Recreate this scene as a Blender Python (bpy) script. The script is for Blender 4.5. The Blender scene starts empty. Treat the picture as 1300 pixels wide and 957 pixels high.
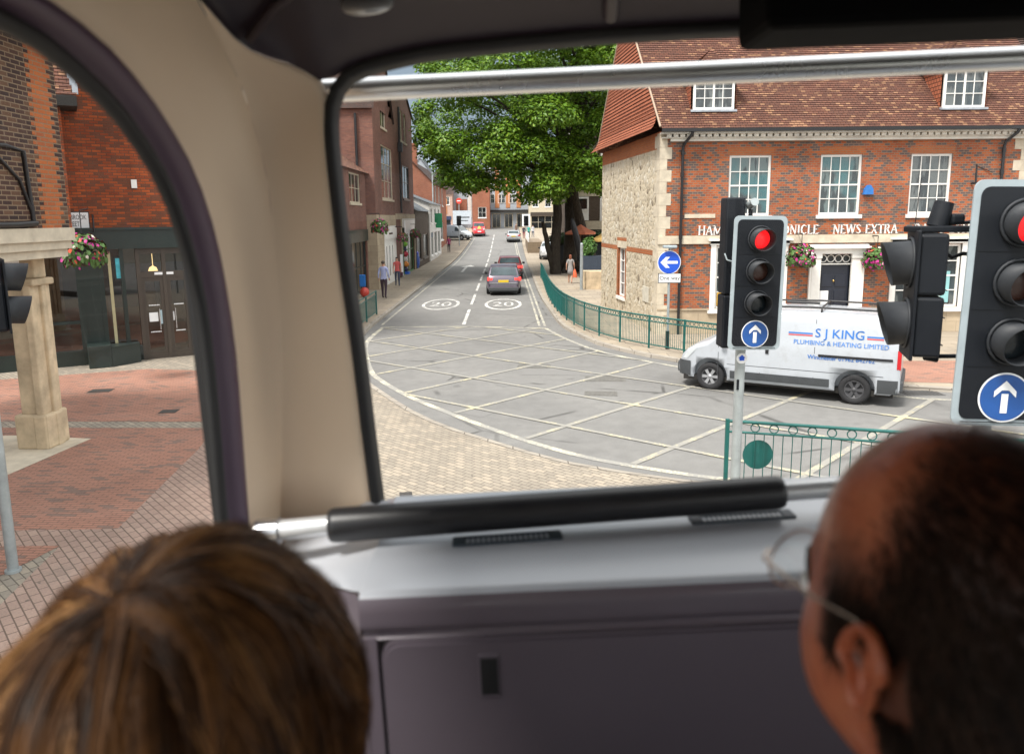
import bpy, bmesh, math, random
from mathutils import Vector, Matrix, noise as mnoise
R = math.radians
sc = bpy.context.scene
COL = sc.collection
rng = random.Random(7)

# ------------------------------------------------------------------ lens (26.4 mm, pitched down) and world
FPX, PX, PY, EYE = 954.0, 650.0, 434.0, 4.05
PITCH, ROLL = math.atan2(158.0, FPX), R(0.5)
fw = Vector((0, math.cos(PITCH), -math.sin(PITCH)))
r0 = Vector((1, 0, 0)); u0 = r0.cross(fw)
RT = r0 * math.cos(ROLL) - u0 * math.sin(ROLL)
UP = u0 * math.cos(ROLL) + r0 * math.sin(ROLL)
E0 = Vector((0, 0, EYE))
def ray(x, y): return fw + RT * ((x - PX) / FPX) - UP * ((y - PY) / FPX)
def gp(x, y, z=0.0):
    d = ray(x, y); return E0 + d * ((z - EYE) / d.z)
def at(x, y, Y):
    d = ray(x, y); return E0 + d * (Y / d.y)
def atx(x, y, X):
    d = ray(x, y); return E0 + d * (X / d.x)

cam_d = bpy.data.cameras.new('camera'); cam = bpy.data.objects.new('camera', cam_d); COL.objects.link(cam)
cam.matrix_world = Matrix.Translation(E0) @ Matrix((RT, UP, -fw)).transposed().to_4x4()
cam_d.sensor_width = 36.0; cam_d.lens = 36.0 * FPX / 1300.0
cam_d.shift_y = -44.5 / 1300.0
cam_d.clip_start = 0.02; cam_d.clip_end = 4000
cam_d.dof.use_dof = True; cam_d.dof.focus_distance = 19.0; cam_d.dof.aperture_fstop = 4.2
sc.camera = cam

# ------------------------------------------------------------------ node material helpers
class NT:
    def __init__(s, name):
        s.m = bpy.data.materials.new(name); s.m.use_nodes = True
        s.t = s.m.node_tree; s.t.nodes.clear()
        s.out = s.n('ShaderNodeOutputMaterial')
    def n(s, kind, **kw):
        nd = s.t.nodes.new(kind)
        for k, v in kw.items():
            if k.startswith('i_'):
                key = k[2:].replace('_', ' ')
                nd.inputs[key].default_value = v
            else: setattr(nd, k, v)
        return nd
    def l(s, a, b): s.t.links.new(a, b)
    def val(s, sock, v):
        if hasattr(v, 'is_linked') or hasattr(v, 'links'): s.l(v, sock)
        else: sock.default_value = v
    def bsdf(s, col, rough=0.6, metal=0.0, spec=0.5, **kw):
        b = s.n('ShaderNodeBsdfPrincipled')
        s.val(b.inputs['Base Color'], c4(col) if isinstance(col, tuple) else col)
        s.val(b.inputs['Roughness'], rough); s.val(b.inputs['Metallic'], metal)
        s.val(b.inputs['Specular IOR Level'], spec)
        for k, v in kw.items(): s.val(b.inputs[k.replace('_', ' ')], v)
        s.l(b.outputs[0], s.out.inputs[0]); return b
    def uv(s, scale=1.0, rot=0.0, obj=False):
        tc = s.n('ShaderNodeTexCoord'); mp = s.n('ShaderNodeMapping')
        s.l(tc.outputs['Object' if obj else 'UV'], mp.inputs[0])
        mp.inputs['Scale'].default_value = (scale,) * 3 if not isinstance(scale, tuple) else scale
        mp.inputs['Rotation'].default_value = (0, 0, rot)
        return mp.outputs[0]
    def noise(s, vec, scale, detail=4, rough=.6):
        nd = s.n('ShaderNodeTexNoise'); s.l(vec, nd.inputs['Vector'])
        nd.inputs['Scale'].default_value = scale; nd.inputs['Detail'].default_value = detail
        nd.inputs['Roughness'].default_value = rough; return nd.outputs['Fac']
    def ramp(s, fac, stops):
        nd = s.n('ShaderNodeValToRGB'); s.l(fac, nd.inputs[0])
        el = nd.color_ramp.elements
        while len(el) < len(stops): el.new(0.5)
        for e, (p, c) in zip(el, stops):
            e.position = p; e.color = c4(c) if isinstance(c, tuple) else (c, c, c, 1)
        return nd.outputs[0]
    def mix(s, fac, a, b, mode='MIX'):
        nd = s.n('ShaderNodeMix', data_type='RGBA', blend_type=mode)
        s.val(nd.inputs[0], fac); s.val(nd.inputs[6], c4(a) if isinstance(a, tuple) else a)
        s.val(nd.inputs[7], c4(b) if isinstance(b, tuple) else b); return nd.outputs[2]
    def bump(s, b, h, strength=.3, dist=.01):
        nd = s.n('ShaderNodeBump'); s.l(h, nd.inputs['Height'])
        nd.inputs['Strength'].default_value = strength; nd.inputs['Distance'].default_value = dist
        s.l(nd.outputs[0], b.inputs['Normal']); return nd
def c4(c): return (c[0], c[1], c[2], 1.0)

def plain(name, col, rough=.6, metal=0., spec=.5, var=.12, scale=6., bump=0., **kw):
    t = NT(name); v = t.uv(obj=True)
    f = t.noise(v, scale, 5)
    a = tuple(max(0, c * (1 - var)) for c in col); b2 = tuple(min(1, c * (1 + var)) for c in col)
    b = t.bsdf(t.ramp(f, [(.3, a), (.7, b2)]), rough, metal, spec, **kw)
    if var > 0:
        rr = t.n('ShaderNodeMapRange'); t.l(f, rr.inputs[0]); rr.inputs[3].default_value = max(.02, rough - .08); rr.inputs[4].default_value = min(1, rough + .1)
        t.l(rr.outputs[0], b.inputs['Roughness'])
    if bump: t.bump(b, t.noise(v, scale * 8, 4), bump, .004)
    return t.m

def brick(name, c1, c2, mortar, bw=.225, bh=.075, ms=.010, extra=None, efac=.3, stain=.35, rough=.85, bump=.5, rot=0., off=.5, bias=0., lum=.4, gum=False):
    t = NT(name); v = t.uv(rot=rot)
    b = t.n('ShaderNodeTexBrick'); t.l(v, b.inputs['Vector'])
    b.offset = off
    b.inputs['Scale'].default_value = 1; b.inputs['Brick Width'].default_value = bw; b.inputs['Row Height'].default_value = bh
    b.inputs['Mortar Size'].default_value = ms; b.inputs['Mortar Smooth'].default_value = .2; b.inputs['Bias'].default_value = bias
    b.inputs['Color1'].default_value = c4(c1); b.inputs['Color2'].default_value = c4(c2); b.inputs['Mortar'].default_value = c4(mortar)
    col = b.outputs['Color']
    if extra:   # odd bricks of a third colour (burnt headers)
        sx = t.n('ShaderNodeSeparateXYZ'); t.l(v, sx.inputs[0])
        def mth(op, x, y):
            nd = t.n('ShaderNodeMath', operation=op)
            for k, q in ((0, x), (1, y)):
                if q is None: continue
                if isinstance(q, (int, float)): nd.inputs[k].default_value = q
                else: t.l(q, nd.inputs[k])
            return nd.outputs[0]
        row = mth('FLOOR', mth('DIVIDE', sx.outputs[1], bh), None)
        odd = mth('FLOORED_MODULO', row, 2.)
        sh = mth('MULTIPLY', mth('SUBTRACT', 1., odd), off)
        colm = mth('FLOOR', mth('ADD', mth('DIVIDE', sx.outputs[0], bw), sh), None)
        cb = t.n('ShaderNodeCombineXYZ'); t.l(colm, cb.inputs[0]); t.l(row, cb.inputs[1])
        wn = t.n('ShaderNodeTexWhiteNoise', noise_dimensions='2D'); t.l(cb.outputs[0], wn.inputs['Vector'])
        f = t.ramp(wn.outputs['Value'], [(1 - efac - .02, 0.), (1 - efac + .02, 1.)])
        inv = t.n('ShaderNodeMath', operation='SUBTRACT'); inv.inputs[0].default_value = 1; t.l(b.outputs['Fac'], inv.inputs[1])
        mu = t.n('ShaderNodeMath', operation='MULTIPLY'); t.l(f, mu.inputs[0]); t.l(inv.outputs[0], mu.inputs[1])
        col = t.mix(mu.outputs[0], col, extra)
    big = t.noise(v, .55, 6, .65)
    col = t.mix(stain, col, t.ramp(big, [(.3, (.25, .22, .2)), (.7, (1., .97, .93))]), 'MULTIPLY')
    fine = t.noise(v, 38, 3)
    if gum: col = t.mix(t.ramp(t.noise(v, 11, 1, .4), [(.735, 0.), (.76, .6)]), col, (.07,.065,.06)); col = t.mix(t.ramp(t.noise(v, 1.1, 4, .7), [(.56, 0.), (.75, .5)]), col, (.16,.14,.12))
    col = t.mix(lum, col, t.ramp(fine, [(.25, (.55, .55, .55)), (.75, (1.25, 1.2, 1.15))]), 'MULTIPLY')
    bs = t.bsdf(col, rough, spec=.25)
    h = t.n('ShaderNodeMath', operation='SUBTRACT'); t.l(fine, h.inputs[0]); t.l(b.outputs['Fac'], h.inputs[1])
    t.bump(bs, h.outputs[0], bump, .008)
    return t.m

def glassy(name, tint=(.92, .95, .95), refl=.07, rough=.0, dirt=0.):
    t = NT(name)
    tr = t.n('ShaderNodeBsdfTransparent'); tr.inputs[0].default_value = c4(tint)
    gl = t.n('ShaderNodeBsdfGlossy'); gl.inputs['Roughness'].default_value = rough; gl.inputs[0].default_value = (1, 1, 1, 1)
    mx = t.n('ShaderNodeMixShader'); mx.inputs[0].default_value = refl
    t.l(tr.outputs[0], mx.inputs[1]); t.l(gl.outputs[0], mx.inputs[2])
    o = mx.outputs[0]
    if dirt:
        v = t.uv(obj=True)
        df = t.n('ShaderNodeBsdfDiffuse'); df.inputs[0].default_value = (.75, .78, .8, 1)
        f = t.ramp(t.noise(v, 90, 2, .5), [(.70, 0.), (.78, dirt * 6)])
        f2 = t.ramp(t.noise(v, 3, 3), [(.3, 0.), (.8, dirt)])
        ad = t.n('ShaderNodeMath', operation='ADD'); t.l(f, ad.inputs[0]); t.l(f2, ad.inputs[1])
        m2 = t.n('ShaderNodeMixShader'); t.l(ad.outputs[0], m2.inputs[0]); t.l(o, m2.inputs[1]); t.l(df.outputs[0], m2.inputs[2]); o = m2.outputs[0]
    t.l(o, t.out.inputs[0]); return t.m

def emit(name, col, strength):
    t = NT(name); b = t.bsdf(col, .3); b.inputs['Emission Color'].default_value = c4(col); b.inputs['Emission Strength'].default_value = strength
    return t.m

# ------------------------------------------------------------------ mesh builder
class MB:
    def __init__(s): s.v = []; s.f = []; s.m = []; s.s = []
    def add(s, vs, fs, mat=0, smooth=False):
        o = len(s.v); s.v += [tuple(p) for p in vs]
        for f in fs: s.f.append(tuple(i + o for i in f)); s.m.append(mat); s.s.append(smooth)
        return s
    def quad(s, a, b, c, d, mat=0): return s.add([a, b, c, d], [(0, 1, 2, 3)], mat)
    def poly(s, pts, mat=0): return s.add(pts, [tuple(range(len(pts)))], mat)
    def box(s, x0, y0, z0, x1, y1, z1, mat=0, M=None):
        vs = [Vector(p) for p in ((x0,y0,z0),(x1,y0,z0),(x1,y1,z0),(x0,y1,z0),(x0,y0,z1),(x1,y0,z1),(x1,y1,z1),(x0,y1,z1))]
        if M is not None: vs = [M @ p for p in vs]
        return s.add(vs, [(0,3,2,1),(4,5,6,7),(0,1,5,4),(1,2,6,5),(2,3,7,6),(3,0,4,7)], mat)
    def bbox(s, x0, y0, z0, x1, y1, z1, bv=.01, mat=0, M=None):     # box with chamfered edges
        b = bmesh.new(); bmesh.ops.create_cube(b, size=1)
        for p in b.verts: p.co = Vector(((x0+x1)/2 + p.co.x*(x1-x0), (y0+y1)/2 + p.co.y*(y1-y0), (z0+z1)/2 + p.co.z*(z1-z0)))
        bmesh.ops.bevel(b, geom=b.edges[:], offset=bv, segments=2, affect='EDGES', profile=.5)
        b.verts.ensure_lookup_table(); b.verts.index_update()
        vs = [p.co.copy() for p in b.verts]; fs = [[q.index for q in f.verts] for f in b.faces]; b.free()
        if M is not None: vs = [M @ p for p in vs]
        return s.add(vs, fs, mat)
    def prism(s, pl, z0, z1, mat=0, M=None, smooth=False):          # polygon in XY pulled along Z
        n = len(pl)
        vs = [Vector((p[0], p[1], z0)) for p in pl] + [Vector((p[0], p[1], z1)) for p in pl]
        if M is not None: vs = [M @ p for p in vs]
        s.add(vs, [tuple(range(n))[::-1], tuple(range(n, 2*n))], mat)
        return s.add(vs, [(i, (i+1) % n, n+(i+1) % n, n+i) for i in range(n)], mat, smooth)
    def tube(s, pts, r, n=8, mat=0, cap=True, smooth=True, closed=False):
        pts = [Vector(p) for p in pts]; k = len(pts)
        rs = r if isinstance(r, (list, tuple)) else [r]*k
        ref = None; vs = []
        for i, p in enumerate(pts):
            if closed: d = pts[(i+1) % k] - pts[i-1]
            else: d = (pts[min(i+1, k-1)] - pts[max(i-1, 0)])
            d = d.normalized()
            if ref is None: ref = Vector((0,0,1)) if abs(d.z) < .9 else Vector((1,0,0))
            a = (ref - d*ref.dot(d)).normalized(); ref = a; b = d.cross(a)
            for j in range(n):
                t = 2*math.pi*j/n; vs.append(p + (a*math.cos(t) + b*math.sin(t))*rs[i])
        fs = []
        for i in range(k if closed else k-1):
            for j in range(n):
                i2 = (i+1) % k
                fs.append((i*n+j, i*n+(j+1) % n, i2*n+(j+1) % n, i2*n+j))
        s.add(vs, fs, mat, smooth)
        if cap and not closed: s.add(vs, [tuple(range(n))[::-1], tuple(range((k-1)*n, k*n))], mat)
        return s
    def cyl(s, a, b, r, r2=None, n=16, mat=0): return s.tube([a, b], [r, r if r2 is None else r2], n, mat)
    def grid(s, rows, mat=0, smooth=True, closed=False):            # rows of points
        k = len(rows[0]); vs = [p for r in rows for p in r]
        fs = [(i*k+j, i*k+(j+1) % k, (i+1)*k+(j+1) % k, (i+1)*k+j) for i in range(len(rows)-1) for j in range(k if closed else k-1)]
        return s.add(vs, fs, mat, smooth)
    def lathe(s, prof, n=20, mat=0, M=None, smooth=True):           # (radius, z) round Z
        rows = []
        for r, z in prof:
            row = [Vector((r*math.cos(2*math.pi*j/n), r*math.sin(2*math.pi*j/n), z)) for j in range(n)]
            rows.append([M @ p for p in row] if M is not None else row)
        return s.grid(rows, mat, smooth, True)
    def ball(s, c, rad, nu=16, nv=10, mat=0, M=None):
        rad = (rad,)*3 if not isinstance(rad, (tuple, list)) else rad
        rows = []
        for i in range(nv+1):
            a = -math.pi/2 + math.pi*i/nv; ca = max(math.cos(a), 1e-4)
            row = [Vector((c[0]+rad[0]*ca*math.cos(2*math.pi*j/nu), c[1]+rad[1]*ca*math.sin(2*math.pi*j/nu), c[2]+rad[2]*math.sin(a))) for j in range(nu)]
            rows.append([M @ p for p in row] if M is not None else row)
        return s.grid(rows, mat, True, True)
    def disc(s, c, nrm, r, n=24, mat=0, r_in=0., up=None):
        nrm = Vector(nrm).normalized(); ref = up or (Vector((0,0,1)) if abs(nrm.z) < .9 else Vector((0,1,0)))
        a = ref.cross(nrm).normalized(); b = nrm.cross(a); c = Vector(c)
        o = [c + (a*math.cos(2*math.pi*j/n) + b*math.sin(2*math.pi*j/n))*r for j in range(n)]
        if r_in <= 0: return s.add(o, [tuple(range(n))], mat)
        i_ = [c + (a*math.cos(2*math.pi*j/n) + b*math.sin(2*math.pi*j/n))*r_in for j in range(n)]
        return s.add(o + i_, [(j, (j+1) % n, n+(j+1) % n, n+j) for j in range(n)], mat)
    def build(s, name, mats, parent=None, recalc=True, loc=None):
        me = bpy.data.meshes.new(name); me.from_pydata(s.v, [], s.f)
        if not isinstance(mats, (list, tuple)): mats = [mats]
        for m in mats: me.materials.append(m)
        me.polygons.foreach_set('material_index', s.m); me.polygons.foreach_set('use_smooth', s.s)
        if recalc:
            b = bmesh.new(); b.from_mesh(me); bmesh.ops.recalc_face_normals(b, faces=b.faces); b.to_mesh(me); b.free()
        autouv(me)
        o = bpy.data.objects.new(name, me); COL.objects.link(o)
        if parent is not None: o.parent = parent
        if loc is not None: o.location = loc
        return o

def autouv(me):                                                     # metre-true box UVs
    uvl = me.uv_layers.new(name='uv'); buf = [0.0]*(2*len(me.loops))
    Z = Vector((0,0,1)); vco = [v.co.copy() for v in me.vertices]
    for p in me.polygons:
        n = p.normal
        if n.length < 1e-6: n = Z
        if abs(n.z) > .985: t = Vector((1,0,0)); b = Vector((0,1,0))
        else: t = Z.cross(n).normalized(); b = n.cross(t)
        for li in p.loop_indices:
            c = vco[me.loops[li].vertex_index]; buf[2*li] = c.dot(t); buf[2*li+1] = c.dot(b)
    uvl.data.foreach_set('uv', buf)

def thing(name, label, cat, loc=(0,0,0), rz=0., group=None):
    o = bpy.data.objects.new(name, None); COL.objects.link(o); o.empty_display_size = .2
    o.location = loc; o.rotation_euler = (0, 0, rz); o['label'] = label; o['category'] = cat
    if group: o['group'] = group
    return o
def tag(o, label, cat, group=None, kind=None):
    o['label'] = label; o['category'] = cat
    if group: o['group'] = group
    if kind: o['kind'] = kind
    return o
def struct(o, kind='structure'): o['kind'] = kind; return o
def copy_tree(o, parent=None):
    c = o.copy(); COL.objects.link(c)
    if parent is not None: c.parent = parent
    for ch in list(o.children): copy_tree(ch, c)
    return c

def text_mesh(mb, body, size, M, mat=0, depth=.0, align='CENTER', sx=1.0):
    cu = bpy.data.curves.new('t', 'FONT'); cu.body = body; cu.size = size; cu.align_x = align; cu.align_y = 'CENTER'; cu.extrude = depth
    cu.resolution_u = 3
    ob = bpy.data.objects.new('t', cu); COL.objects.link(ob)
    dg = bpy.context.evaluated_depsgraph_get(); dg.update()
    me = bpy.data.meshes.new_from_object(ob.evaluated_get(dg))
    S = Matrix.Diagonal((sx, 1, 1, 1))
    mb.add([M @ S @ v.co for v in me.vertices], [tuple(p.vertices) for p in me.polygons], mat)
    bpy.data.objects.remove(ob); bpy.data.curves.remove(cu); bpy.data.meshes.remove(me)
    return mb
def face_M(loc, rz=0.):          # a plane standing upright, seen from -Y
    return Matrix.Translation(loc) @ Matrix.Rotation(rz, 4, 'Z') @ Matrix.Rotation(R(90), 4, 'X')

# ------------------------------------------------------------------ materials
M = {}
M['orange_brick'] = brick('orange_brick', (.55,.15,.052), (.38,.10,.048), (.33,.23,.16), bw=.168, extra=(.15,.115,.115), efac=.36, stain=.55)
M['red_brick'] = brick('red_brick', (.55,.13,.042), (.34,.08,.035), (.17,.09,.06), extra=(.23,.085,.05), efac=.34, stain=.65)
M['dark_brick'] = brick('dark_brick', (.10,.055,.042), (.052,.034,.032), (.26,.19,.13), bw=.225, extra=(.15,.085,.055), efac=.25)
M['quoin_brick'] = brick('quoin_brick', (.50,.15,.05), (.40,.12,.05), (.30,.20,.12), bw=.225, stain=.3)
M['purple_brick'] = brick('purple_brick', (.30,.135,.10), (.20,.095,.078), (.19,.13,.11), stain=.5)
M['far_brick'] = brick('far_brick', (.40,.14,.08), (.32,.10,.06), (.26,.17,.12), stain=.4)
M['brown_brick'] = brick('brown_brick', (.12,.09,.07), (.09,.065,.05), (.12,.1,.08), stain=.3)
M['tile_roof'] = brick('tile_roof', (.21,.095,.066), (.15,.075,.058), (.05,.026,.022), bw=.165, bh=.105, ms=.008, extra=(.36,.20,.12), efac=.16, stain=.5, bump=.7)
M['tile_hung'] = brick('tile_hung', (.45,.15,.08), (.36,.12,.066), (.07,.025,.016), bw=.165, bh=.13, ms=.014, stain=.3, bump=.7)
M['old_tile'] = brick('old_tile', (.10,.06,.05), (.07,.05,.045), (.02,.015,.013), bw=.165, bh=.105, ms=.008, stain=.6)
M['slate'] = brick('slate', (.17,.19,.21), (.12,.14,.16), (.05,.05,.06), bw=.25, bh=.2, ms=.01, stain=.4)
M['paver'] = brick('paver', (.375,.335,.275), (.31,.28,.235), (.15,.13,.11), bw=.20, bh=.10, ms=.007, extra=(.42,.37,.30), efac=.25, stain=.35, rot=R(42), bump=.5, gum=True)
M['red_paver'] = brick('red_paver', (.47,.245,.18), (.41,.22,.165), (.19,.125,.10), bw=.21, bh=.07, ms=.007, extra=(.27,.185,.155), efac=.12, stain=.4, rot=R(4), gum=True)
M['grey_paver'] = brick('grey_paver', (.45,.33,.275), (.39,.28,.235), (.18,.13,.105), bw=.21, bh=.105, ms=.008, stain=.4, rot=R(48), gum=True)
M['slab'] = brick('slab', (.43,.37,.29), (.37,.325,.265), (.21,.18,.15), bw=.9, bh=.6, ms=.012, stain=.4, bump=.2)
M['kerb'] = brick('kerb', (.42,.39,.34), (.36,.33,.29), (.16,.14,.12), bw=.9, bh=.4, ms=.012, stain=.4, bump=.2)
M['white'] = plain('white_paint', (.80,.79,.76), .5, var=.05)
M['cream'] = plain('cream_stone', (.54,.475,.37), .85, var=.2, scale=3., bump=.3)
M['ashlar'] = brick('ashlar', (.58,.49,.36), (.50,.42,.31), (.36,.30,.23), bw=.7, bh=.35, ms=.008, stain=.5, bump=.3)
M['limestone'] = plain('weathered_limestone', (.54,.43,.29), .85, var=.3, scale=2.5, bump=.4)
M['black_metal'] = plain('black_metal', (.012,.012,.014), .45)
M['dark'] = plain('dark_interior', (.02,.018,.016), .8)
M['green_metal'] = plain('teal_green_paint', (.006,.10,.09), .45, var=.2)
M['galv'] = plain('galvanised_steel', (.36,.40,.41), .5, metal=.35, var=.18)
M['steel'] = plain('polished_steel', (.62,.63,.65), .22, metal=1., var=.05)
M['yellow_line'] = None
M['blue_sign'] = plain('blue_sign_face', (.008,.08,.55), .4, var=.04)
M['signal_blue'] = plain('signal_blue_face', (.012,.075,.28), .45, var=.15)
M['wht_sign'] = plain('white_sign_face', (.82,.83,.84), .4, var=.04)
M['blk_sign'] = plain('black_sign_ink', (.01,.01,.01), .5, var=0.)
M['lead'] = plain('lead_sheet', (.33,.36,.40), .5, var=.25)
M['wood'] = plain('oak_board', (.18,.11,.06), .7, var=.3)
M['rubber'] = plain('tyre_rubber', (.018,.018,.02), .8)
M['terracotta'] = plain('flower_pot', (.04,.035,.03), .8)
def winglass(name, c, rough=.06):
    t = NT(name); v = t.uv(.8)
    f = t.noise(v, 1.3, 2)
    t.bsdf(t.ramp(f, [(.35, tuple(x*.4 for x in c)), (.65, c)]), rough, spec=.7); return t.m
def curtained(name, ca, cb_, cc):
    t = NT(name); v = t.uv((1.6,.30,1.)); v2 = t.uv(.55)
    f = t.noise(v, 2.1, 3, .6); f2 = t.noise(v2, 1.7, 2)
    c = t.mix(t.ramp(f, [(.47, 0.), (.53, 1.)]), ca, cb_); c = t.mix(t.ramp(f2, [(.5, 0.), (.62, .8)]), c, cc)
    t.bsdf(c, .05, spec=.8); return t.m
M['pane'] = curtained('window_glass', (.015,.021,.024), (.10,.115,.115), (.03,.05,.06))
M['pane_teal'] = curtained('teal_window_glass', (.015,.027,.03), (.10,.14,.14), (.02,.12,.135))
M['pane_dark'] = winglass('dark_window_glass', (.02,.024,.026))
M['car_glass'] = winglass('car_window_glass', (.06,.085,.095), .04)

# asphalt
t = NT('asphalt'); v = t.uv()
sp = t.noise(v, 75, 3, .75); big = t.noise(v, .35, 5, .65); mid = t.noise(v, 3.2, 4, .6)
col = t.ramp(sp, [(.3, (.125,.122,.118)), (.52, (.205,.202,.195)), (.75, (.32,.315,.302))])
col = t.mix(.5, col, t.ramp(big, [(.3, (.62,.62,.63)), (.7, (1.15,1.14,1.12))]), 'MULTIPLY')
col = t.mix(.35, col, t.ramp(mid, [(.35, (.75,.75,.75)), (.65, (1.1,1.1,1.1))]), 'MULTIPLY')
spot = t.ramp(t.noise(v, 1.7, 3, .5), [(.66, 0.), (.74, .55)]); col = t.mix(spot, col, (.10,.098,.095))
vc = t.mix(.35, v, t.n('ShaderNodeTexNoise', i_Scale=1.2).outputs['Color'])
ck = t.n('ShaderNodeTexVoronoi', feature='DISTANCE_TO_EDGE'); t.l(vc, ck.inputs['Vector']); ck.inputs['Scale'].default_value = .33
cf = t.n('ShaderNodeMath', operation='MULTIPLY'); t.l(t.ramp(ck.outputs['Distance'], [(.004, .8), (.012, 0.)]), cf.inputs[0]); t.l(t.ramp(t.noise(v, .5, 2), [(.5, 0.), (.6, 1.)]), cf.inputs[1])
col = t.mix(cf.outputs[0], col, (.06,.058,.055))
b = t.bsdf(col, .82, spec=.3); t.bump(b, sp, .5, .006); M['asphalt'] = t.m
t = NT('asphalt_patch'); v = t.uv()
sp = t.noise(v, 80, 3, .75)
b = t.bsdf(t.ramp(sp, [(.3, (.14,.138,.134)), (.7, (.235,.23,.222))]), .85, spec=.3); t.bump(b, sp, .5, .006); M['patch'] = t.m
def paint(name, c, wear=.5):
    t = NT(name); v = t.uv()
    f = t.noise(v, 22, 4, .7); f2 = t.noise(v, 1.6, 5, .65)
    ad = t.n('ShaderNodeMath', operation='ADD'); t.l(f, ad.inputs[0]); t.l(f2, ad.inputs[1])
    hf = t.n('ShaderNodeMath', operation='MULTIPLY'); t.l(ad.outputs[0], hf.inputs[0]); hf.inputs[1].default_value = .5
    fac = t.ramp(hf.outputs[0], [(.66-.22*wear, 0.), (.74-.22*wear, .92)])
    t.bsdf(t.mix(fac, c, (.25,.245,.235)), .75, spec=.3)
    return t.m
M['yellow_line'] = paint('yellow_road_paint', (.56,.50,.31), 1.17)
M['pale_line'] = paint('pale_yellow_road_paint', (.60,.56,.42), 1.05)
M['white_line'] = paint('white_road_paint', (.66,.65,.62), .9)

# flint wall: knapped rubble in lime mortar
t = NT('flint_rubble'); v = t.uv()
nz = t.n('ShaderNodeTexNoise'); t.l(v, nz.inputs['Vector']); nz.inputs['Scale'].default_value = 2.5
vm = t.mix(.12, v, nz.outputs['Color'])
vo = t.n('ShaderNodeTexVoronoi'); t.l(vm, vo.inputs['Vector']); vo.inputs['Scale'].default_value = 6.; vo.inputs['Randomness'].default_value = .9
ve = t.n('ShaderNodeTexVoronoi', feature='DISTANCE_TO_EDGE'); t.l(vm, ve.inputs['Vector']); ve.inputs['Scale'].default_value = 6.; ve.inputs['Randomness'].default_value = .9
sepn = t.n('ShaderNodeSeparateColor'); t.l(vo.outputs['Color'], sepn.inputs[0])
stone = t.ramp(sepn.outputs[0], [(.0, (.20,.165,.125)), (.16, (.48,.415,.31)), (.5, (.56,.50,.39)), (.75, (.40,.35,.27)), (.9, (.60,.56,.47))])
jf = t.ramp(ve.outputs['Distance'], [(.02, 1.), (.09, 0.)])
col = t.mix(jf, stone, (.60,.52,.39))
col = t.mix(.4, col, t.ramp(t.noise(v, 14, 4, .7), [(.35, (.5,.48,.45)), (.6, (1.1,1.08,1.05))]), 'MULTIPLY')
b = t.bsdf(col, .9, spec=.2); t.bump(b, ve.outputs['Distance'], .8, .05); M['flint'] = t.m
# ================================================================== THE BUS (upper deck, front left corner)
M['beige'] = plain('beige_trim', (.90,.71,.52), .5, var=.04, scale=2.)
M['beige_shell'] = M['beige']
M['purple'] = plain('aubergine_trim', (.032,.020,.029), .42, var=.08, scale=3.)
M['purple_frame'] = plain('aubergine_window_trim', (.085,.045,.082), .42, var=.08)
M['ceiling'] = plain('ceiling_lining', (.62,.57,.50), .7, var=.05)
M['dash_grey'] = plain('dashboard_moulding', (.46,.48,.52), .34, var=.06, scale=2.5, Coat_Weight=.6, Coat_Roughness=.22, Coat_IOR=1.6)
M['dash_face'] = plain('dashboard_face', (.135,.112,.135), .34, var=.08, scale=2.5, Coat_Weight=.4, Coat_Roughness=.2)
M['dash_hatch'] = plain('dashboard_hatch', (.13,.108,.13), .38, var=.06, scale=2.5)
M['gasket'] = plain('rubber_gasket', (.012,.012,.013), .6)
M['vent_black'] = plain('vent_plastic', (.04,.055,.07), .5)
M['pad_black'] = plain('rail_padding', (.012,.012,.014), .38, var=.2, scale=20.)
M['brushed'] = plain('satin_rail', (.62,.63,.64), .34, metal=.55, var=.04, scale=30.)
M['guard'] = plain('satin_guard_tube', (.90,.91,.92), .27, metal=.9, var=.015, scale=6.)
M['blind_black'] = plain('blind_black', (.003,.003,.0035), .8, spec=.08)
M['windscreen'] = glassy('windscreen_glass', (.985,.99,.99), .006, dirt=.0012)
M['side_glass'] = glassy('side_window_glass', (.97,.98,.985), .008, dirt=.0015)

PHI = R(2.25)
bus = thing('bus', 'inside of a double decker bus, beige pillar and grey dashboard round its wide front windscreen', 'bus', E0)
bus.rotation_euler = (0, -PHI, 0)
MBUS = Matrix.Translation(E0) @ Matrix.Rotation(-PHI, 4, 'Y')

def cat(pts, n):                                                     # smooth curve, n points evenly spaced
    P = [Vector(p) for p in pts]; P = [P[0]*2-P[1]] + P + [P[-1]*2-P[-2]]
    out = []
    for i in range(1, len(P)-2):
        a, b, c, d = P[i-1], P[i], P[i+1], P[i+2]
        for k in range(12):
            t = k/12
            out.append(.5*((2*b)+(c-a)*t+(2*a-5*b+4*c-d)*t*t+(3*b-a-3*c+d)*t**3))
    out.append(P[-2])
    L = [0]
    for i in range(1, len(out)): L.append(L[-1]+(out[i]-out[i-1]).length)
    res = []; j = 0
    for k in range(n):
        s = L[-1]*k/(n-1)
        while j < len(L)-2 and L[j+1] < s: j += 1
        f = (s-L[j])/max(1e-9, L[j+1]-L[j]); res.append(out[j].lerp(out[j+1], min(1, max(0, f))))
    return res
XW = -.42
outer = [(-.9,.228),(0,.228),(.45,.226),(.694,.22),(.765,.212),(.842,.192),(.923,.15),(1.0,.089),(1.045,.019),(1.066,-.05),(1.08,-.167),(1.07,-.296),(1.055,-.442),(1.04,-.6)]
inner = [(-.9,.195),(0,.195),(.45,.193),(.666,.186),(.74,.174),(.829,.142),(.895,.10),(.942,.055),(.972,.0),(.995,-.07),(1.003,-.153),(.998,-.26),(.987,-.399),(.975,-.6)]
A = cat([(XW, y, z) for y, z in outer], 56)
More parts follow.
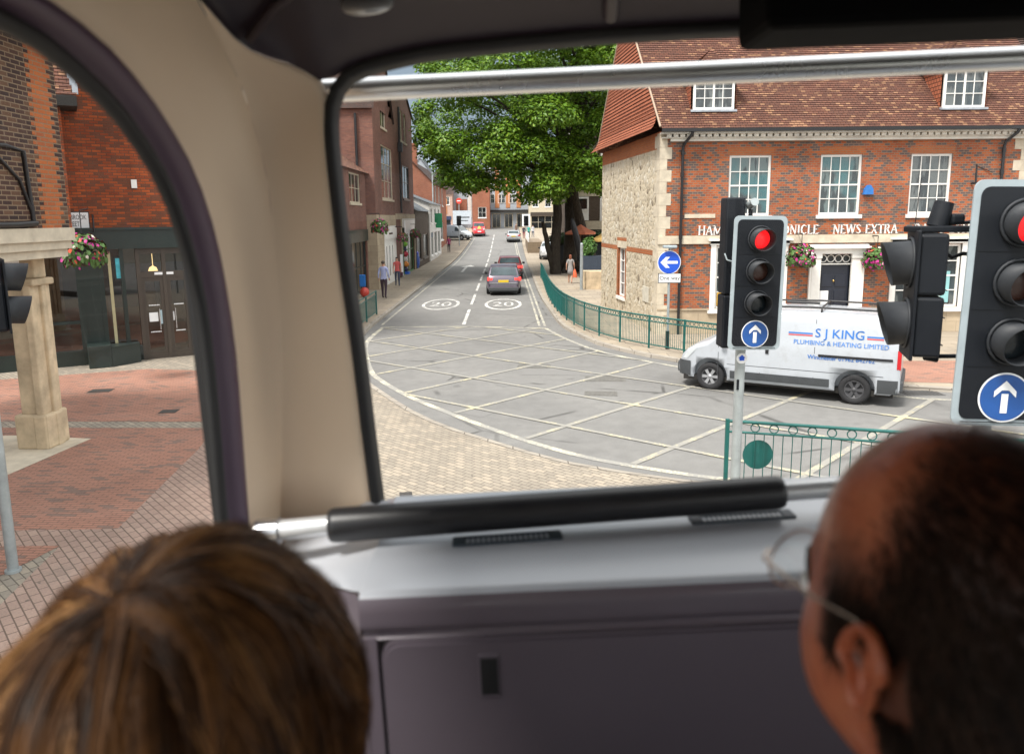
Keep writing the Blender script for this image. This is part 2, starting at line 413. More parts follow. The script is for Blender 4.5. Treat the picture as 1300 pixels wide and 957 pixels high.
Ain = cat([(XW, y, z) for y, z in inner], 56)
# purple window surround: half-round moulding between glass edge and beige trim
m = MB(); rows = []
for p, q in zip(A, Ain):
    row = []
    for k in range(9):
        f = k/8; c = p.lerp(q, f)
        row.append(c + Vector((.022*math.sin(math.pi*min(1, f*1.15))**.6 - .006*f if f < .87 else -.002, 0, 0)))
    rows.append(row)
m.grid(rows); m.build('side_window_frame', M['purple_frame'], bus)
m = MB(); m.tube([p + Vector((.001,-.003,-.002)) for p in Ain], .0095, 8); m.build('side_window_gasket', M['gasket'], bus)
loop = [(p.y, p.z) for p in Ain]
m = MB()
pl = loop + [(loop[0][0], -.6)]
m.poly([(XW-.006, y, z) for y, z in pl]); m.build('side_window', M['side_glass'], bus, recalc=False)

# beige corner trim
Bc = cat([(-.41,-.9,.262),(-.41,.45,.262),(-.408,.72,.25),(-.406,.82,.232),(-.404,.914,.207),(-.402,1.0,.167),(-.402,1.075,.109),(-.402,1.118,.05),(-.400,1.142,-.044),(-.400,1.152,-.182),(-.402,1.145,-.319),(-.403,1.12,-.478),(-.404,1.10,-.62)], 56)
Bc2 = cat([(-.40,-.9,.33),(-.40,.45,.33),(-.396,.75,.315),(-.394,.86,.285),(-.39,.955,.25),(-.386,1.04,.205),(-.384,1.105,.14),(-.384,1.14,.06),(-.384,1.155,-.044),(-.385,1.162,-.182),(-.389,1.16,-.319),(-.396,1.15,-.478),(-.40,1.14,-.62)], 56)
Cc = cat([(-.392,-.9,.38),(-.392,.45,.38),(-.390,.80,.36),(-.388,.95,.33),(-.386,1.02,.29),(-.382,1.07,.25),(-.378,1.125,.205),(-.374,1.165,.13),(-.367,1.172,.05),(-.370,1.172,-.046),(-.374,1.172,-.184),(-.386,1.172,-.327),(-.402,1.172,-.466),(-.41,1.172,-.62)], 56)
m = MB()
m.grid([[p + Vector((-.0,0,0)) for p in A], [a.lerp(b, .5) + Vector((.003,0,0)) for a, b in zip(A, Bc)], Bc, Bc2, Cc])
# facet that faces the cabin, from the crease to the windscreen gasket
Ct = [p for p in Cc if p.z < .29 and p.y > .9]
Ct = cat([tuple(p) for p in Ct], 40)
Dc = cat([(-.386,1.02,.296),(-.361,1.11,.254),(-.308,1.16,.236),(-.272,1.185,.212),(-.274,1.19,.16),(-.276,1.19,.096),(-.271,1.19,-.053),(-.262,1.19,-.194),(-.256,1.19,-.342),(-.251,1.19,-.453),(-.246,1.19,-.62)], 40)
rows = []
for f, dy in ((0,0),(.03,.004),(.35,.004),(.8,0),(.9,-.003),(.96,-.001),(1.,.010)):
    rows.append([a.lerp(b, f) + Vector((0, dy, 0)) for a, b in zip(Ct, Dc)])
m.grid(rows); m.build('pillar_trim', M['beige'], bus)

# windscreen
wl = [(-.246,-.56),(-.251,-.453),(-.256,-.342),(-.262,-.194),(-.271,-.053),(-.276,.096),(-.274,.165),(-.262,.205),(-.232,.232),(-.17,.247),(-.08,.258),(.167,.268),(.45,.268),(1.0,.258),(1.7,.245),(1.86,.2),(1.9,.05),(1.9,-.3),(1.88,-.56)]
Wc = [p for p in cat([(x, 1.2, z) for x, z in wl], 130)]
ctr = Vector((.8, 1.2, -.1))
m = MB(); rows = []
for i, p in enumerate(Wc):
    d = Wc[min(i+1, 129)] - Wc[max(i-1, 0)]; nrm = Vector((d.z, 0, -d.x)).normalized()
    rows.append([p - nrm*.004 + Vector((0,-.012,0)), p + nrm*.004 + Vector((0,-.016,0)), p + nrm*.011 + Vector((0,-.008,0)), p + nrm*.013 + Vector((0,.02,0))])
m.grid(rows); m.build('windscreen_gasket', M['gasket'], bus)
m = MB(); m.poly([p + Vector((0,.006,0)) for p in Wc]); m.build('windscreen', M['windscreen'], bus, recalc=False)

# dark header over the windscreen, running back into the ceiling
top = [p for p in Dc if p.z > .225][:8]
hd = cat([(-.386,1.02,.296),(-.361,1.11,.254),(-.308,1.16,.236),(-.272,1.188,.216),(-.232,1.19,.236),(-.17,1.19,.251),(-.08,1.19,.262),(.167,1.19,.272),(.45,1.19,.272),(1.0,1.19,.262),(1.7,1.19,.25),(1.95,1.19,.24)], 90)
m = MB(); rows = []
for p in hd:
    x = p.x; e = max(0., min(1., (x+.386)/.14))
    base = p
    row = [base, base + Vector((0,-.012*e,.006)), base + Vector((0, -.05*e-.01, .026+.008*e)),
           Vector((x, 1.02-.06*(1-e), .345)), Vector((x, .86, .385)), Vector((x, .6, .41)), Vector((x, .2, .425))]
    rows.append(row)
m.grid(rows)
# two moulded ribs running back from the corner
m.tube([(-.352,1.10,.262),(-.30,1.06,.292),(-.20,1.0,.33),(-.12,.92,.362)], .007, 8)
m.tube([(.16,1.165,.283),(.155,1.10,.305),(.15,1.0,.34)], .012, 8)
m.build('header_trim', M['purple'], bus)
# round reading-light / speaker in the header
m = MB()
Ms = Matrix.Translation((-.182, 1.082, .300)) @ Matrix.Rotation(R(212), 4, 'X')
m.lathe([(.0,-.004),(.024,-.004),(.032,.0),(.036,.006),(.034,.010),(.026,.010),(.022,.004),(.0001,.002)], 28, 0, Ms)
m.build('ceiling_speaker', M['brushed'], bus)
# black sun blind cassette
m = MB()
m.bbox(.335, 1.0, .222, 1.75, 1.14, .40, .012, 0, Matrix.Rotation(R(.5), 4, 'Y'))
m.build('sun_blind', M['blind_black'], bus)
m = MB(); m.tube([(.60,1.025,.30),(.72,1.022,.296),(.74,1.022,.294)], .004, 6); m.bbox(.575,1.015,.288,.605,1.03,.306,.004); m.build('blind_pull', M['vent_black'], bus)

# chrome rail across the window top, padded rail across the bottom
m = MB(); m.tube([(-.40,1.33,.2265),(-.2,1.33,.2262),(2.1,1.33,.2205)], .0192, 24); m.tube([(-.40,1.33,.2265),(-.44,1.30,.2265),(-.45,1.22,.2265)], .0192, 16); m.build('guard_rail', M['guard'], bus)
m = MB(); m.tube([(-.372,1.02,-.427),(-.28,1.025,-.424),(.45,1.07,-.421),(1.95,1.07,-.418)], .0145, 20)
hr = m.build('handrail', M['brushed'], bus)
m = MB(); m.cyl((-.385,1.02,-.4275),(-.352,1.02,-.4265), .0185, None, 20)
m.ball((-.362,1.003,-.434), .004, 8, 6)
m.build('rail_flange', M['steel'], hr)
m = MB(); a = Vector((-.282,1.024,-.424)); b_ = Vector((.384,1.066,-.4215)); dd = (b_-a).normalized()
pts = [a, a+dd*.002, a+dd*.006, a+dd*.012, b_-dd*.012, b_-dd*.006, b_-dd*.002, b_]
m.tube(pts, [.020,.0228,.0242,.0248,.0248,.0242,.0228,.020], 28); m.build('rail_padding', M['pad_black'], hr)

# dashboard: flat lid under the windscreen, lip, face with a hatch
m = MB()
prof = [(1.205,-.453),(1.1,-.455),(1.0,-.457),(.92,-.459),(.900,-.4597),(.896,-.460),(.889,-.4622),(.884,-.466),(.880,-.472),(.878,-.479),(.8775,-.484),(.877,-.495),(.877,-.502),(.878,-.506),(.884,-.509),(.884,-.517),(.879,-.520)]
rows = []
def dash_x(k, n=40): return -.215 + (2.0+.215)*k/n
for y, z in prof:
    rows.append([Vector((dash_x(k), y, z)) for k in range(41)])
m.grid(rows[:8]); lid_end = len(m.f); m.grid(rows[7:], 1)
# left end slopes up to the pillar foot
e0 = [Vector((-.262,1.19,-.452)), Vector((-.29,1.172,-.466)), Vector((-.36,1.14,-.476)), Vector((-.40,1.06,-.49))]
e1 = [Vector((-.215,1.205,-.453)), Vector((-.215,1.1,-.455)), Vector((-.215,1.0,-.457)), Vector((-.215,.893,-.461))]
m.grid([e0, [a.lerp(b, .5) + Vector((0,0,-.004)) for a, b in zip(e0, e1)], [a.lerp(b, .93) + Vector((0,0,-.002)) for a, b in zip(e0, e1)], e1])
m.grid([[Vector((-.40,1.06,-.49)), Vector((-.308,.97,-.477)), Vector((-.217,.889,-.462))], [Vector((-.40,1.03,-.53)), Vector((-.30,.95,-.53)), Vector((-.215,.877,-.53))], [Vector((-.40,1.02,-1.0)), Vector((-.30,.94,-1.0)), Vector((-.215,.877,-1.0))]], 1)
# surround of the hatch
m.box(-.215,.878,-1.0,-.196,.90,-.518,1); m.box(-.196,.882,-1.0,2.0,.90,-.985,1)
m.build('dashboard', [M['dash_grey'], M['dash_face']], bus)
m = MB()
xl, xr, zt, zb, r_ = -.190, 1.5, -.521, -.98, .022
pl = []
for cx, cz, a0 in ((xr-r_, zt-r_, 0), (xl+r_, zt-r_, 90), (xl+r_, zb+r_, 180), (xr-r_, zb+r_, 270)):
    for k in range(7): pl.append((cx + r_*math.cos(R(a0+15*k)), cz + r_*math.sin(R(a0+15*k))))
MH = Matrix.Translation((0,.872,0)) @ Matrix.Rotation(R(90), 4, 'X')
m.prism(pl, -.02, -.003, 0, MH)
pl2 = [(x + (.004 if x < 0 else -.004), z - (.004 if z > -.7 else -.004)) for x, z in pl]
m.prism(pl2, -.003, .001, 0, MH)
ht = m.build('dashboard_hatch', M['dash_hatch'], bus)
m = MB(); m.bbox(-.068,.8685,-.60,-.041,.873,-.540,.002,1); m.bbox(-.0655,.8675,-.595,-.0435,.870,-.545,.001); m.build('hatch_latch', [M['gasket'], M['dash_hatch']], ht)
for x0, y0, x1, y1 in ((-.100,1.018,.046,1.026),(.250,1.056,.394,1.064)):
    m = MB(); n = 14
    L = x1-x0
    m.bbox(x0-.004,y0-.015,-.4575,x1+.004,y0-.0095,-.4532,.0012); m.bbox(x0-.004,y0+.0095,-.4565,x1+.004,y0+.015,-.4532,.0012)
    m.bbox(x0-.006,y0-.013,-.4575,x0+.012,y0+.013,-.4532,.0012); m.bbox(x1-.012,y0-.013,-.4575,x1+.006,y0+.013,-.4532,.0012)
    m.box(x0,y0-.011,-.4565,x1,y0+.011,-.4553,1)
    for k in range(17):
        x = x0 + .012 + (L-.024)*k/16
        m.box(x-.0014,y0-.0105,-.4560,x+.0014,y0+.0105,-.4545)
    v_ = m.build('air_vent', [M['vent_black'], M['dash_grey']], bus)
    v_.matrix_basis = Matrix.Translation((x0,y0,-.4555)) @ Matrix.Rotation(R(3), 4, 'Z') @ Matrix.Translation((-x0,-y0,.4555))

# shell: ceiling, floor, sides with a band of windows, rear
m = MB()
XR = 2.06
m.quad((-.40,.2,.425),(XR,.2,.425),(XR,-6.5,.43),(-.40,-6.5,.43),1)
m.box(-.47,-6.6,.45,XR+.05,1.28,.50,0)
m.box(-.46,-6.6,-1.50,XR+.04,1.26,-1.42,2)
for xa, xb in ((-.47,-.432),(XR,XR+.04)):
    m.box(xa,-6.6,-1.42,xb,1.26,-.60,1); m.box(xa,-6.6,.27,xb,1.26,.45,1)
m.box(-.46,-6.6,-.60,-.42,-6.3,.27,1); m.box(XR,-6.6,-.60,XR+.03,-6.3,.27,1)
for k in range(1,4): m.box(-.46,-.98-1.8*k,-.60,-.42,-.90-1.8*k,.27,1); m.box(XR,-.98-1.8*k,-.60,XR+.03,-.90-1.8*k,.27,1)
m.box(XR,1.02,-.60,XR+.03,1.26,.27,1)
m.box(-.468,1.07,-.60,-.425,1.27,.45,3)                             # corner post behind the trim
m.box(-.46,-6.6,-1.42,XR,-6.55,.45,1)
m.box(-.46,1.21,-1.42,XR,1.26,-.58,0)
m.box(-.46,-6.6,-3.7,XR+.04,1.26,-1.50,0)                           # lower deck
m.box(-.30,1.20,.30,XR,1.27,.45,0)
m.build('body_shell', [plain('bus_outside_paint', (.35,.36,.37), .3, var=.03), M['ceiling'], plain('bus_floor', (.04,.04,.045), .7), M['gasket']], bus)
m = MB(); m.quad((XR+.015,-6.3,-.6),(XR+.015,1.02,-.6),(XR+.015,1.02,.27),(XR+.015,-6.3,.27)); m.build('side_window', M['side_glass'], bus, recalc=False)
m = MB(); m.quad((-.44,-6.3,-.6),(-.44,-.98,-.6),(-.44,-.98,.27),(-.44,-6.3,.27)); m.build('side_window', M['side_glass'], bus, recalc=False)
# ================================================================== GROUND, ROADS, PAVEMENTS, PAINT
def hz(Y):
    t = max(0., min(1., (Y-65)/80)); return 2.2*t*t*(3-2*t)
m = MB(); m.quad((-1500,-1500,-.06),(1500,-1500,-.06),(1500,1800,-.06),(-1500,1800,-.06))
struct(m.build('ground', plain('far_ground', (.12,.12,.10), .9, var=.3, scale=.02)))
m = MB(); m.quad((-45,-25,0),(60,-25,0),(60,60,0),(-45,60,0))
ys = [60+2.5*i for i in range(46)]
m.grid([[Vector((-22,y,hz(y))), Vector((0,y,hz(y))), Vector((22,y,hz(y)))] for y in ys])
struct(m.build('road', M['asphalt']))

def offset(pl, d):
    out = []
    for i, p in enumerate(pl):
        a = Vector(pl[max(i-1,0)]); b = Vector(pl[min(i+1,len(pl)-1)]); t = (b-a).normalized()
        out.append((p[0]-t.y*d, p[1]+t.x*d))
    return out
def smooth2(pl, n): return [(p.x, p.y) for p in cat([(x, y, 0) for x, y in pl], n)]
KL = smooth2([(-5.36,60),(-5.30,40),(-5.28,29.5),(-5.2,26.3),(-4.98,23.5),(-4.5,20.9),(-3.66,18.47),(-2.88,16.83),(-1.94,15.06),(-1.08,13.87),(-.3,13.05),(.88,11.9),(2.29,11.12),(3.3,10.72),(5,10.15),(8,9.2),(14,7.2)], 70)
KR = smooth2([(1.42,60),(1.44,40.5),(1.63,32.5),(1.84,27.9),(2.3,25.4),(2.76,23.6),(3.55,22.1),(4.46,20.85),(6.2,19.2),(9.0,17.15),(12,16.6),(20,16.2),(40,16.0)], 60)
def kerb_ribbon(m, pl, w, z0, z1, z2):      # upstand kerb: face + top, flush into paving
    inn = offset(pl, w)
    m.grid([[Vector((x,y,z0)) for x,y in pl], [Vector((x+ (i[0]-x)*.12, y+(i[1]-y)*.12, z1)) for (x,y), i in zip(pl, inn)], [Vector((x,y,z2)) for x,y in inn]], 0, False)
inL = offset(KL, -.16); inR = offset(KR, .16)
PZ = .10
m = MB()
m.poly([(x,y,PZ) for x,y in inL] + [(14,3.2,PZ),(2.7,2.7,PZ),(-2.4,2.5,PZ),(-2.4,-24,PZ),(-44,-24,PZ),(-44,60,PZ)])
m.quad((14,3.2,PZ),(2.7,2.7,PZ),(2.7,2.7,-.02),(14,3.2,-.02)); m.quad((2.7,2.7,PZ),(-2.4,2.5,PZ),(-2.4,2.5,-.02),(2.7,2.7,-.02))
struct(m.build('pavement', M['paver']))
m = MB(); kerb_ribbon(m, KL, -.16, -.02, .092, PZ+.006)
struct(m.build('kerb', M['kerb']))
# street pavement on the left (stone slabs) runs up the hill
m = MB(); m.poly([(x,y,PZ+.004) for x,y in inL if y > 19] + [(-6.5,19.5,PZ+.004),(-12,24,PZ+.004),(-12,60,PZ+.004)][0:3])
m.grid([[Vector((-5.52-.0003*(y-60)**1.6,y,hz(y)+PZ)), Vector((-22,y,hz(y)+PZ))] for y in ys], 0, False)
m.grid([[Vector((-5.36-.0003*(y-60)**1.6,y,hz(y)-.01)), Vector((-5.36-.0003*(y-60)**1.6,y,hz(y)+PZ)), Vector((-5.52-.0003*(y-60)**1.6,y,hz(y)+PZ))] for y in ys], 0, False)
struct(m.build('pavement', M['slab']))
m = MB()
m.poly([(x,y,PZ) for x,y in inR] + [(40,60,PZ)])
m.grid([[Vector((1.42,y,hz(y)-.01)), Vector((1.42,y,hz(y)+PZ)), Vector((22,y,hz(y)+PZ))] for y in ys], 0, False)
struct(m.build('pavement', M['slab']))
m = MB(); kerb_ribbon(m, KR, .16, -.02, .095, PZ+.006); struct(m.build('kerb', M['kerb']))
# brick-red paving and its paler bands
def sheet(pl, z, mat, name='pavement'):
    m = MB(); m.poly([(x,y,z) for x,y in pl]); return struct(m.build(name, mat))
sheet([(-5.15,9.25),(-5.5,12.7),(-5.75,14.0),(-9.3,14.15),(-16,14.3),(-16,9.1)], PZ+.004, M['red_paver'])
sheet([(-5.85,14.45),(-6.2,17),(-7.2,19.4),(-9.8,19.9),(-13.2,18.6),(-16,17.2),(-16,14.75),(-9.3,14.6)], PZ+.004, M['red_paver'])
sheet([(-5.6,8.75),(-16,8.6),(-16,3),(-7,3),(-6.0,7.2)], PZ+.004, M['red_paver'])
sheet([(-5.15,9.25),(-5.5,12.7),(-6.2,17),(-6.0,18.2),(-5.2,17.5),(-4.4,13),(-3.9,9.4),(-3.6,6.5),(-5.2,6.2),(-5.6,8.75),(-16,8.6),(-16,9.1)], PZ+.0035, M['grey_paver'])
sheet([(-9.35,13.6),(-7.75,13.35),(-8.0,11.3),(-10,10.6),(-12,11.2),(-12,13.6)], PZ+.008, M['cream'])
sheet([(8.1,18.2),(9.4,17.5),(12.2,17.0),(24,16.6),(24,19.6),(8.6,20.2)], PZ+.004, M['red_paver'])
# paving inspection covers
m = MB()
def flat(x, y, w_, d_, z, rz=0., mat=0):
    Mx = Matrix.Translation((x,y,z)) @ Matrix.Rotation(rz, 4, 'Z'); w_ /= 2; d_ /= 2
    m.add([Mx @ Vector(p) for p in ((-w_,-d_,0),(w_,-d_,0),(w_,d_,0),(-w_,d_,0))], [(0,1,2,3)], mat)
IRON = plain('cast_iron_cover', (.055,.05,.045), .7, var=.3)
def cover(name, label, x, y, w_, d_, z, rz, mat, group):
    m = MB(); w_ /= 2; d_ /= 2
    m.box(-w_,-d_,-.004,w_,d_,.0); m.box(-w_*.86,-d_*.82,.0,w_*.86,d_*.82,.003)
    o = tag(m.build(name, mat), label, 'cover', group); o.location = (x,y,z); o.rotation_euler = (0,0,rz)
for x, y, w_, d_, rz, lb_ in ((-9.7,17.3,.5,.35,.1,'dark oblong cover in the red paving nearest the glass doors'),(-7.2,15.3,.35,.3,.1,'small square cover in the red paving right of the stone pier'),
        (-3.9,16.3,.7,.5,.7,'cover in the buff paving just inside the curved kerb'),(-1.55,10.35,.18,.25,.2,'tiny dark cover in the buff paving below the windscreen edge'),(-6.7,8.1,.9,.7,.3,'large worn cover in the paving beside the left signal pole')):
    cover('inspection_cover', lb_, x, y, w_, d_, PZ+.010, rz, IRON, 'covers in the paving')
# ---- painted lines
def ribbon(m, pl, w, z, mat=0):
    a = offset(pl, w/2); b = offset(pl, -w/2)
    m.grid([[Vector((x,y,z+hz(y))) for x,y in a], [Vector((x,y,z+hz(y))) for x,y in b]], mat, False)
def inside(p, pg):
    c = False; n = len(pg)
    for i in range(n):
        (x1,y1),(x2,y2) = pg[i], pg[i-1]
        if (y1 > p[1]) != (y2 > p[1]) and p[0] < (x2-x1)*(p[1]-y1)/(y2-y1)+x1: c = not c
    return c
YP = smooth2([(-4.85,28.1),(-4.86,25.4),(-4.62,23.33),(-3.87,20.06),(-3.33,18.63),(-2.38,16.88),(-1.09,15.02),(.18,13.4),(1.14,12.42),(1.92,11.89),(3.03,11.3),(4.6,10.75),(7.5,9.85)], 60)
YT = [(-4.85,28.12),(-1.7,28.06),(1.25,27.4)]
YR = smooth2([(1.25,27.4),(1.75,25.2),(2.5,22.9),(3.4,21.4),(5.6,18.9),(8.6,16.5),(10.5,15.9)], 24)
poly_box = YP + [(10.5,13),(10.5,15.9)] + YR[::-1] + YT[::-1]
m = MB(); ribbon(m, YP, .15, .006); ribbon(m, YT, .14, .006); ribbon(m, YR, .13, .006)
struct(m.build('road_marking', M['pale_line']))
m = MB()
def hatch(p0, d, L, w, zz=.010):
    n = int(L/.1); st = None
    for i in range(n+1):
        p = (p0[0]+d[0]*i*.1, p0[1]+d[1]*i*.1); ins = i < n and inside(p, poly_box)
        if ins and st is None: st = p
        if not ins and st is not None:
            k = max(2, int((Vector(p)-Vector(st)).length/.6)+1)
            ribbon(m, [(st[0]+(p[0]-st[0])*j/k, st[1]+(p[1]-st[1])*j/k) for j in range(k+1)], w, zz); st = None
for c in (29.7,26.4,23.1,19.85,16.6,13.2,9.9,6.6,3.3):
    l = math.hypot(1, 1.03); hatch((-7, c-7*1.03), (1/l, 1.03/l), 40, .125)
for c in (27,24,21,18,15.1,12.2):
    l = math.hypot(1, .8); hatch((-8, c+6.4), (1/l, -.8/l), 40, .115, .014)
struct(m.build('road_marking', M['yellow_line']))
m = MB()
for dx in (0, -.2): ribbon(m, [(1.22+dx-.008*(y-31), y) for y in [28+2*i for i in range(40)]], .09, .006)
ribbon(m, [(-5.0-.0003*max(0,y-60)**1.6, y) for y in [28.6+2*i for i in range(40)]], .09, .006)
ribbon(m, [(x+.42, y) for x, y in KR if 18 < y < 26], .1, .006)
struct(m.build('road_marking', M['pale_line']))
m = MB()
y = 28.6
while y < 112:
    ribbon(m, [(-1.88-.008*(yy-32), yy) for yy in (y, y+1.6, y+3.2, y+4.8)], .13, .006); y += 6.75
for cx, cy in ((-3.36,35.6),(-.40,35.4)):
    n = 40
    a = [Vector((cx+.88*math.cos(2*math.pi*i/n), cy+2.25*math.sin(2*math.pi*i/n), .006)) for i in range(n)]
    b_ = [Vector((cx+.74*math.cos(2*math.pi*i/n), cy+1.95*math.sin(2*math.pi*i/n), .006)) for i in range(n)]
    m.add(a+b_, [(i,(i+1)%n,n+(i+1)%n,n+i) for i in range(n)])
    S = Matrix.Translation((cx,cy-.1,.007)) @ Matrix.Diagonal((1,2.35,1,1))
    text_mesh(m, '20', 1.05, S)
ax, ay = -3.75, 57.0                                                 # lane arrow beyond
m.poly([(ax-.1,ay,.006),(ax+.1,ay,.006),(ax+.12,ay+6,.006),(ax-.1,ay+6,.006)])
m.poly([(ax-.62,ay+5.6,.007),(ax+.7,ay+6.1,.007),(ax+.25,ay+8.3,.007)])
struct(m.build('road_marking', M['white_line']))
m = MB()                                                             # old trench patches
for x, y, w_, d_, rz in ((1.2,19.4,1.9,.6,-.08),(.0,18.3,.9,.7,.5),(-2.0,17.9,2.0,.28,.85),(-1.0,15.5,1.2,.4,-.6)): flat(x,y,w_,d_,.0035,rz)
struct(m.build('road_patch', M['patch']))
# iron covers in the carriageway
MHI = plain('worn_manhole_iron', (.13,.125,.115), .6, var=.35, scale=12)
for x, y, w_, d_, rz, lb_ in ((2.35,18.6,1.0,.62,-.05,'wide worn manhole cover in the junction close to the white van'),(2.05,17.0,.75,.45,-.1,'smaller worn manhole cover nearest the bus in the box junction'),(.6,20.3,.9,.55,-.1,'worn manhole cover farthest up the box junction')):
    cover('manhole_cover', lb_, x, y, w_, d_, .005, rz, MHI, 'manhole covers in the junction')
m = MB(); gx, gy = 9.35, 16.75
for k in range(9): m.box(gx+k*.09-.4,gy-.2,-.03,gx+k*.09-.36,gy+.2,.012)
m.box(gx-.42,gy-.23,-.03,gx+.43,gy-.2,.014); m.box(gx-.42,gy+.2,-.03,gx+.43,gy+.23,.014); m.quad((gx-.42,gy-.2,.003),(gx+.43,gy-.2,.003),(gx+.43,gy+.2,.003),(gx-.42,gy+.2,.003),1)
tag(m.build('drain_grate', [plain('drain_iron', (.10,.10,.10), .6), M['dark']]), 'slotted iron drain grate at the kerb behind the white van', 'drain')
# ================================================================== BUILDINGS
def wall_grid(m, L, z0, z1, ops, depth=.12, mat=0, M4=None, rev=None):
    """wall face in the XZ plane (outside = -Y) with openings (x0,z0,x1,z1) and their reveals"""
    xs = sorted({0., L, *[o[0] for o in ops], *[o[2] for o in ops]}); zs = sorted({z0, z1, *[o[1] for o in ops], *[o[3] for o in ops]})
    T = (lambda p: M4 @ Vector(p)) if M4 is not None else (lambda p: p)
    for i in range(len(xs)-1):
        for j in range(len(zs)-1):
            cx, cz = (xs[i]+xs[i+1])/2, (zs[j]+zs[j+1])/2
            if any(o[0] < cx < o[2] and o[1] < cz < o[3] for o in ops): continue
            m.add([T(p) for p in ((xs[i],0,zs[j]),(xs[i+1],0,zs[j]),(xs[i+1],0,zs[j+1]),(xs[i],0,zs[j+1]))], [(0,1,2,3)], mat)
    for o in ops:
        a, b, c, d = o[:4]; rm = mat if rev is None else rev
        for q in (((a,0,b),(a,depth,b),(a,depth,d),(a,0,d)), ((c,0,b),(c,0,d),(c,depth,d),(c,depth,b)), ((a,0,d),(a,depth,d),(c,depth,d),(c,0,d)), ((a,0,b),(c,0,b),(c,depth,b),(a,depth,b))):
            m.add([T(p) for p in q], [(0,1,2,3)], rm)
def lmat(x, y, z, rz): return Matrix.Translation((x,y,z)) @ Matrix.Rotation(rz, 4, 'Z')
def sash(par, x0, z0, x1, z1, nx, nz, y=.08, fr=.06, bar=.022, M4=None, frame_mat='white', pane_mat='pane', mull=False, sill=True, mid=True, name='window'):
    M4 = M4 or Matrix.Identity(4); m = MB()
    for q in ((x0,z0,x0+fr,z1),(x1-fr,z0,x1,z1),(x0+fr,z1-fr,x1-fr,z1),(x0+fr,z0,x1-fr,z0+fr)): m.box(q[0],y-.05,q[1],q[2],y+.03,q[3],0,M4)
    for k in range(1,nx):
        xx = x0+fr+(x1-x0-2*fr)*k/nx; bw = fr*.9 if (mull and k*2 == nx) else bar
        m.box(xx-bw/2,y-.025,z0+fr,xx+bw/2,y+.005,z1-fr,0,M4)
    for k in range(1,nz):
        zz = z0+fr+(z1-z0-2*fr)*k/nz; bw = bar*1.9 if (mid and k*2 == nz) else bar
        m.box(x0+fr,y-.028,zz-bw/2,x1-fr,y+.002,zz+bw/2,0,M4)
    o = m.build(name, M[frame_mat], par)
    m = MB(); m.add([M4 @ Vector(p) for p in ((x0+fr,y,z0+fr),(x1-fr,y,z0+fr),(x1-fr,y,z1-fr),(x0+fr,y,z1-fr))], [(0,1,2,3)])
    m.build('pane', M[pane_mat], o, recalc=False)
    if sill:
        m = MB(); m.box(x0-.07,-.07,z0-.12,x1+.07,y+.02,z0-.002,0,M4); m.build('sill', M[frame_mat], o)
    return o
def tiled(m, p00, p10, p11, p01, course=.11, mat=0, lip=.022):
    """roof slope as overlapping tile courses; p00-p10 eaves, p01-p11 ridge"""
    p00, p10, p11, p01 = map(Vector, (p00, p10, p11, p01))
    n = max(2, int((p01-p00).length/course)); nrm = (p10-p00).cross(p01-p00).normalized()
    if nrm.z < 0: nrm = -nrm
    for i in range(n):
        f0, f1 = i/n, (i+1)/n
        a, b = p00.lerp(p01, f0), p10.lerp(p11, f0); c, d = p10.lerp(p11, f1), p00.lerp(p01, f1)
        au, bu = a+nrm*lip, b+nrm*lip
        m.add([au, bu, c, d], [(0,1,2,3)], mat); m.add([a, b, bu, au], [(0,1,2,3)], mat)

# ------------------------------------------------------------- the corner newspaper building
OX, OY, OZ = 4.90, 25.2, PZ
LF = 12.1
nb = thing('corner_building', 'two storey brick corner building with flint side wall, tiled roof and white lettering HAMPSHIRE CHRONICLE', 'building', (OX,OY,OZ))
def hx(px, s_=38.5): return (px-PX)/s_ - OX
def hzz(py): return EYE - OZ + (273.6-py)/37.75
uw = [(hx(926),hzz(274),hx(979),hzz(200.5)),(hx(1041),hzz(274),hx(1093.5),hzz(200.5)),(hx(1155),hzz(274),hx(1207),hzz(200.5))]
gw = [(hx(908, 37.8),hzz(391),hx(992, 37.8),hzz(311)),(hx(1136, 37.8),hzz(391),hx(1218, 37.8),hzz(311))]
dr = (hx(1040, 37.8),0.15,hx(1079, 37.8),hzz(323))
EZ = 6.66                                                            # eaves height
m = MB(); wall_grid(m, LF, .86, 6.40, uw+gw+[(dr[0],.86,dr[2],dr[3])], .16)
m.box(0,.0,6.40,LF,.2,EZ-.02)
# brick pilaster faces / rubbed arches over the windows
for a,b,c,d in uw:
    m.box(a-.06,-.004,d,c+.06,.02,d+.24,1)
m.build('wall', [M['orange_brick'], M['quoin_brick']], nb)
m = MB(); wall_grid(m, LF, -.1, .86, [(dr[0],-.1,dr[2],.86)], .2, 0); m.box(0,-.03,.80,dr[0]-.5,.0,.86); m.box(dr[2]+.5,-.03,.80,LF,.0,.86)
m.build('plinth', M['ashlar'], nb)
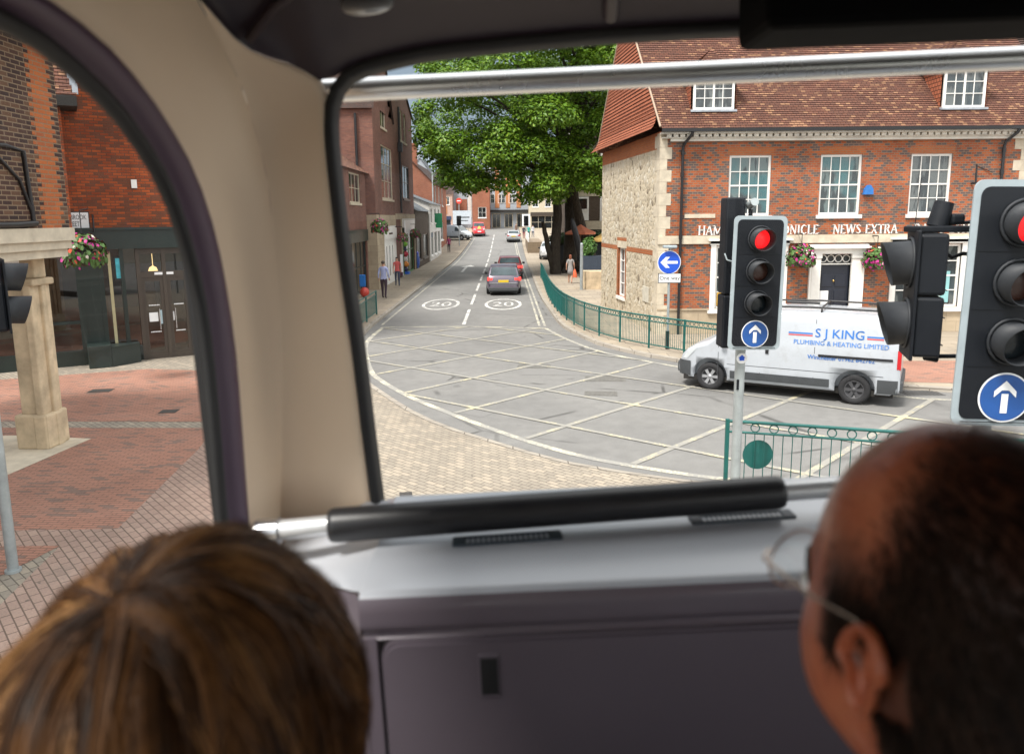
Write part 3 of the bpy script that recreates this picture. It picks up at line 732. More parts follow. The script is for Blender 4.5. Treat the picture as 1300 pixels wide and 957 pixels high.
# flint side wall, slightly out of square
SB = Vector((-.88, 8.45, 0)); SL = SB.length; srz = math.atan2(-SB.y, -SB.x)
MS = Matrix.Translation(SB) @ Matrix.Rotation(srz, 4, 'Z')            # local x from back corner to front corner, outside on the left
sw = (SL*.36, .78, SL*.49, 2.72)
m = MB(); wall_grid(m, SL, -.1, 6.12, [sw], .18, 0, MS, 1)
m.add([MS @ Vector(p) for p in ((0,0,6.12),(SL,0,6.12),(SL,0,EZ),(0,0,EZ))], [(0,1,2,3)], 1)
m.box(sw[0]-.22,-.004,sw[1]-.06,sw[0],.05,sw[3]+.25,1,MS); m.box(sw[2],-.004,sw[1]-.06,sw[2]+.16,.05,sw[3]+.02,1,MS)
m.box(.0,-.004,2.62,sw[0]-.22,.05,2.80,1,MS); m.box(sw[2]+.2,-.004,2.62,SL-.55,.05,2.80,1,MS); m.box(sw[0]-.22,-.005,2.99,sw[2]+.18,.05,3.12,1,MS)
m.box(sw[0]-.1,-.02,2.72,sw[2]+.22,.05,2.98,2,MS)
m.build('flint_wall', [M['flint'], M['quoin_brick'], M['cream']], nb)
sash(nb, sw[0], sw[1], sw[2], sw[3], 2, 4, .13, .07, .03, MS, mid=False)
m = MB(); m.bbox(SL*.80,-.03,.95,SL*.885,.0,1.5,.01,0,MS); m.build('notice_plaque', plain('pale_plaque', (.55,.52,.44), .6), nb)
m = MB()
rq = random.Random(3); z = -.1; k = 0
while z < EZ-.06:
    h = .34 + rq.random()*.06; l1, l2 = (.60, .30) if k % 2 else (.36, .50)
    z1_ = min(EZ-.05, z+h-.006)
    m.box(-.006, -.012, z, l2*.75, .1, z1_)
    m.box(SL-l1, -.012, z, SL+.004, .1, z1_, 0, MS); z += h; k += 1
z = .9; k = 0
while z < 6.3:
    h = .34; m.box(LF-(.55 if k % 2 else .32), -.012, z, LF+.01, .1, z+h-.006); z += h; k += 1
m.build('quoins', M['cream'], nb)
# back and right-hand walls
m = MB(); m.quad((LF,0,-.1),(LF,8.4,-.1),(LF,8.4,EZ),(LF,0,EZ)); m.quad((LF,8.4,-.1),(SB.x,8.45,-.1),(SB.x,8.45,EZ),(LF,8.4,EZ))
m.poly([(LF,0,EZ),(LF,8.4,EZ),(LF,4.4,EZ+4.9)])
m.build('rear_wall', M['orange_brick'], nb)
# stone band, cornice with dentils, gutter
m = MB(); m.box(-.03,-.07,hzz(308.5),LF,.03,hzz(300)); m.box(.0,-.05,hzz(300),LF,.03,hzz(298.5))
m.box(hx(871),-.03,hzz(276.5),hx(910),.02,hzz(271.5)); m.build('string_course', M['cream'], nb)
m = MB(); m.box(.30,-.14,6.33,LF-.1,.02,6.42); m.box(.02,-.20,6.42,LF,.02,6.455); m.box(-.02,-.36,6.545,LF+.05,.02,6.62)
for k in range(56): x = .15 + k*.216; m.box(x,-.27,6.455,x+.15,.0,6.545)
m.build('cornice', plain('aged_cornice_paint', (.60,.575,.52), .6, var=.2, scale=2.), nb)
m = MB(); m.box(-.05,-.48,6.60,LF+.6,-.37,6.70); m.build('gutter', M['black_metal'], nb)
def downpipe(x, z1, name='downpipe'):
    m = MB(); m.tube([(x+.24,-.42,6.60),(x+.2,-.40,6.50),(x+.03,-.12,6.24),(x,-.10,6.10),(x,-.10,.0)], .048, 10)
    for z in (5.9,5.2,3.2,1.9): m.cyl((x,-.10,z),(x,-.10,z+.14), .065, None, 10)
    m.build(name, M['black_metal'], nb)
downpipe(hx(866), 6.4); downpipe(hx(1268), 6.4)
# windows
for i, o in enumerate(uw): sash(nb, o[0], o[1], o[2], o[3], 4, 4, .11, .075, .026, pane_mat=('pane_teal','pane_teal','pane')[i])
for i, o in enumerate(gw):
    w_ = sash(nb, o[0], o[1], o[2], o[3], 4, 4, .11, .08, .03, pane_mat='pane')
    m = MB(); a, b, c, d = o
    m.box(a-.17,-.05,b-.05,a,.1,d+.02); m.box(c,-.05,b-.05,c+.17,.1,d+.02); m.box(a-.2,-.07,d+.02,c+.2,.1,d+.16); m.box(a-.28,-.17,d+.16,c+.28,.0,d+.22); m.box(a-.23,-.10,b-.14,c+.23,.06,b-.05)
    m.build('architrave', M['white'], w_)
    m = MB(); m.quad((a+.1,.09,b+.1),((a+c)/2,.09,b+.1),((a+c)/2,.09,b+.55),(a+.1,.09,b+.55),0) if i == 0 else m.quad((a+1.5,.09,b+.15),(a+1.9,.09,b+.15),(a+1.9,.09,b+1.2),(a+1.5,.09,b+1.2),1)
    m.build('window_poster', [plain('ochre_poster', (.60,.36,.06), .6), plain('teal_poster', (.25,.50,.52), .6)], w_)
# doorway
m = MB(); a, b, c, d = dr
a2, c2 = hx(1026, 37.8), hx(1095, 37.8)
for x0, x1 in ((a2,a),(c,c2)):
    m.box(x0,-.10,-.05,x1,.16,d+.02); m.box(x0-.03,-.14,-.05,x1+.03,-.0,.35); m.box(x0-.02,-.13,d-.12,x1+.02,.0,d+.02)
    m.box(x0+.08,-.115,.5,x1-.08,-.10,d-.25)
m.box(a2-.02,-.12,d+.02,c2+.02,.1,d+.20); m.box(a2-.10,-.26,d+.20,c2+.12,.1,d+.27); m.box(a2-.05,-.18,d+.27,c2+.07,.1,d+.33)
m.box(a,.02,hzz(336),c,.14,hzz(334.5))
m.build('door_surround', M['white'], nb)
m = MB(); m.box(a,.09,.0,c,.13,hzz(336.5))
for q in ((.10,.25,.46,.75),(.54,.25,.90,.75),(.10,.85,.46,1.45),(.54,.85,.90,1.45),(.10,1.55,.46,1.95),(.54,1.55,.90,1.95)):
    x0, x1 = a+(c-a)*q[0], a+(c-a)*q[2]; m.bbox(x0,.07,q[1],x1,.095,q[3],.01)
dro = m.build('door', plain('navy_door_paint', (.012,.016,.028), .35), nb)
m = MB(); m.ball(((a+c)/2+.28,.06,1.05),.035); m.ball(((a+c)/2,.07,1.75),.04,8,6); m.build('handle', plain('brass', (.6,.42,.16), .3, metal=1.), dro)
m = MB(); m.box(a+.04,.055,.95,a+.36,.069,1.42); m.build('notice', M['wht_sign'], dro)
m = MB(); m.quad((a,.10,hzz(334)),(c,.10,hzz(334)),(c,.10,d),(a,.10,d),1)
for k in range(4):
    xx = a+(c-a)*(k+.5)/4; zz = (hzz(334)+d)/2; rr = min((c-a)/8,(d-hzz(334))/2)*.92
    m.tube([Vector((xx+rr*math.cos(t_*math.pi/8),.08,zz+rr*math.sin(t_*math.pi/8))) for t_ in range(16)], .018, 5, 0, closed=True)
m.build('fanlight', [M['white'], M['pane_dark']], nb)

# raised serif lettering
def stroke_letters(m, body, x, z, h, T):
    F = {'H':(.80,[((.14,0),(.14,1),1),((.66,0),(.66,1),1),((.14,.52),(.66,.52),0)],[(.14,0),(.14,1),(.66,0),(.66,1)]),
    'A':(.80,[((.10,0),(.40,1),0),((.40,1),(.70,0),1),((.22,.36),(.58,.36),0)],[(.10,0),(.70,0)]),
    'M':(1.0,[((.14,0),(.14,1),0),((.14,1),(.50,.1),1),((.50,.1),(.86,1),0),((.86,0),(.86,1),1)],[(.14,0),(.86,0),(.10,1),(.90,1)]),
    'P':(.66,[((.16,0),(.16,1),1),((.16,.97),(.42,.97),0),((.42,.97),(.56,.76),1),((.56,.76),(.42,.50),1),((.42,.50),(.16,.50),0)],[(.16,0)]),
    'S':(.58,[((.50,.82),(.38,.97),0),((.38,.97),(.18,.93),0),((.18,.93),(.12,.74),1),((.12,.74),(.46,.34),1),((.46,.34),(.46,.14),1),((.46,.14),(.30,.03),0),((.30,.03),(.10,.14),0)],[]),
    'I':(.36,[((.18,0),(.18,1),1)],[(.18,0),(.18,1)]),
    'R':(.74,[((.16,0),(.16,1),1),((.16,.97),(.42,.97),0),((.42,.97),(.56,.76),1),((.56,.76),(.42,.50),1),((.42,.50),(.16,.50),0),((.36,.5),(.64,0),1)],[(.16,0),(.66,0)]),
    'E':(.64,[((.16,0),(.16,1),1),((.16,.97),(.54,.97),0),((.16,.52),(.44,.52),0),((.16,.03),(.56,.03),0)],[(.54,.9),(.56,.1)]),
    'C':(.74,[((.64,.84),(.44,.98),0),((.44,.98),(.20,.84),1),((.20,.84),(.12,.5),1),((.12,.5),(.20,.16),1),((.20,.16),(.44,.02),1),((.44,.02),(.66,.16),0)],[]),
    'O':(.82,[((.40,.98),(.18,.84),0),((.18,.84),(.10,.5),1),((.10,.5),(.18,.16),1),((.18,.16),(.40,.02),0),((.40,.02),(.62,.16),0),((.62,.16),(.70,.5),1),((.70,.5),(.62,.84),1),((.62,.84),(.40,.98),0)],[]),
    'N':(.80,[((.14,0),(.14,1),0),((.14,1),(.66,0),1),((.66,0),(.66,1),0)],[(.14,0),(.10,1),(.66,1)]),
    'L':(.62,[((.16,0),(.16,1),1),((.16,.03),(.56,.03),0)],[(.16,1),(.56,.1)]),
    'W':(1.1,[((.08,1),(.32,0),1),((.32,0),(.54,1),0),((.54,1),(.78,0),1),((.78,0),(1.0,1),0)],[(.08,1),(.54,1),(1.0,1)]),
    'X':(.76,[((.10,1),(.62,0),1),((.10,0),(.62,1),0)],[(.10,0),(.62,0),(.10,1),(.62,1)]),
    'T':(.68,[((.34,0),(.34,1),1),((.04,.97),(.64,.97),0)],[(.34,0),(.06,.9),(.62,.9)]),
    'D':(.78,[((.16,0),(.16,1),1),((.16,.97),(.42,.97),0),((.42,.97),(.62,.76),1),((.62,.76),(.64,.28),1),((.64,.28),(.42,.03),1),((.42,.03),(.16,.03),0)],[(.16,0),(.16,1)]),
    'Y':(.74,[((.36,0),(.36,.48),1),((.36,.48),(.08,1),1),((.36,.48),(.64,1),0)],[(.36,0),(.08,1),(.64,1)])}
    for ch in body:
        if ch == ' ': x += .45*h; continue
        adv, st, sf = F[ch]
        for (a, b, thick) in st:
            a = Vector((a[0]*h, a[1]*h)); b = Vector((b[0]*h, b[1]*h)); d = (b-a).normalized(); n = Vector((-d.y, d.x))*h*(.075 if thick else .035); e = d*h*.01
            q = [a-n-e, b-n+e, b+n+e, a+n-e]
            f = [T @ Vector((x+p.x,-.02,z+p.y)) for p in q]; g_ = [T @ Vector((x+p.x,.0,z+p.y)) for p in q]
            m.add(f+g_, [(0,1,2,3),(0,4,5,1),(1,5,6,2),(2,6,7,3),(3,7,4,0)])
        for sx_, sz_ in sf:
            zc = sz_*h + (h*.02 if sz_ < .05 else -h*.02 if sz_ > .95 else 0)
            m.box(x+sx_*h-h*.13,-.021,z+zc-h*.022,x+sx_*h+h*.13,.0,z+zc+h*.022,0,T)
        x += adv*h
    return x
m = MB(); I4 = Matrix.Identity(4); lz = hzz(297.5); lh = .30
def fit(body, p0, p1):
    tmp = MB(); w0 = stroke_letters(tmp, body, 0, 0, lh, I4); sc_ = (p1-p0)/w0
    stroke_letters(m, body, 0, 0, lh, Matrix.Translation((p0,0,lz)) @ Matrix.Diagonal((sc_,1,1,1)))
fit('HAMPSHIRE CHRONICLE', hx(889), hx(1043)); fit('NEWS EXTRA', hx(1061), hx(1144)); fit('DAILY ECHO', hx(1164), hx(1246))
m.build('lettering', M['white'], nb)
m = MB(); m.poly([(hx(1096),-.02,hzz(249.5)),(hx(1108),-.02,hzz(249.5)),(hx(1107.5),-.02,hzz(243)),(hx(1104),-.02,hzz(238)),(hx(1101),-.02,hzz(238)),(hx(1097),-.02,hzz(243))]); n_ = len(m.v)
pl = [(v[0], v[2]) for v in m.v]; m = MB(); m.prism(pl, .0, .12, 0, Matrix.Rotation(R(90), 4, 'X')); m.build('alarm_box', plain('alarm_blue', (.02,.16,.50), .4), nb)
m = MB(); x = hx(1238); m.tube([(x,0,hzz(214)),(x,-.02,hzz(236))], .03, 6); m.tube([(x-.15,-.02,hzz(237)),(x+.1,-.5,hzz(236))], .03, 6); m.tube([(x+.02,0,hzz(216)),(x+.5,-.05,hzz(224))], .012, 5); m.build('flag_bracket', M['black_metal'], nb)

# roof
RZ, RY = 11.62, 4.4
fz, fy = 6.70, -.42
rx0 = lambda y: SB.x*y/8.45 - .10
m = MB()
tiled(m, (rx0(fy),fy,fz), (LF+1.0,fy,fz), (LF+1.0,RY,RZ), (rx0(RY),RY,RZ))
m.quad((rx0(8.9),8.9,fz),(LF+1.0,8.9,fz),(LF+1.0,RY,RZ),(rx0(RY),RY,RZ))
m.tube([(rx0(RY),RY,RZ+.03),(LF+1.0,RY,RZ+.03)], .11, 8)
rf = m.build('roof', M['tile_roof'], nb)
m = MB()                                                             # tile-hung gable with a splayed foot
gb = [Vector((rx0(fy)-.02,fy,fz+.0)), Vector((rx0(8.85)-.02,8.85,fz)), Vector((rx0(RY),RY,RZ))]
n = 40
for i in range(n):
    f0, f1 = i/n, (i+1)/n
    spl = lambda f: Vector((-.28*max(0,1-f/.12)**2 - .02, 0, 0))
    a, b = gb[0].lerp(gb[2], f0), gb[1].lerp(gb[2], f0); c, d = gb[1].lerp(gb[2], f1), gb[0].lerp(gb[2], f1)
    lipv = Vector((-.028,0,0))
    m.add([a+spl(f0)+lipv, b+spl(f0)+lipv, c+spl(f1), d+spl(f1)], [(0,1,2,3)]); m.add([a+spl(f0), b+spl(f0), b+spl(f0)+lipv, a+spl(f0)+lipv], [(0,1,2,3)])
m.build('tile_hung_gable', M['tile_hung'], nb)
m = MB(); m.tube([gb[0]+Vector((-.03,-.02,.06)), gb[2]+Vector((-.02,0,.08))], .035, 6); m.tube([gb[1]+Vector((-.03,.02,.03)), gb[2]+Vector((-.02,0,.05))], .045, 6); m.build('verge', plain('verge_mortar', (.36,.27,.2), .9), rf)
slope = (RZ-fz)/(RY-fy)
def dormer(px0, px1, zb, zt, label=None):
    yf = (zb-fz)/slope + fy - .02; Yw = OY+yf
    x0 = at(px0, 120, Yw).x - OX; x1 = at(px1, 120, Yw).x - OX
    d = MB(); yb = (zt-fz)/slope + fy
    for x, s in ((x0-.07,-1),(x1+.07,1)): d.add([(x,yf,zb-.02),(x,yf,zt),(x,yb,zt)], [(0,1,2)], 0)
    d.quad((x0-.07,yf,zb-.02),(x1+.07,yf,zb-.02),(x1+.07,yf,zb+.02),(x0-.07,yf,zb+.02),1)
    # little hipped tile roof
    xm = (x0+x1)/2; zp = zt+.95; yp = (zp-fz)/slope+fy; e = .2
    A0, A1 = Vector((x0-e,yf-.16,zt)), Vector((x1+e,yf-.16,zt)); Pk = Vector((xm,yf+.55,zp-.05)); Pb = Vector((xm,yp,zp-.05))
    B0, B1 = Vector((x0-e,yb,zt)), Vector((x1+e,yb,zt))
    dm = d.build('dormer', [M['tile_hung'], M['lead']], nb)
    r = MB(); tiled(r, A0, A1, Pk+Vector((.02,0,0)), Pk); tiled(r, B0, A0, Pk, Pb); tiled(r, A1, B1, Pb, Pk); r.box(x0-e+.01,yf-.15,zt-.05,x1+e-.01,yf+.1,zt)
    r.build('dormer_roof', M['tile_roof'], dm)
    T = Matrix.Translation((0,yf,0))
    sash(dm, x0, zb, x1, zt-.05, 4, 3, .0, .075, .024, T, mull=True, sill=False, mid=False)
    s_ = MB(); s_.box(x0-.08,yf-.14,zb-.07,x1+.08,yf+.02,zb-.005); s_.build('lead_sill', M['lead'], dm)
dormer(880, 932, 7.34, 8.42); dormer(1197, 1250, 7.34, 8.66)

# flower baskets on the front
M['leaf_g'] = plain('basket_foliage', (.06,.13,.025), .6, var=.5, scale=12)
M['petal'] = plain('magenta_petals', (.42,.02,.20), .55, var=.3, scale=20)
M['petal_w'] = plain('white_petals', (.75,.68,.60), .55, var=.1)
M['petal_r'] = plain('orange_red_petals', (.55,.08,.04), .55, var=.3)
def basket(c, rad, label, hang, group='hanging flower baskets', seed=1, arm=None):
    rr = random.Random(seed); t = thing('hanging_basket', label, 'flower basket', c, 0, group)
    m = MB(); m.lathe([(.001,-rad*.75),(rad*.45,-rad*.62),(rad*.68,-rad*.2),(rad*.72,0)], 14); m.build('basket', M['terracotta'], t)
    for nm, mats, cnt, sz in (('foliage', [M['leaf_g']], 340, .16), ('blooms', [M['petal'], M['petal_w'], M['petal_r']], 190, .12)):
        m = MB()
        for _ in range(cnt):
            a = rr.random()*6.283; e = rr.uniform(-.55, 1.35); q = rad*rr.uniform(.78, 1.08 if nm == 'foliage' else 1.14)
            p = Vector((math.cos(a)*math.cos(e)*q, math.sin(a)*math.cos(e)*q, math.sin(e)*q*.85 - (.35*rad*rr.random() if e < .3 else 0)))
            n = (p.normalized() + Vector((rr.uniform(-.6,.6), rr.uniform(-.6,.6), rr.uniform(-.3,.7)))).normalized()
            u = n.orthogonal().normalized(); v = n.cross(u); s = rad*sz*rr.uniform(.6, 1.3)
            k = 5; mi = 0
            if nm == 'blooms': mi = 0 if rr.random() < .74 else (1 if p.x > 0 and rr.random() < .6 else 2)
            m.add([p + (u*math.cos(6.283*j/k)+v*math.sin(6.283*j/k))*s*(1 if j % 2 else .75) + n*(.2*s if j % 2 else 0) for j in range(k)], [tuple(range(k))], mi)
        m.build(nm, mats, t, recalc=False)
    m = MB(); m.tube([(0,0,rad*.2),(0,0,hang)], .012, 5)
    if arm: m.tube([(0,0,hang), arm], .018, 6)
    m.build('bracket', M['black_metal'], t)
    return t
p = at(1017, 326, OY-.45); basket(p, .44, 'hanging basket of magenta and white flowers left of the navy door', .75, seed=4, arm=(0,.45,.75))
p = at(1113, 329, OY-.45); basket(p, .42, 'hanging basket of magenta flowers right of the navy door', .75, seed=9, arm=(0,.45,.75))

# dark-roofed neighbour to the right
nh = thing('neighbour_house', 'house with a dark weathered tile roof beyond the corner building', 'building', (18.6,27.5,PZ))
m = MB(); m.box(0,0,-.1,12,9,6.4); m.build('wall', M['orange_brick'], nh)
m = MB(); tiled(m, (-.6,-.4,6.4), (12.4,-.4,6.4), (12.4,4.5,13.2), (-.6,4.5,13.2)); m.quad((-.6,9.4,6.4),(12.4,9.4,6.4),(12.4,4.5,13.2),(-.6,4.5,13.2)); m.poly([(-.3,0,6.4),(-.3,9,6.4),(-.3,4.5,12.9)]); m.build('roof', M['old_tile'], nh)
sash(nh, 2, 3.9, 3.3, 5.7, 3, 4, -.02, .06, .02, sill=False); sash(nh, 6, 3.9, 7.3, 5.7, 3, 4, -.02, .06, .02, sill=False)
# ------------------------------------------------------------- generic street house
def house(name, label, loc, rz, L, D, H, wall, roof=None, rh=2.5, ridge='x', wins=(), shop=None, pane='pane', frame='white', cat_='building', parap=False, base=None, bz=0., hip=0., group=None):
    t = thing(name, label, cat_, loc, R(rz), group)
    ops = [w_[:4] for w_ in wins]
    if shop: ops.append((shop[0],.0,shop[1],shop[2]))
    m = MB(); wall_grid(m, L, -.3, H, ops, .14)
    m.quad((0,0,-.3),(0,D,-.3),(0,D,H),(0,0,H)); m.quad((L,0,-.3),(L,D,-.3),(L,D,H),(L,0,H)); m.quad((0,D,-.3),(L,D,-.3),(L,D,H),(0,D,H))
    if ridge == 'x' and roof: m.poly([(0,0,H),(0,D,H),(0,D/2,H+rh)]); m.poly([(L,0,H),(L,D,H),(L,D/2,H+rh)])
    if ridge == 'y' and roof: m.poly([(0,0,H),(L,0,H),(L/2,0,H+rh)]); m.poly([(0,D,H),(L,D,H),(L/2,D,H+rh)])
    if not roof: m.quad((0,0,H-.3),(L,0,H-.3),(L,D,H-.3),(0,D,H-.3)); m.box(-.05,-.06,H-.22,L+.05,.02,H+.04)
    m.build('wall', M[wall], t)
    if roof:
        m = MB(); o = .22
        if ridge == 'x':
            s = rh/(D/2)
            m.add([(-o,-o,H-o*s+.03),(L+o,-o,H-o*s+.03),(L+o,D/2,H+rh+.03),(-o,D/2,H+rh+.03)], [(0,1,2,3)]); m.add([(-o,D+o,H-o*s+.03),(L+o,D+o,H-o*s+.03),(L+o,D/2,H+rh+.03),(-o,D/2,H+rh+.03)], [(0,1,2,3)])
        else:
            s = rh/(L/2)
            m.add([(-o,-.12,H-o*s+.03),(-o,D,H-o*s+.03),(L/2,D,H+rh+.03),(L/2,-.12,H+rh+.03)], [(0,1,2,3)]); m.add([(L+o,-.12,H-o*s+.03),(L+o,D,H-o*s+.03),(L/2,D,H+rh+.03),(L/2,-.12,H+rh+.03)], [(0,1,2,3)])
        r = m.build('roof', M[roof], t)
    for w_ in wins:
        sash(t, w_[0], w_[1], w_[2], w_[3], w_[4], w_[5], .09, .07, .03, frame_mat=w_[6] if len(w_) > 6 else frame, pane_mat=w_[7] if len(w_) > 7 else pane, mid=False)
    if shop:
        a, b, c = shop[:3]
        o = sash(t, a, .0, b, c-.55, max(2, int((b-a)/1.1)), 2, .12, .09, .05, frame_mat=shop[3], pane_mat='pane_dark', mid=False, sill=False, name='shop_window')
        m = MB(); m.box(a-.1,-.10,c-.6,b+.1,.1,c+.02); m.build('fascia', M[shop[4]] if len(shop) > 4 else M[shop[3]], t)
    return t
M['navy'] = plain('navy_fascia', (.02,.035,.09), .5); M['green_shop'] = plain('green_shop_paint', (.06,.19,.06), .5)
M['pink_render'] = plain('pink_render', (.42,.29,.24), .85, var=.2); M['grey_render'] = plain('grey_render', (.33,.36,.40), .8, var=.2)
M['cream_render'] = plain('cream_band', (.50,.44,.33), .8, var=.15); M['light_render'] = plain('pale_render', (.62,.60,.57), .8, var=.12)
M['dgreen'] = plain('dark_green_shop_frame', (.012,.022,.019), .35); M['bronze'] = plain('bronze_door_frame', (.055,.042,.032), .4, var=.1)
M['mullion'] = plain('stone_mullion', (.55,.47,.36), .8)
M['orange_render'] = plain('orange_cladding', (.46,.19,.08), .8, var=.15)

# ------------------------------------------------------------- left corner: pub-restaurant with red brick over dark glass
P0 = Vector((-14.6,18.93,PZ)); dW = Vector((.862,.507,0)); WRZ = math.atan2(.507,.862)
def wl(px, py):                         # hit of a sight line with that wall: (along, height)
    d = ray(px, py); n = Vector((-dW.y, dW.x, 0)); t_ = (P0-E0).dot(n)/d.dot(n); h = E0+d*t_
    return (h-P0).dot(dW), h.z-PZ
sb = thing('shop_building', 'red brick building with dark green glazed shopfront and bronze double doors behind the arcade pier', 'building', P0, WRZ)
LW = 8.0
m = MB(); wall_grid(m, LW, 3.76, 12.5, []); m.quad((LW,0,-.1),(LW,8,-.1),(LW,8,12.5),(LW,0,12.5)); m.quad((0,0,3.76),(0,8,3.76),(0,8,12.5),(0,0,12.5))
m.build('wall', M['red_brick'], sb)
fx = wl(0,320)[0]
m = MB(); m.box(-.2,-.16,3.18,LW,.05,3.70); m.box(-.25,-.22,3.70,LW,.05,3.765)
m.build('fascia', M['dgreen'], sb)
tx = lambda px, py=400: wl(px, py)[0]
tz = lambda py, px=200: wl(px, py)[1]
x_w0, x_w1 = tx(58), tx(101); x_p1 = tx(131); x_g1 = tx(158); x_d0, x_dm, x_d1 = tx(183), tx(213), tx(241)
x_e = tx(285)
m = MB()                                                             # frames
zt = 3.18
for x, w_ in ((x_w0-.2,.14),(x_w1,.16),(x_p1,.10),(x_g1,.10),(x_d0-.10,.10),(x_dm-.05,.10),(x_d1,.10),(x_e,.12)):
    m.box(x,-.04,0,x+w_,.14,zt,0 if x < x_d0-.2 else 1)
m.box(-.1,-.03,0,x_d0-.1,.12,.42,0); m.box(x_w0,-.03,1.16,x_w1,.10,1.24,0); m.box(x_d0-.1,-.03,2.35,x_e,.12,2.52,1); m.box(x_d0-.1,-.03,3.02,x_e,.12,zt,1)
m.box(x_w1+.16,-.02,.42,x_p1,.08,zt,0)
m.box(x_d0,-.02,.0,x_d1,.10,.12,1); m.box(x_g1+.1,-.03,.0,x_d0-.1,.1,.16,0)
m.box(x_d1,-.02,.0,x_e,.10,.16,1)
m.build('shopfront_frame', [M['dgreen'], M['bronze']], sb)
M['shop_glass'] = glassy('dark_shop_glass', (.50,.56,.55), .10, .0)
m = MB(); WB = plain('warm_room', (.20,.10,.055), .8, var=.3, scale=1.2)
m.quad((-.2,3.6,0),(LW-.1,3.6,0),(LW-.1,3.6,3.7),(-.2,3.6,3.7)); m.quad((-.2,.16,.02),(LW-.1,.16,.02),(LW-.1,3.6,.02),(-.2,3.6,.02)); m.quad((-.2,.16,3.6),(LW-.1,.16,3.6),(LW-.1,3.6,3.6),(-.2,3.6,3.6)); m.quad((-.2,.16,0),(-.2,3.6,0),(-.2,3.6,3.6),(-.2,.16,3.6))
for k in range(6): m.box(.3+k*1.3,2.4,.0,.9+k*1.3,3.0,.75); m.box(.2+k*1.3,3.45,1.2,1.1+k*1.3,3.58,2.6,1)
m.build('dining_room', [WB, plain('dark_panel', (.05,.03,.03), .6)], sb)
for k in range(3):
    m = MB(); m.lathe([(.02,.25),(.10,.2),(.17,.0),(.001,.02)], 14, 0, Matrix.Translation((2.2+k*1.5,1.4,2.35))); m.cyl((2.2+k*1.5,1.4,2.6),(2.2+k*1.5,1.4,3.6),.01,None,5); m.build('pendant_lamp', emit('warm_lamp', (1.,.62,.28), 1.6), sb)
m = MB()
for a, b in ((-.1,x_w0-.1),(x_w0,x_w1),(x_p1+.1,x_g1),(x_g1+.1,x_d0-.1),(x_d1+.1,x_e)): m.quad((a,.06,.1),(b,.06,.1),(b,.06,zt),(a,.06,zt))
m.quad((x_d0,.06,2.5),(x_e,.06,2.5),(x_e,.06,3.05),(x_d0,.06,3.05))
m.build('shop_window', M['shop_glass'], sb, recalc=False)
for a, b in ((x_d0,x_dm-.05),(x_dm+.05,x_d1)):
    m = MB()
    m.box(a,-.01,.02,a+.09,.05,2.35); m.box(b-.09,-.01,.02,b,.05,2.35); m.box(a+.09,-.01,.02,b-.09,.05,.22); m.box(a+.09,-.01,2.24,b-.09,.05,2.35)
    dd_ = m.build('door', M['bronze'], sb)
    m = MB(); m.quad((a+.09,.02,.2),(b-.09,.02,.2),(b-.09,.02,2.26),(a+.09,.02,2.26)); m.build('pane', M['shop_glass'], dd_, recalc=False)
    m = MB()
    for k in range(7):
        for z in (.78, 1.55): m.disc((a+.16+(b-a-.32)*k/6, .015, z), (0,-1,0), .018, 8)
    m.build('dots', M['wht_sign'], dd_)
    m = MB(); xm = (a+b)/2 + (.0 if a == x_d0 else -.22); m.box(xm-.15,.008,1.08,xm+.08,.018,1.34)
    if a == x_d0: m.box(xm+.12,.008,1.0,xm+.36,.018,1.4,1)
    m.build('notice', [M['wht_sign'], plain('pale_blue_notice', (.45,.60,.66), .5)], dd_)
    m = MB(); hx_ = b-.16 if a == x_d0 else a+.16; m.tube([(hx_,-.05,.85),(hx_,-.05,1.45)], .016, 8); m.build('handle', M['steel'], dd_)
m = MB(); xa = x_d1+.14; m.box(xa,.03,1.1,xa+.42,.045,1.62); 
for i in range(2):
    for j in range(3): m.box(xa+.06+i*.17,.02,1.15+j*.15,xa+.18+i*.17,.031,1.26+j*.15,1)
m.disc((xa+.2,.03,2.05), (0,-1,0), .20, 20, 0, .15); m.disc((xa+.2,.03,2.05), (0,-1,0), .10, 20, 0)
m.build('window_sticker', [plain('pale_green_sticker', (.55,.68,.62), .5), M['blk_sign']], sb)
m = MB(); xa = tx(150); m.box(xa,-.02,2.28,tx(162.5),.03,2.98,0); m.box(xa+.05,-.03,2.36,tx(162)-.05,-.021,2.92,1)
m.build('menu_screen', [M['blk_sign'], plain('cyan_menu', (.05,.36,.44), .4, var=.3, scale=9)], sb)
m = MB(); m.box((x_d0+x_d1)/2-.25,-.035,2.42,(x_d0+x_d1)/2+.25,-.032,2.49); m.build('door_plate', M['wht_sign'], sb)
m = MB(); m.box(tx(143),.02,.1,tx(147),.05,3.1); m.build('gold_pilaster', plain('pale_gold_panel', (.42,.38,.22), .6), sb)
# dark green planter box at its foot and the warm room behind the glass
m = MB(); m.bbox(x_w1+.1,-.75,.0,x_p1+.1,-.05,.62,.02); m.prism([(x_p1+.1,-.75),(x_g1+.3,-.30),(x_g1+.3,-.05),(x_p1+.1,-.05)], 0, .55)
tag(m.build('planter_box', M['dgreen']), 'low dark green box planter at the foot of the glazed shopfront', 'planter').matrix_world = lmat(P0.x,P0.y,P0.z,WRZ)
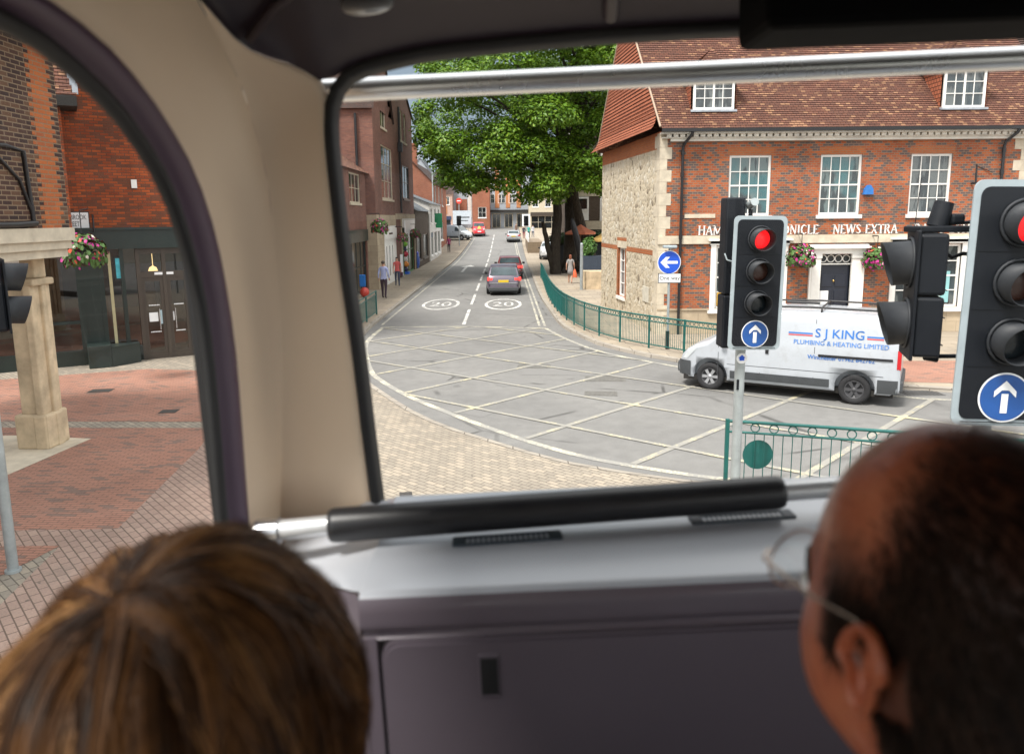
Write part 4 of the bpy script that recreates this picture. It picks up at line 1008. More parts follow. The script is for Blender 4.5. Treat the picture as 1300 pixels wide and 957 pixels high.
# small tiled pent roof with lead flashing in the angle of the wall
m = MB(); a, z0_ = wl(58, 128); b = wl(97, 128)[0]
tiled(m, (a-2.5,-1.1,7.1), (b,-1.1,7.1), (b,.0,8.9), (a-2.5,.0,8.9)); r = m.build('pent_roof', M['tile_roof'], sb)
m = MB(); m.box(a-2.5,-1.12,6.82,b-.02,.0,7.08); m.build('eaves_board', M['dark'], r)
m = MB()
for k in range(9): f = k/9; m.box(b-.10-f*.35,-1.08+f*1.05,7.12+f*1.75,b+.03-f*.35,-.9+f*1.05,7.38+f*1.75)
m.build('lead_flashing', M['lead'], r)
m = MB(); m.box(a-2.5,-.8,3.76,a-.2+.5,.0,6.9); m.build('stair_wall', M['red_brick'], sb)
for px_, py_ in ((162,152),(170,233)):
    a_, z_ = wl(px_, py_); m = MB(); m.box(a_-.07,-.05,z_-.13,a_+.07,.0,z_+.1); m.build('sensor_box', M['white'], sb)
a, z = wl(118, 283); m = MB(); m.tube([(a,-.02,z+.2),(a,-.25,z+.2),(a,-.25,z-.25)], .025, 6); m.build('basket_bracket', M['black_metal'], sb)
# street name plate
a0, z0_ = wl(74, 291); a1, z1_ = wl(111.5, 270)
t = thing('street_sign', 'white street name plate reading BROOK STREET half hidden by the brick corner', 'street sign', P0, WRZ)
m = MB(); m.box(a0-.55,-.06,z0_,a1,-.025,z1_); m.box(a0-.57,-.05,z0_-.02,a1+.02,-.02,z1_+.02,1); m.build('plate', [M['wht_sign'], M['blk_sign']], t)
m = MB(); zm = (z0_+z1_)/2; h = z1_-z0_
text_mesh(m, 'UPPER BROOK', h*.42, face_M((a1-.05,-.064,zm+h*.2)), 0, .001, 'RIGHT', .60)
text_mesh(m, 'STREET', h*.42, face_M((a1-.22,-.064,zm-h*.22)), 0, .001, 'RIGHT', .60)
m.build('lettering', M['blk_sign'], t)

# ------------------------------------------------------------- arcade building: dark brick over a stone pier, nearest on the left
ab = thing('arcade_building', 'dark brick upper wall with orange brick corner over a stone arcade, nearest on the left', 'building', (-7.75,13.35,PZ), R(90))
MA = Matrix.Identity(4)
m = MB()
LA = 16.
m.quad((-LA,0,3.84),(-.62,0,3.84),(-.62,0,7.0),(-LA,0,7.0),0); m.quad((0,0,3.84),(0,6,3.84),(0,6,7.0),(0,0,7.0),0)
z = 3.84; k = 0
while z < 6.98:
    e = .0 if k % 2 else .11
    m.box(-.66-e,-.003,z,-.13-(.0 if k % 2 else .09),.02,z+.0745,1); m.box(-.13-(.0 if k % 2 else .09),-.002,z,.003,.02,z+.0745,2); z += .075; k += 1
m.build('wall', [M['dark_brick'], M['quoin_brick'], M['dark_brick']], ab)
m = MB(); m.box(-LA,-.06,3.62,.05,1.3,3.84); m.box(-LA,-.0,3.48,.02,1.3,3.62); m.box(-LA,.06,3.34,-.02,1.3,3.48); m.build('lintel', M['cream'], ab)
m = MB(); m.box(-LA,-.55,7.0,.6,6,7.12); m.box(-LA,-.6,7.12,.65,6,7.28); m.build('eaves', M['dark'], ab)
m = MB()
def pier(cx, cy, q=.70):
    m.bbox(cx-.44*q,cy-.42*q,.0,cx+.44*q,cy+.42*q,.62,.04)
    for dx, dy, w_ in ((0,0,.30),(.30,-.22,.10),(-.30,-.22,.10),(.30,.2,.10),(.06,-.30,.09),(.36,.0,.07)):
        dx *= q; dy *= q; w_ *= q
        m.bbox(cx+dx-w_,cy+dy-w_,.60,cx+dx+w_,cy+dy+w_,2.90,.025)
        m.bbox(cx+dx-w_-.04,cy+dy-w_-.04,.0,cx+dx+w_+.04,cy+dy+w_+.04,.60,.025)
    m.bbox(cx-.42*q,cy-.42*q,2.86,cx+.46*q,cy+.42*q,2.98,.03); m.bbox(cx-.12*q,cy-.30*q,2.98,cx+.36*q,cy+.30*q,3.36,.03)
pier(-.32,.66)
m.build('pier', M['limestone'], ab)
m = MB(); m.quad((-LA,.55,2.9),(-.62,.55,2.9),(-.62,.55,3.4),(-LA,.55,3.4)); m.build('blind', M['white'], ab)
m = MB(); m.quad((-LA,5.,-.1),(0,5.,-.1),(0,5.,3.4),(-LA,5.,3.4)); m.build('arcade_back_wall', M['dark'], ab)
m = MB(); x = -1.02; m.tube([(x,-.03,3.9),(x-.08,-.03,5.05),(x-.5,-.03,5.1),(x-1.2,-.03,5.08)], .035, 6)
m.tube([(x-.02,-.03,4.1),(x-.25,-.03,4.6),(x-.7,-.03,4.92),(x-1.2,-.03,5.0)], .025, 6); m.tube([(x+.05,-.03,3.92),(x-.5,-.05,3.9),(x-1.2,-.05,3.9)], .05, 6)
m.build('sign_bracket', M['black_metal'], ab)
p = at(106, 320, 17.6); basket(p, .46, 'hanging basket of magenta flowers beside the stone arcade pier', .95, seed=21, arm=(-.3,.9,1.0))

# ------------------------------------------------------------- left side of the street
lb = house('brick_house', 'low brick house with a leaded window, nearest on the left of the street', (-8.0,31.0,PZ), 90, 11.2, 9, 6.5, 'purple_brick', 'tile_roof', 3.2, 'x',
    [(7.0,4.75,9.7,6.25,3,2,'cream_render','pane_dark'), (2.5,4.75,5.2,6.25,3,2,'cream_render','pane_dark')], (4.0,10.9,3.35,'dgreen'))
gb_ = house('gable_house', 'tall purple brick house with a steep street gable, mullioned window and pale stone ground floor', (-7.5,42.3,PZ), 90, 7.0, 11, 10.1, 'purple_brick', 'old_tile', 4.6, 'y',
    [(2.4,5.1,6.5,8.2,3,3,'mullion','pane_dark'), (2.6,9.2,4.5,11.4,2,2,'mullion','pane_dark')])
m = MB(); wall_grid(m, 2.3, -.2, 4.15, [], .1, 0, lmat(0,-.05,0,0)); m.box(-.06,-.051,-.2,0,2.2,4.15); m.box(2.3,-.051,3.5,7.0,.02,4.15); m.build('stone_base', M['ashlar'], gb_)
m = MB(); m.box(2.32,-.03,.0,7.0,-.005,3.5)
for k in range(4): m.box(2.45+k*1.12,-.05,.2,3.35+k*1.12,-.03,2.5)
m.box(2.35,-.09,2.7,6.95,-.03,3.35); d_ = m.build('white_shopfront', M['white'], gb_)
m = MB(); m.tube([(-.12,.9,4.2),(-.12,.9,9.6)], .07, 8); m.build('downpipe', M['black_metal'], gb_)
m = MB()
for k in range(3): m.box(2.9+k*1.12,-.06,.5,3.1+k*1.12,-.051,2.3)
m.box(3.8,-.095,2.98,5.2,-.091,3.08)
m.build('slit_window', M['pane_dark'], d_)
ga = house('gable_house', 'tall purple brick house with green-framed shop, beyond the downpipe on the left', (-7.5,49.32,PZ), 90, 9.7, 11, 11.4, 'purple_brick', 'old_tile', 1.8, 'y',
    [(4.0,5.3,7.3,7.6,2,2,'dgreen','pane_teal'), (3.3,9.2,4.5,11.2,1,2,'mullion','pane_dark'), (5.2,9.2,6.4,11.2,1,2,'mullion','pane_dark')], (2.9,9.3,3.9,'green_shop','light_render'))
m = MB(); m.box(.1,-.06,3.88,9.7,.02,4.25); m.box(2.4,-.05,.0,2.85,.02,3.88); m.box(9.32,-.05,0,9.7,.02,3.88); m.build('stone_frame', M['ashlar'], ga)
m = MB(); m.box(3.4,-.18,2.9,8.4,-.10,3.8); m.build('shop_sign', M['wht_sign'], ga)
m = MB(); m.tube([(2.2,-.12,4.3),(2.2,-.12,11.2)], .07, 8); m.box(2.0,-.3,8.3,2.4,-.02,8.9); m.build('downpipe', M['black_metal'], ga)
ls = house('lean_to_shop', 'low slate-roofed brick shop beside the tall gabled house', (-7.45,59.3,PZ), 90, 9.5, 7, 4.6, 'brown_brick', 'slate', 2.0, 'x', [(1,.6,3.5,2.6,2,1,'bronze'),(5,.6,8.5,2.6,3,1,'bronze')])
ws = house('white_shop', 'small pale shop with white pilasters beyond the slate-roofed shop', (-7.4,69.2,PZ+hz(74)), 90, 11, 7, 5.2, 'light_render', 'slate', 1.4, 'x', [(1,.4,3,2.6,2,1),(4,.4,6.5,2.6,2,1),(7.5,.4,10,2.6,2,1),(1,3.4,2.4,4.8,2,2),(4.5,3.4,6,4.8,2,2),(8,3.4,9.6,4.8,2,2)])
bh = house('brick_house', 'orange brick house with plain gable wall rising over the pale shop', (-8.2,81,PZ+hz(86)), 90, 16, 4.6, 7.3, 'far_brick', 'old_tile', 2.3, 'x', [(2,5,3.2,7,2,2),(6,5,7.2,7,2,2),(10,5,11.2,7,2,2),(2,1,5,3,3,1),(7,1,11,3,3,1)])
m = MB(); m.box(1.0,1.8,9.0,2.0,2.9,11.2); m.box(.9,1.7,11.2,2.1,3.0,11.4); m.build('chimney', M['far_brick'], bh)
sg = house('stone_gable_house', 'grey stone gabled house with a finial behind the brick roofs', (-14.0,98,PZ+hz(100)), 0, 4.9, 8, 7.2, 'grey_render', 'slate', 3.4, 'y', [(1.6,5.0,3.2,6.8,2,2)])
m = MB(); m.box(2.3,-.1,10.5,2.6,.1,11.6); m.box(2.05,-.1,11.0,2.85,.1,11.2); m.build('finial', M['grey_render'], sg)
# the end of the street
HF = hz(136)+PZ-.1
def farb(name, label, px0, px1, py_top, Y, wall, roof=None, **kw):
    x0, x1 = at(px0, 290, Y).x, at(px1, 290, Y).x; H = at(px0, py_top, Y).z - HF
    return house(name, label, (x0,Y,HF), 0, x1-x0, 9, H, wall, roof, **kw), x1-x0, H
def fw_(L, H, n, z0, z1, w_, nx=2, nz=2): return [((L*(k+.5)/n)-w_/2, z0, (L*(k+.5)/n)+w_/2, z1, nx, nz) for k in range(n)]
t, L, H = farb('rendered_house', 'pinkish old house with an orange arched doorway at the end of the street', 548, 575, 246, 134, 'pink_render', 'old_tile', rh=2.5, wins=fw_(3.8,6,2,4.2,5.6,.8), shop=(.3,3.4,2.2,'navy'))
m = MB(); pl = [(1.6,2.6),(2.8,2.6)] + [(2.2+.6*math.cos(R(a_)), 5.0+.6*math.sin(R(a_))) for a_ in range(0,181,20)]; m.prism([(x,z) for x,z in pl], .0, .06, 0, Matrix.Rotation(R(90), 4, 'X')); m.build('arched_panel', M['orange_render'], t)
t, L, H = farb('stone_hall', 'grey stone hall with a broad brick-filled opening at the end of the street', 576, 600, 240, 137, 'grey_render', 'slate', rh=2, wins=[(.8,2.6,2.6,4.6,3,1,'grey_render','pane_dark')])
m = MB(); m.box(.5,-.05,2.4,2.5,.0,5.2); m.box(2.6,-.08,2.0,3.3,.0,6.,1); m.build('brick_infill', [M['far_brick'], M['light_render']], t)
t, L, H = farb('brick_tower', 'square red brick block with one white-framed window at the end of the street', 600, 622, 238, 132, 'far_brick', None, wins=[(1.0,1.9,2.4,3.7,2,2,'white','pane_dark')])
t, L, H = farb('striped_flats', 'grey and orange striped flats over shops at the head of the street', 622, 672, 208, 136, 'grey_render', None)
L_ = L
m = MB()
for k in range(3): m.box(L_*(.14+.27*k),-.06,3.6,L_*(.14+.27*k)+.75,.0,H-.2)
m.build('orange_stripe', M['orange_render'], t)
for k in range(3):
    for j in range(3): sash(t, L_*(.02+.27*k), 4.4+2.6*j, L_*(.02+.27*k)+.75, 6.0+2.6*j, 1, 2, -.02, .06, .03, sill=False, mid=False)
    for j in range(2): sash(t, L_*(.27+.27*k)-.4, 4.4+2.6*j, L_*(.27+.27*k)+.3, 6.0+2.6*j, 1, 2, -.02, .06, .03, sill=False, mid=False) if k < 2 else None
for k in range(3): sash(t, L_*(.06+.31*k), .1, L_*(.06+.31*k)+1.5, 2.6, 2, 1, -.02, .1, .05, frame_mat='cream_render', pane_mat='pane_dark', mid=False, sill=False, name='shop_window')
m = MB(); m.box(-.2,-.9,2.9,L_+.2,.0,3.25); m.build('canopy', M['dark'], t)
t, L, H = farb('cream_shop', 'cream shop row with pillars at the right of the street head', 672, 720, 250, 128, 'cream_render', None, wins=fw_(6.3,5,3,3.6,4.8,1.0), shop=(.3,6.1,2.7,'cream_render','bronze'))
house('background_house', 'long brick house roof far behind the end of the street', (-30,150,HF), 0, 26, 10, 8, 'far_brick', 'old_tile', 3, wins=fw_(26,8,6,4.5,6,1.))
house('background_house', 'brick terrace far behind the cream shop row', (8,140,HF), 0, 40, 10, 9, 'far_brick', 'slate', 3, wins=fw_(40,9,8,5,6.6,1.))
# brown flats on the right with cream bands, behind the tree
fl = house('brown_flats', 'brown brick flats with cream bands and white bay windows behind the big tree', (4.6,63,PZ), 0, 15, 9, 12.5, 'brown_brick', None, wins=[(3.3,9.2,4.6,10.6,2,1)])
m = MB(); m.box(-.05,-.10,2.9,15,.02,3.6); m.box(-.05,-.08,5.6,15,.02,6.1); m.box(-.05,-.08,8.3,15,.02,8.8); m.build('band', M['cream_render'], fl)
m = MB(); m.box(-.02,-.04,.0,15,.02,2.9); m.build('shop_recess', M['dark'], fl)
for x in (.15, 3.3):
    for z in (3.65, 6.3, 9.0):
        m = MB(); m.box(x,-.35,z,x+1.65,.02,z+1.9); b_ = m.build('bay', M['white'], fl)
        sash(b_, x+.08, z+.85, x+1.57, z+1.82, 2, 1, -.40, .07, .05, frame_mat='white', pane_mat='pane_dark', sill=False, mid=False)
m = MB(); m.box(2.75,-.06,3.0,2.95,.0,12.); m.build('downpipe', M['white'], fl)
# ================================================================== TRAFFIC SIGNALS, RAILINGS, SIGNS
M['sig_black'] = plain('signal_housing', (.006,.008,.012), .55, spec=.28, var=.15)
M['sig_hood'] = plain('signal_hood_plastic', (.026,.029,.034), .55, spec=.35, var=.2)
M['board'] = plain('signal_border', (.34,.40,.43), .45, var=.1)
M['lens_red'] = emit('lit_red_lens', (.85,.012,.015), .55)
M['lens_amb'] = plain('unlit_amber_lens', (.05,.015,.008), .25); M['lens_grn'] = plain('unlit_green_lens', (.01,.016,.02), .2)
def hood(m, cx, cz, y, r=.122, ln=.20, T=None, mat=0, full=True):
    T = T or Matrix.Identity(4); rows = []
    n = 28
    for f in (0, .06, 1):
        row = []
        for j in range(n):
            a = 2*math.pi*j/n; up = .5+.5*math.sin(a)
            l = ln*f*(.58+.42*up) if f > .06 else ln*f
            row.append(T @ Vector((cx+r*(1.08 if f < 1 and f == 0 else 1.0)*math.cos(a), y-l, cz+r*(1.08 if f == 0 else 1.)*math.sin(a) - .02*f*.6)))
        rows.append(row)
    rows.append([T @ Vector((cx+(r-.006)*math.cos(2*math.pi*j/n), y-.97*ln*(.58+.42*(.5+.5*math.sin(2*math.pi*j/n))), cz-.012+(r-.006)*math.sin(2*math.pi*j/n))) for j in range(n)])
    rows.append([T @ Vector((cx+(r-.010)*math.cos(2*math.pi*j/n), y-.004, cz+(r-.010)*math.sin(2*math.pi*j/n))) for j in range(n)])
    m.grid(rows, mat, True, True)
    m.tube([T @ Vector((cx+(r+.016)*math.cos(2*math.pi*j/24), y-.012, cz+(r+.016)*math.sin(2*math.pi*j/24))) for j in range(24)], .010, 6, mat, closed=True)
def arrow_disc(par, cz, y, r=.157, tilt=0):
    m = MB(); m.disc((0,y,cz), (0,-1,0), r, 40, 1); m.disc((0,y-.003,cz), (0,-1,0), r*.93, 40, 0)
    a = r*.62; w_ = r*.13
    m.poly([(-w_,y-.006,cz-a),(w_,y-.006,cz-a),(w_,y-.006,cz+a*.25),(-w_,y-.006,cz+a*.25)], 1)
    m.poly([(0,y-.006,cz+a*1.1),(-r*.42,y-.006,cz+a*.42),(-r*.42,y-.006,cz+a*.02),(-w_,y-.006,cz+a*.48),(w_,y-.006,cz+a*.48),(r*.42,y-.006,cz+a*.02),(r*.42,y-.006,cz+a*.42)], 1)
    m.build('arrow_sign', [M['signal_blue'], M['wht_sign']], par)
def signal_head(par, top, x, y, W=.60, Hh=1.50, rz=0.):
    """upright board with three hooded lenses and a blue arrow; top = z of its upper edge"""
    m = MB(); r = .06
    pl = []
    for cx, cz, a0 in ((W/2-r,-r,0),(-W/2+r,-r,90),(-W/2+r,-Hh+r,180),(W/2-r,-Hh+r,270)):
        for k in range(6): pl.append((cx+r*math.cos(R(a0+18*k)), cz+r*math.sin(R(a0+18*k))))
    m.prism(pl, -.012, .0, 0, Matrix.Rotation(R(90), 4, 'X'))
    m.prism([(x_*.86, -Hh/2+(z_+Hh/2)*.945) for x_, z_ in pl], .0, .006, 1, Matrix.Rotation(R(90), 4, 'X'))
    for k in range(4):
        zt = -.075 - k*.352
        m.bbox(-.165,.0,zt-.345,.165,.22,zt,.02,1); m.box(-.245,-.010,zt-.348,.245,-.006,zt-.343,1)
    b = m.build('signal_head', [M['board'], M['sig_black']], par); b.location = (x,y,top); b.rotation_euler = (0, R(.9), rz)
    for k, mt in enumerate(('lens_red','lens_amb','lens_grn')):
        cz = -.252 - k*.357
        m = MB(); hood(m, 0, cz, -.008); m.build('hood', M['sig_hood'], b)
        m = MB(); rows = []
        for j in range(6):
            a = R(18*j); rows.append([Vector((.108*math.cos(a)*math.cos(2*math.pi*i/24), -.012-.018*math.sin(a), cz+.108*math.cos(a)*math.sin(2*math.pi*i/24))) for i in range(24)])
        m.grid(rows, 0, True, True); m.build('lens', M[mt], b)
    arrow_disc(b, -1.318, -.012)
    return b
def grey_pole(par, x, y, z1, r=.057, z0=0):
    m = MB(); m.cyl((x,y,z0),(x,y,z1), r, None, 18); m.lathe([(r,z1),(r*.9,z1+.02),(.001,z1+.03)], 18, 0, Matrix.Translation((x,y,0)))
    m.cyl((x,y,z0),(x,y,z0+.03), r*1.5, None, 18)
    return m.build('pole', M['galv'], par)

# signal in the middle of the view
YT_ = 8.4
c = at(969, 274, YT_); pb = at(937, 520, YT_+.17)
t1 = thing('traffic_light', 'traffic light on a grey pole showing red, in front of the white van', 'traffic light', (pb.x,pb.y,PZ), 0, 'traffic lights at the junction')
L0 = Vector((pb.x,pb.y,PZ))
signal_head(t1, c.z-PZ, c.x-pb.x-.02, YT_-pb.y, rz=R(3))
grey_pole(t1, 0, 0, c.z-PZ-.2)
p1 = at(932, 251, YT_+.35)-L0; p2 = at(929, 440, YT_+.35)-L0
m = MB()
m.bbox(p1.x-.115,p1.y-.12,p2.z,p1.x+.105,p1.y+.14,p2.z+.62,.02); m.bbox(p1.x-.115,p1.y-.12,p2.z+.63,p1.x+.105,p1.y+.14,p1.z,.02)
m.build('rear_signal_box', M['sig_black'], t1)
m = MB(); q = at(953, 268, YT_+.25)-L0
m.tube([q+Vector((0,0,-.15)), q+Vector((0,0,.02))], .025, 8, 1); m.tube([q+Vector((0,.05,.06)), q+Vector((0,-.14,.10))], .045, 12); m.build('detector', [M['galv'], M['sig_black']], t1)
m = MB(); q = at(920, 322, YT_+.2)-L0; m.tube([q, q+Vector((.02,-.03,-.07)), q+Vector((.08,-.05,-.09)), q+Vector((.13,-.05,-.06))], .010, 6); m.build('cable', M['board'], t1)
q = at(938, 455, pb.y-.06)-L0; m = MB(); m.disc((0,-.062,q.z),(0,-1,0),.062,24,0)
m.poly([(-.028,-.065,q.z-.025),(.028,-.065,q.z-.025),(.028,-.065,q.z+.008),(-.028,-.065,q.z+.008)],1); m.poly([(-.042,-.065,q.z+.006),(.042,-.065,q.z+.006),(0,-.065,q.z+.042)],1)
m.build('sticker', [M['wht_sign'], M['blue_sign']], t1)
m = MB(); q = at(932, 487, pb.y)-L0; m.box(-.045,-.060,q.z-.06,-.02,-.045,q.z+.06); m.build('access_slot', M['sig_black'], t1)

# the nearer, larger signal at the right edge
YT2 = 4.53
c2_ = at(1308, 228, YT2)
L2 = Vector((c2_.x, YT2+.2, PZ))
t2 = thing('traffic_light', 'large near traffic light at the right edge, red lens over a big blue ahead arrow', 'traffic light', L2, 0, 'traffic lights at the junction')
signal_head(t2, c2_.z-PZ, -.01, -.2, rz=R(-4)); grey_pole(t2, 0.02, .06, c2_.z-PZ-.15)
m = MB(); q = at(1222, 322, YT2+.25)-L2; q2 = at(1196, 318, YT2+.3)-L2
m.tube([q+Vector((.25,0,-.02)), q, (q+q2)/2+Vector((0,0,-.035)), q2], .013, 8); m.build('cable', M['sig_black'], t2)
# two-aspect pedestrian head hung from the same pole, turned to the left
Y3 = 4.75
c3 = at(1177, 366, Y3)
m = MB(); zt, zb = at(1188, 296, Y3).z-PZ, at(1188, 449, Y3).z-PZ
x3, y3 = c3.x-L2.x, Y3-L2.y
T3 = Matrix.Translation((x3,y3,0)) @ Matrix.Rotation(R(-108), 4, 'Z')
zm = (zt+zb)/2
m.bbox(-.15,-.09,zm+.005,.15,.075,zt,.02,0,T3); m.bbox(-.15,-.09,zb,.15,.075,zm-.005,.02,0,T3)
m.bbox(-.185,-.105,zb-.02,.185,-.085,zt+.02,.008,0,T3)
for k in range(4): m.box(-.15,.075,zb+.08+k*.17,.15,.083,zb+.085+k*.17,0,T3)
hp = m.build('pedestrian_signal', M['sig_black'], t2)
for zc in (zm+(zt-zm)*.52, zm-(zm-zb)*.48):
    m = MB(); hood(m, 0, zc, -.10, .138, .18, T3); m.build('hood', M['sig_hood'], hp)
    m = MB(); m.disc(T3 @ Vector((0,-.112,zc)), T3.to_3x3() @ Vector((0,-1,0)), .135, 24); m.build('lens', M['lens_grn'], hp)
m = MB()
ta = Vector((x3+.03,y3,zt))
m.bbox(ta.x-.16,ta.y-.10,ta.z+.005,ta.x+.20,ta.y+.10,ta.z+.045,.01)
m.cyl(ta+Vector((0,0,.04)), ta+Vector((.035,0,.19)), .062, .056, 16); m.bbox(ta.x+.06,ta.y-.05,ta.z+.05,ta.x+.15,ta.y+.05,ta.z+.12,.02)
m.tube([ta+Vector((.0,.05,.05)), ta+Vector((.62,.05,.09))], .012, 8); m.tube([Vector((x3+.05,y3+.02,zb-.02)), Vector((.02,.06,zb-.025))], .014, 8); m.tube([Vector((x3+.02,y3,zb-.02)),Vector((x3+.10,y3,zb-.035))], .022, 8)
m.tube([ta+Vector((-.14,0,.03)), ta+Vector((-.12,0,.34))], .003, 5)
m.build('bracket', M['sig_black'], hp)

# signal at the far left, seen from behind through the side window
b0 = gp(17, 725, PZ)
t4 = thing('traffic_light', 'traffic light seen from behind through the side window, beside the stone pier', 'traffic light', (b0.x,b0.y,PZ), 0, 'traffic lights at the junction')
grey_pole(t4, 0, 0, 3.5)
bpy.context.view_layer.update()
cl = at(5, 378, b0.y)-Vector((b0.x,b0.y,PZ))
T4 = Matrix.Translation((cl.x-.10,cl.y,cl.z)) @ Matrix.Rotation(R(128), 4, 'Z')
m = MB()
m.bbox(-.16,-.09,-.36,.16,.12,.40,.03,0,T4); m.bbox(-.22,-.11,-.38,.22,-.09,.42,.01,0,T4)
hd4 = m.build('signal_head', M['sig_black'], t4)
for z in (.22,-.14):
    m = MB(); hood(m, .0, z, -.1, .15, .24, T4); m.build('hood', M['sig_hood'], hd4)

# ---- pedestrian railings with a row of rings under the top rail
def railing(name, label, pts, hgt=1.02, rings=.15, bars=.075, post_every=1.4, group=None, closed_disc=None):
    P_ = [Vector((x,y)) for x, y in pts]; Ls = [0]
    for i in range(1, len(P_)): Ls.append(Ls[-1]+(P_[i]-P_[i-1]).length)
    def pos(s):
        j = 0
        while j < len(Ls)-2 and Ls[j+1] < s: j += 1
        f = (s-Ls[j])/max(1e-6, Ls[j+1]-Ls[j]); q = P_[j].lerp(P_[j+1], f); d = (P_[j+1]-P_[j]).normalized()
        return q, d
    o = pos(0)[0]; t = thing(name, label, 'railing', (o.x,o.y,PZ), 0, group)
    def w3(s, z): q, d = pos(s); return Vector((q.x-o.x,q.y-o.y,z))
    T_ = Ls[-1]; n = max(1, round(T_/post_every)); path = [T_*k/(n*6) for k in range(n*6+1)]
    m = MB(); zr = hgt-.155
    m.tube([w3(s,hgt) for s in path], .024, 6); m.tube([w3(s,zr) for s in path], .018, 6); m.tube([w3(s,.12) for s in path], .018, 6); m.build('rail', M['green_metal'], t)
    for k in range(n+1):
        m = MB(); q = w3(T_*k/n, 0); m.bbox(q.x-.027,q.y-.027,-.05,q.x+.027,q.y+.027,hgt+.03,.006); m.build('post', M['green_metal'], t)
    m = MB()
    if rings:
        k = int(T_/rings); rr = (hgt-zr)/2-.018
        for i in range(k):
            s = (i+.5)*T_/k; q, d = pos(s); c = w3(s,(hgt+zr)/2); d3 = Vector((d.x,d.y,0))
            m.tube([c+d3*rr*math.cos(2*math.pi*j/14)+Vector((0,0,rr*math.sin(2*math.pi*j/14))) for j in range(14)], .009, 4, closed=True)
        tag_ = m.build('ring_row', M['green_metal'], t)
    m = MB(); k = int(T_/bars)
    for i in range(1, k):
        s = i*T_/k; m.tube([w3(s,.12), w3(s,zr)], .007, 5)
    m.build('bar_infill', M['green_metal'], t)
    return t
bs = [gp(x, y, PZ) for x, y in ((689.5,358),(694,372),(700,385),(709.7,398),(721,407.5),(742,419.4),(781,432.7),(838.6,444.5))]
far_rail = [(p.x, p.y) for p in bs]
dl = Vector((KR[-25][0]-KR[-32][0], KR[-25][1]-KR[-32][1])).normalized()
far_rail = smooth2([(bs[0].x-.02, bs[0].y+3)] + far_rail + [(5.75,20.55),(7.0,19.6)], 40)
railing('pedestrian_railing', 'long curved teal railing with a row of rings along the kerb below the flint wall', far_rail, .98, .15, .075, 1.35)
near_rail = [(3.10,10.5),(4.3,10.15),(5.9,9.65),(8.2,8.9)]
rn = railing('pedestrian_railing', 'near teal railing with rings and a round plate, beyond the padded rail', near_rail, 1.03, .25, .125, 2.6)
q = at(962, 577, 10.42)-Vector((near_rail[0][0],near_rail[0][1],PZ)); m = MB(); m.disc(q,(0,-1,0),.215,32); m.disc(q+Vector((0,.012,0)),(0,1,0),.215,32); m.build('round_plate', M['green_metal'], rn)
lr = [gp(x, y, PZ) for x, y in ((478.3,399.5),(465.8,409))]
d_ = (lr[1]-lr[0])
railing('pedestrian_railing', 'short teal railing at the kerb on the left of the street', [(lr[0].x,lr[0].y),(lr[1].x,lr[1].y),(lr[1].x+d_.x*2,lr[1].y+d_.y*2)], .98, 0, .11, d_.length)

# ---- one-way sign
b0 = gp(847, 443, PZ); L5 = Vector((b0.x,b0.y,PZ))
t5 = thing('road_sign', 'round blue sign with white left arrow and a One way plate below', 'road sign', L5)
c = at(849, 333, b0.y)-L5; pl_ = at(849.5, 353, b0.y)-L5
m = MB(); m.cyl((0,0,0),(0,0,c.z+.45),.038,None,12); m.cyl((0,0,0),(0,0,.55),.06,None,12,1); m.build('pole', [M['galv'], M['black_metal']], t5)
m = MB(); m.disc((c.x,-.06,c.z),(0,-1,0),.345,40,1); m.disc((c.x,-.055,c.z),(0,1,0),.345,40,2); m.disc((c.x,-.064,c.z),(0,-1,0),.325,40,0)
y = -.068; X_ = c.x; Z_ = c.z
m.poly([(X_-.08,y,Z_-.04),(X_+.25,y,Z_-.04),(X_+.25,y,Z_+.04),(X_-.08,y,Z_+.04)],1)
m.poly([(X_-.26,y,Z_),(X_-.10,y,Z_-.16),(X_+.02,y,Z_-.16),(X_-.12,y,Z_),(X_+.02,y,Z_+.16),(X_-.10,y,Z_+.16)],1)
m.poly([(X_-.2,y-.001,Z_-.04),(X_-.05,y-.001,Z_-.04),(X_-.05,y-.001,Z_+.04),(X_-.2,y-.001,Z_+.04)],1)
m.build('sign_face', [M['blue_sign'], M['wht_sign'], M['galv']], t5)
m = MB(); m.box(pl_.x-.34,-.06,pl_.z-.145,pl_.x+.34,-.05,pl_.z+.145,1); m.box(pl_.x-.32,-.064,pl_.z-.125,pl_.x+.32,-.061,pl_.z+.125,0)
text_mesh(m, 'One way', .165, face_M((pl_.x,-.067,pl_.z)), 1, .001)
m.build('plate', [M['wht_sign'], M['blk_sign']], t5)
m = MB(); m.bbox(c.x-.2,-.2,c.z+.42,c.x+.2,-.02,c.z+.50,.02); m.tube([(0,0,c.z+.4),(0,-.1,c.z+.46)],.02,6); m.build('sign_light', M['board'], t5)

# ---- street furniture further off
def post_thing(name, label, cat_, px, py, z0=None, Y=None):
    z = PZ if z0 is None else z0; b = gp(px, py, z)
    if Y: b = at(px, 300, Y); z = hz(Y)+PZ
    return thing(name, label, cat_, (b.x,b.y,z)), Vector((b.x,b.y,z))
t, L_ = post_thing('lamp_post', 'tall thin grey lamp post with a green sign on the left pavement', 'lamp post', 551, 0, Y=75)
m = MB(); m.tube([(0,0,0),(0,0,8.3),(.2,0,8.6),(.9,0,8.7)], [.09,.06,.05,.04], 8); m.build('pole', M['galv'], t)
m = MB(); m.bbox(.8,-.15,8.6,1.5,.15,8.75,.03); m.build('lantern', M['galv'], t)
m = MB(); m.box(.0,-.12,2.9,.85,-.08,4.3); m.box(.06,-.125,2.95,.8,-.121,3.4,1) if False else None; m.build('green_sign', plain('green_shop_sign', (.02,.30,.13), .5), t)
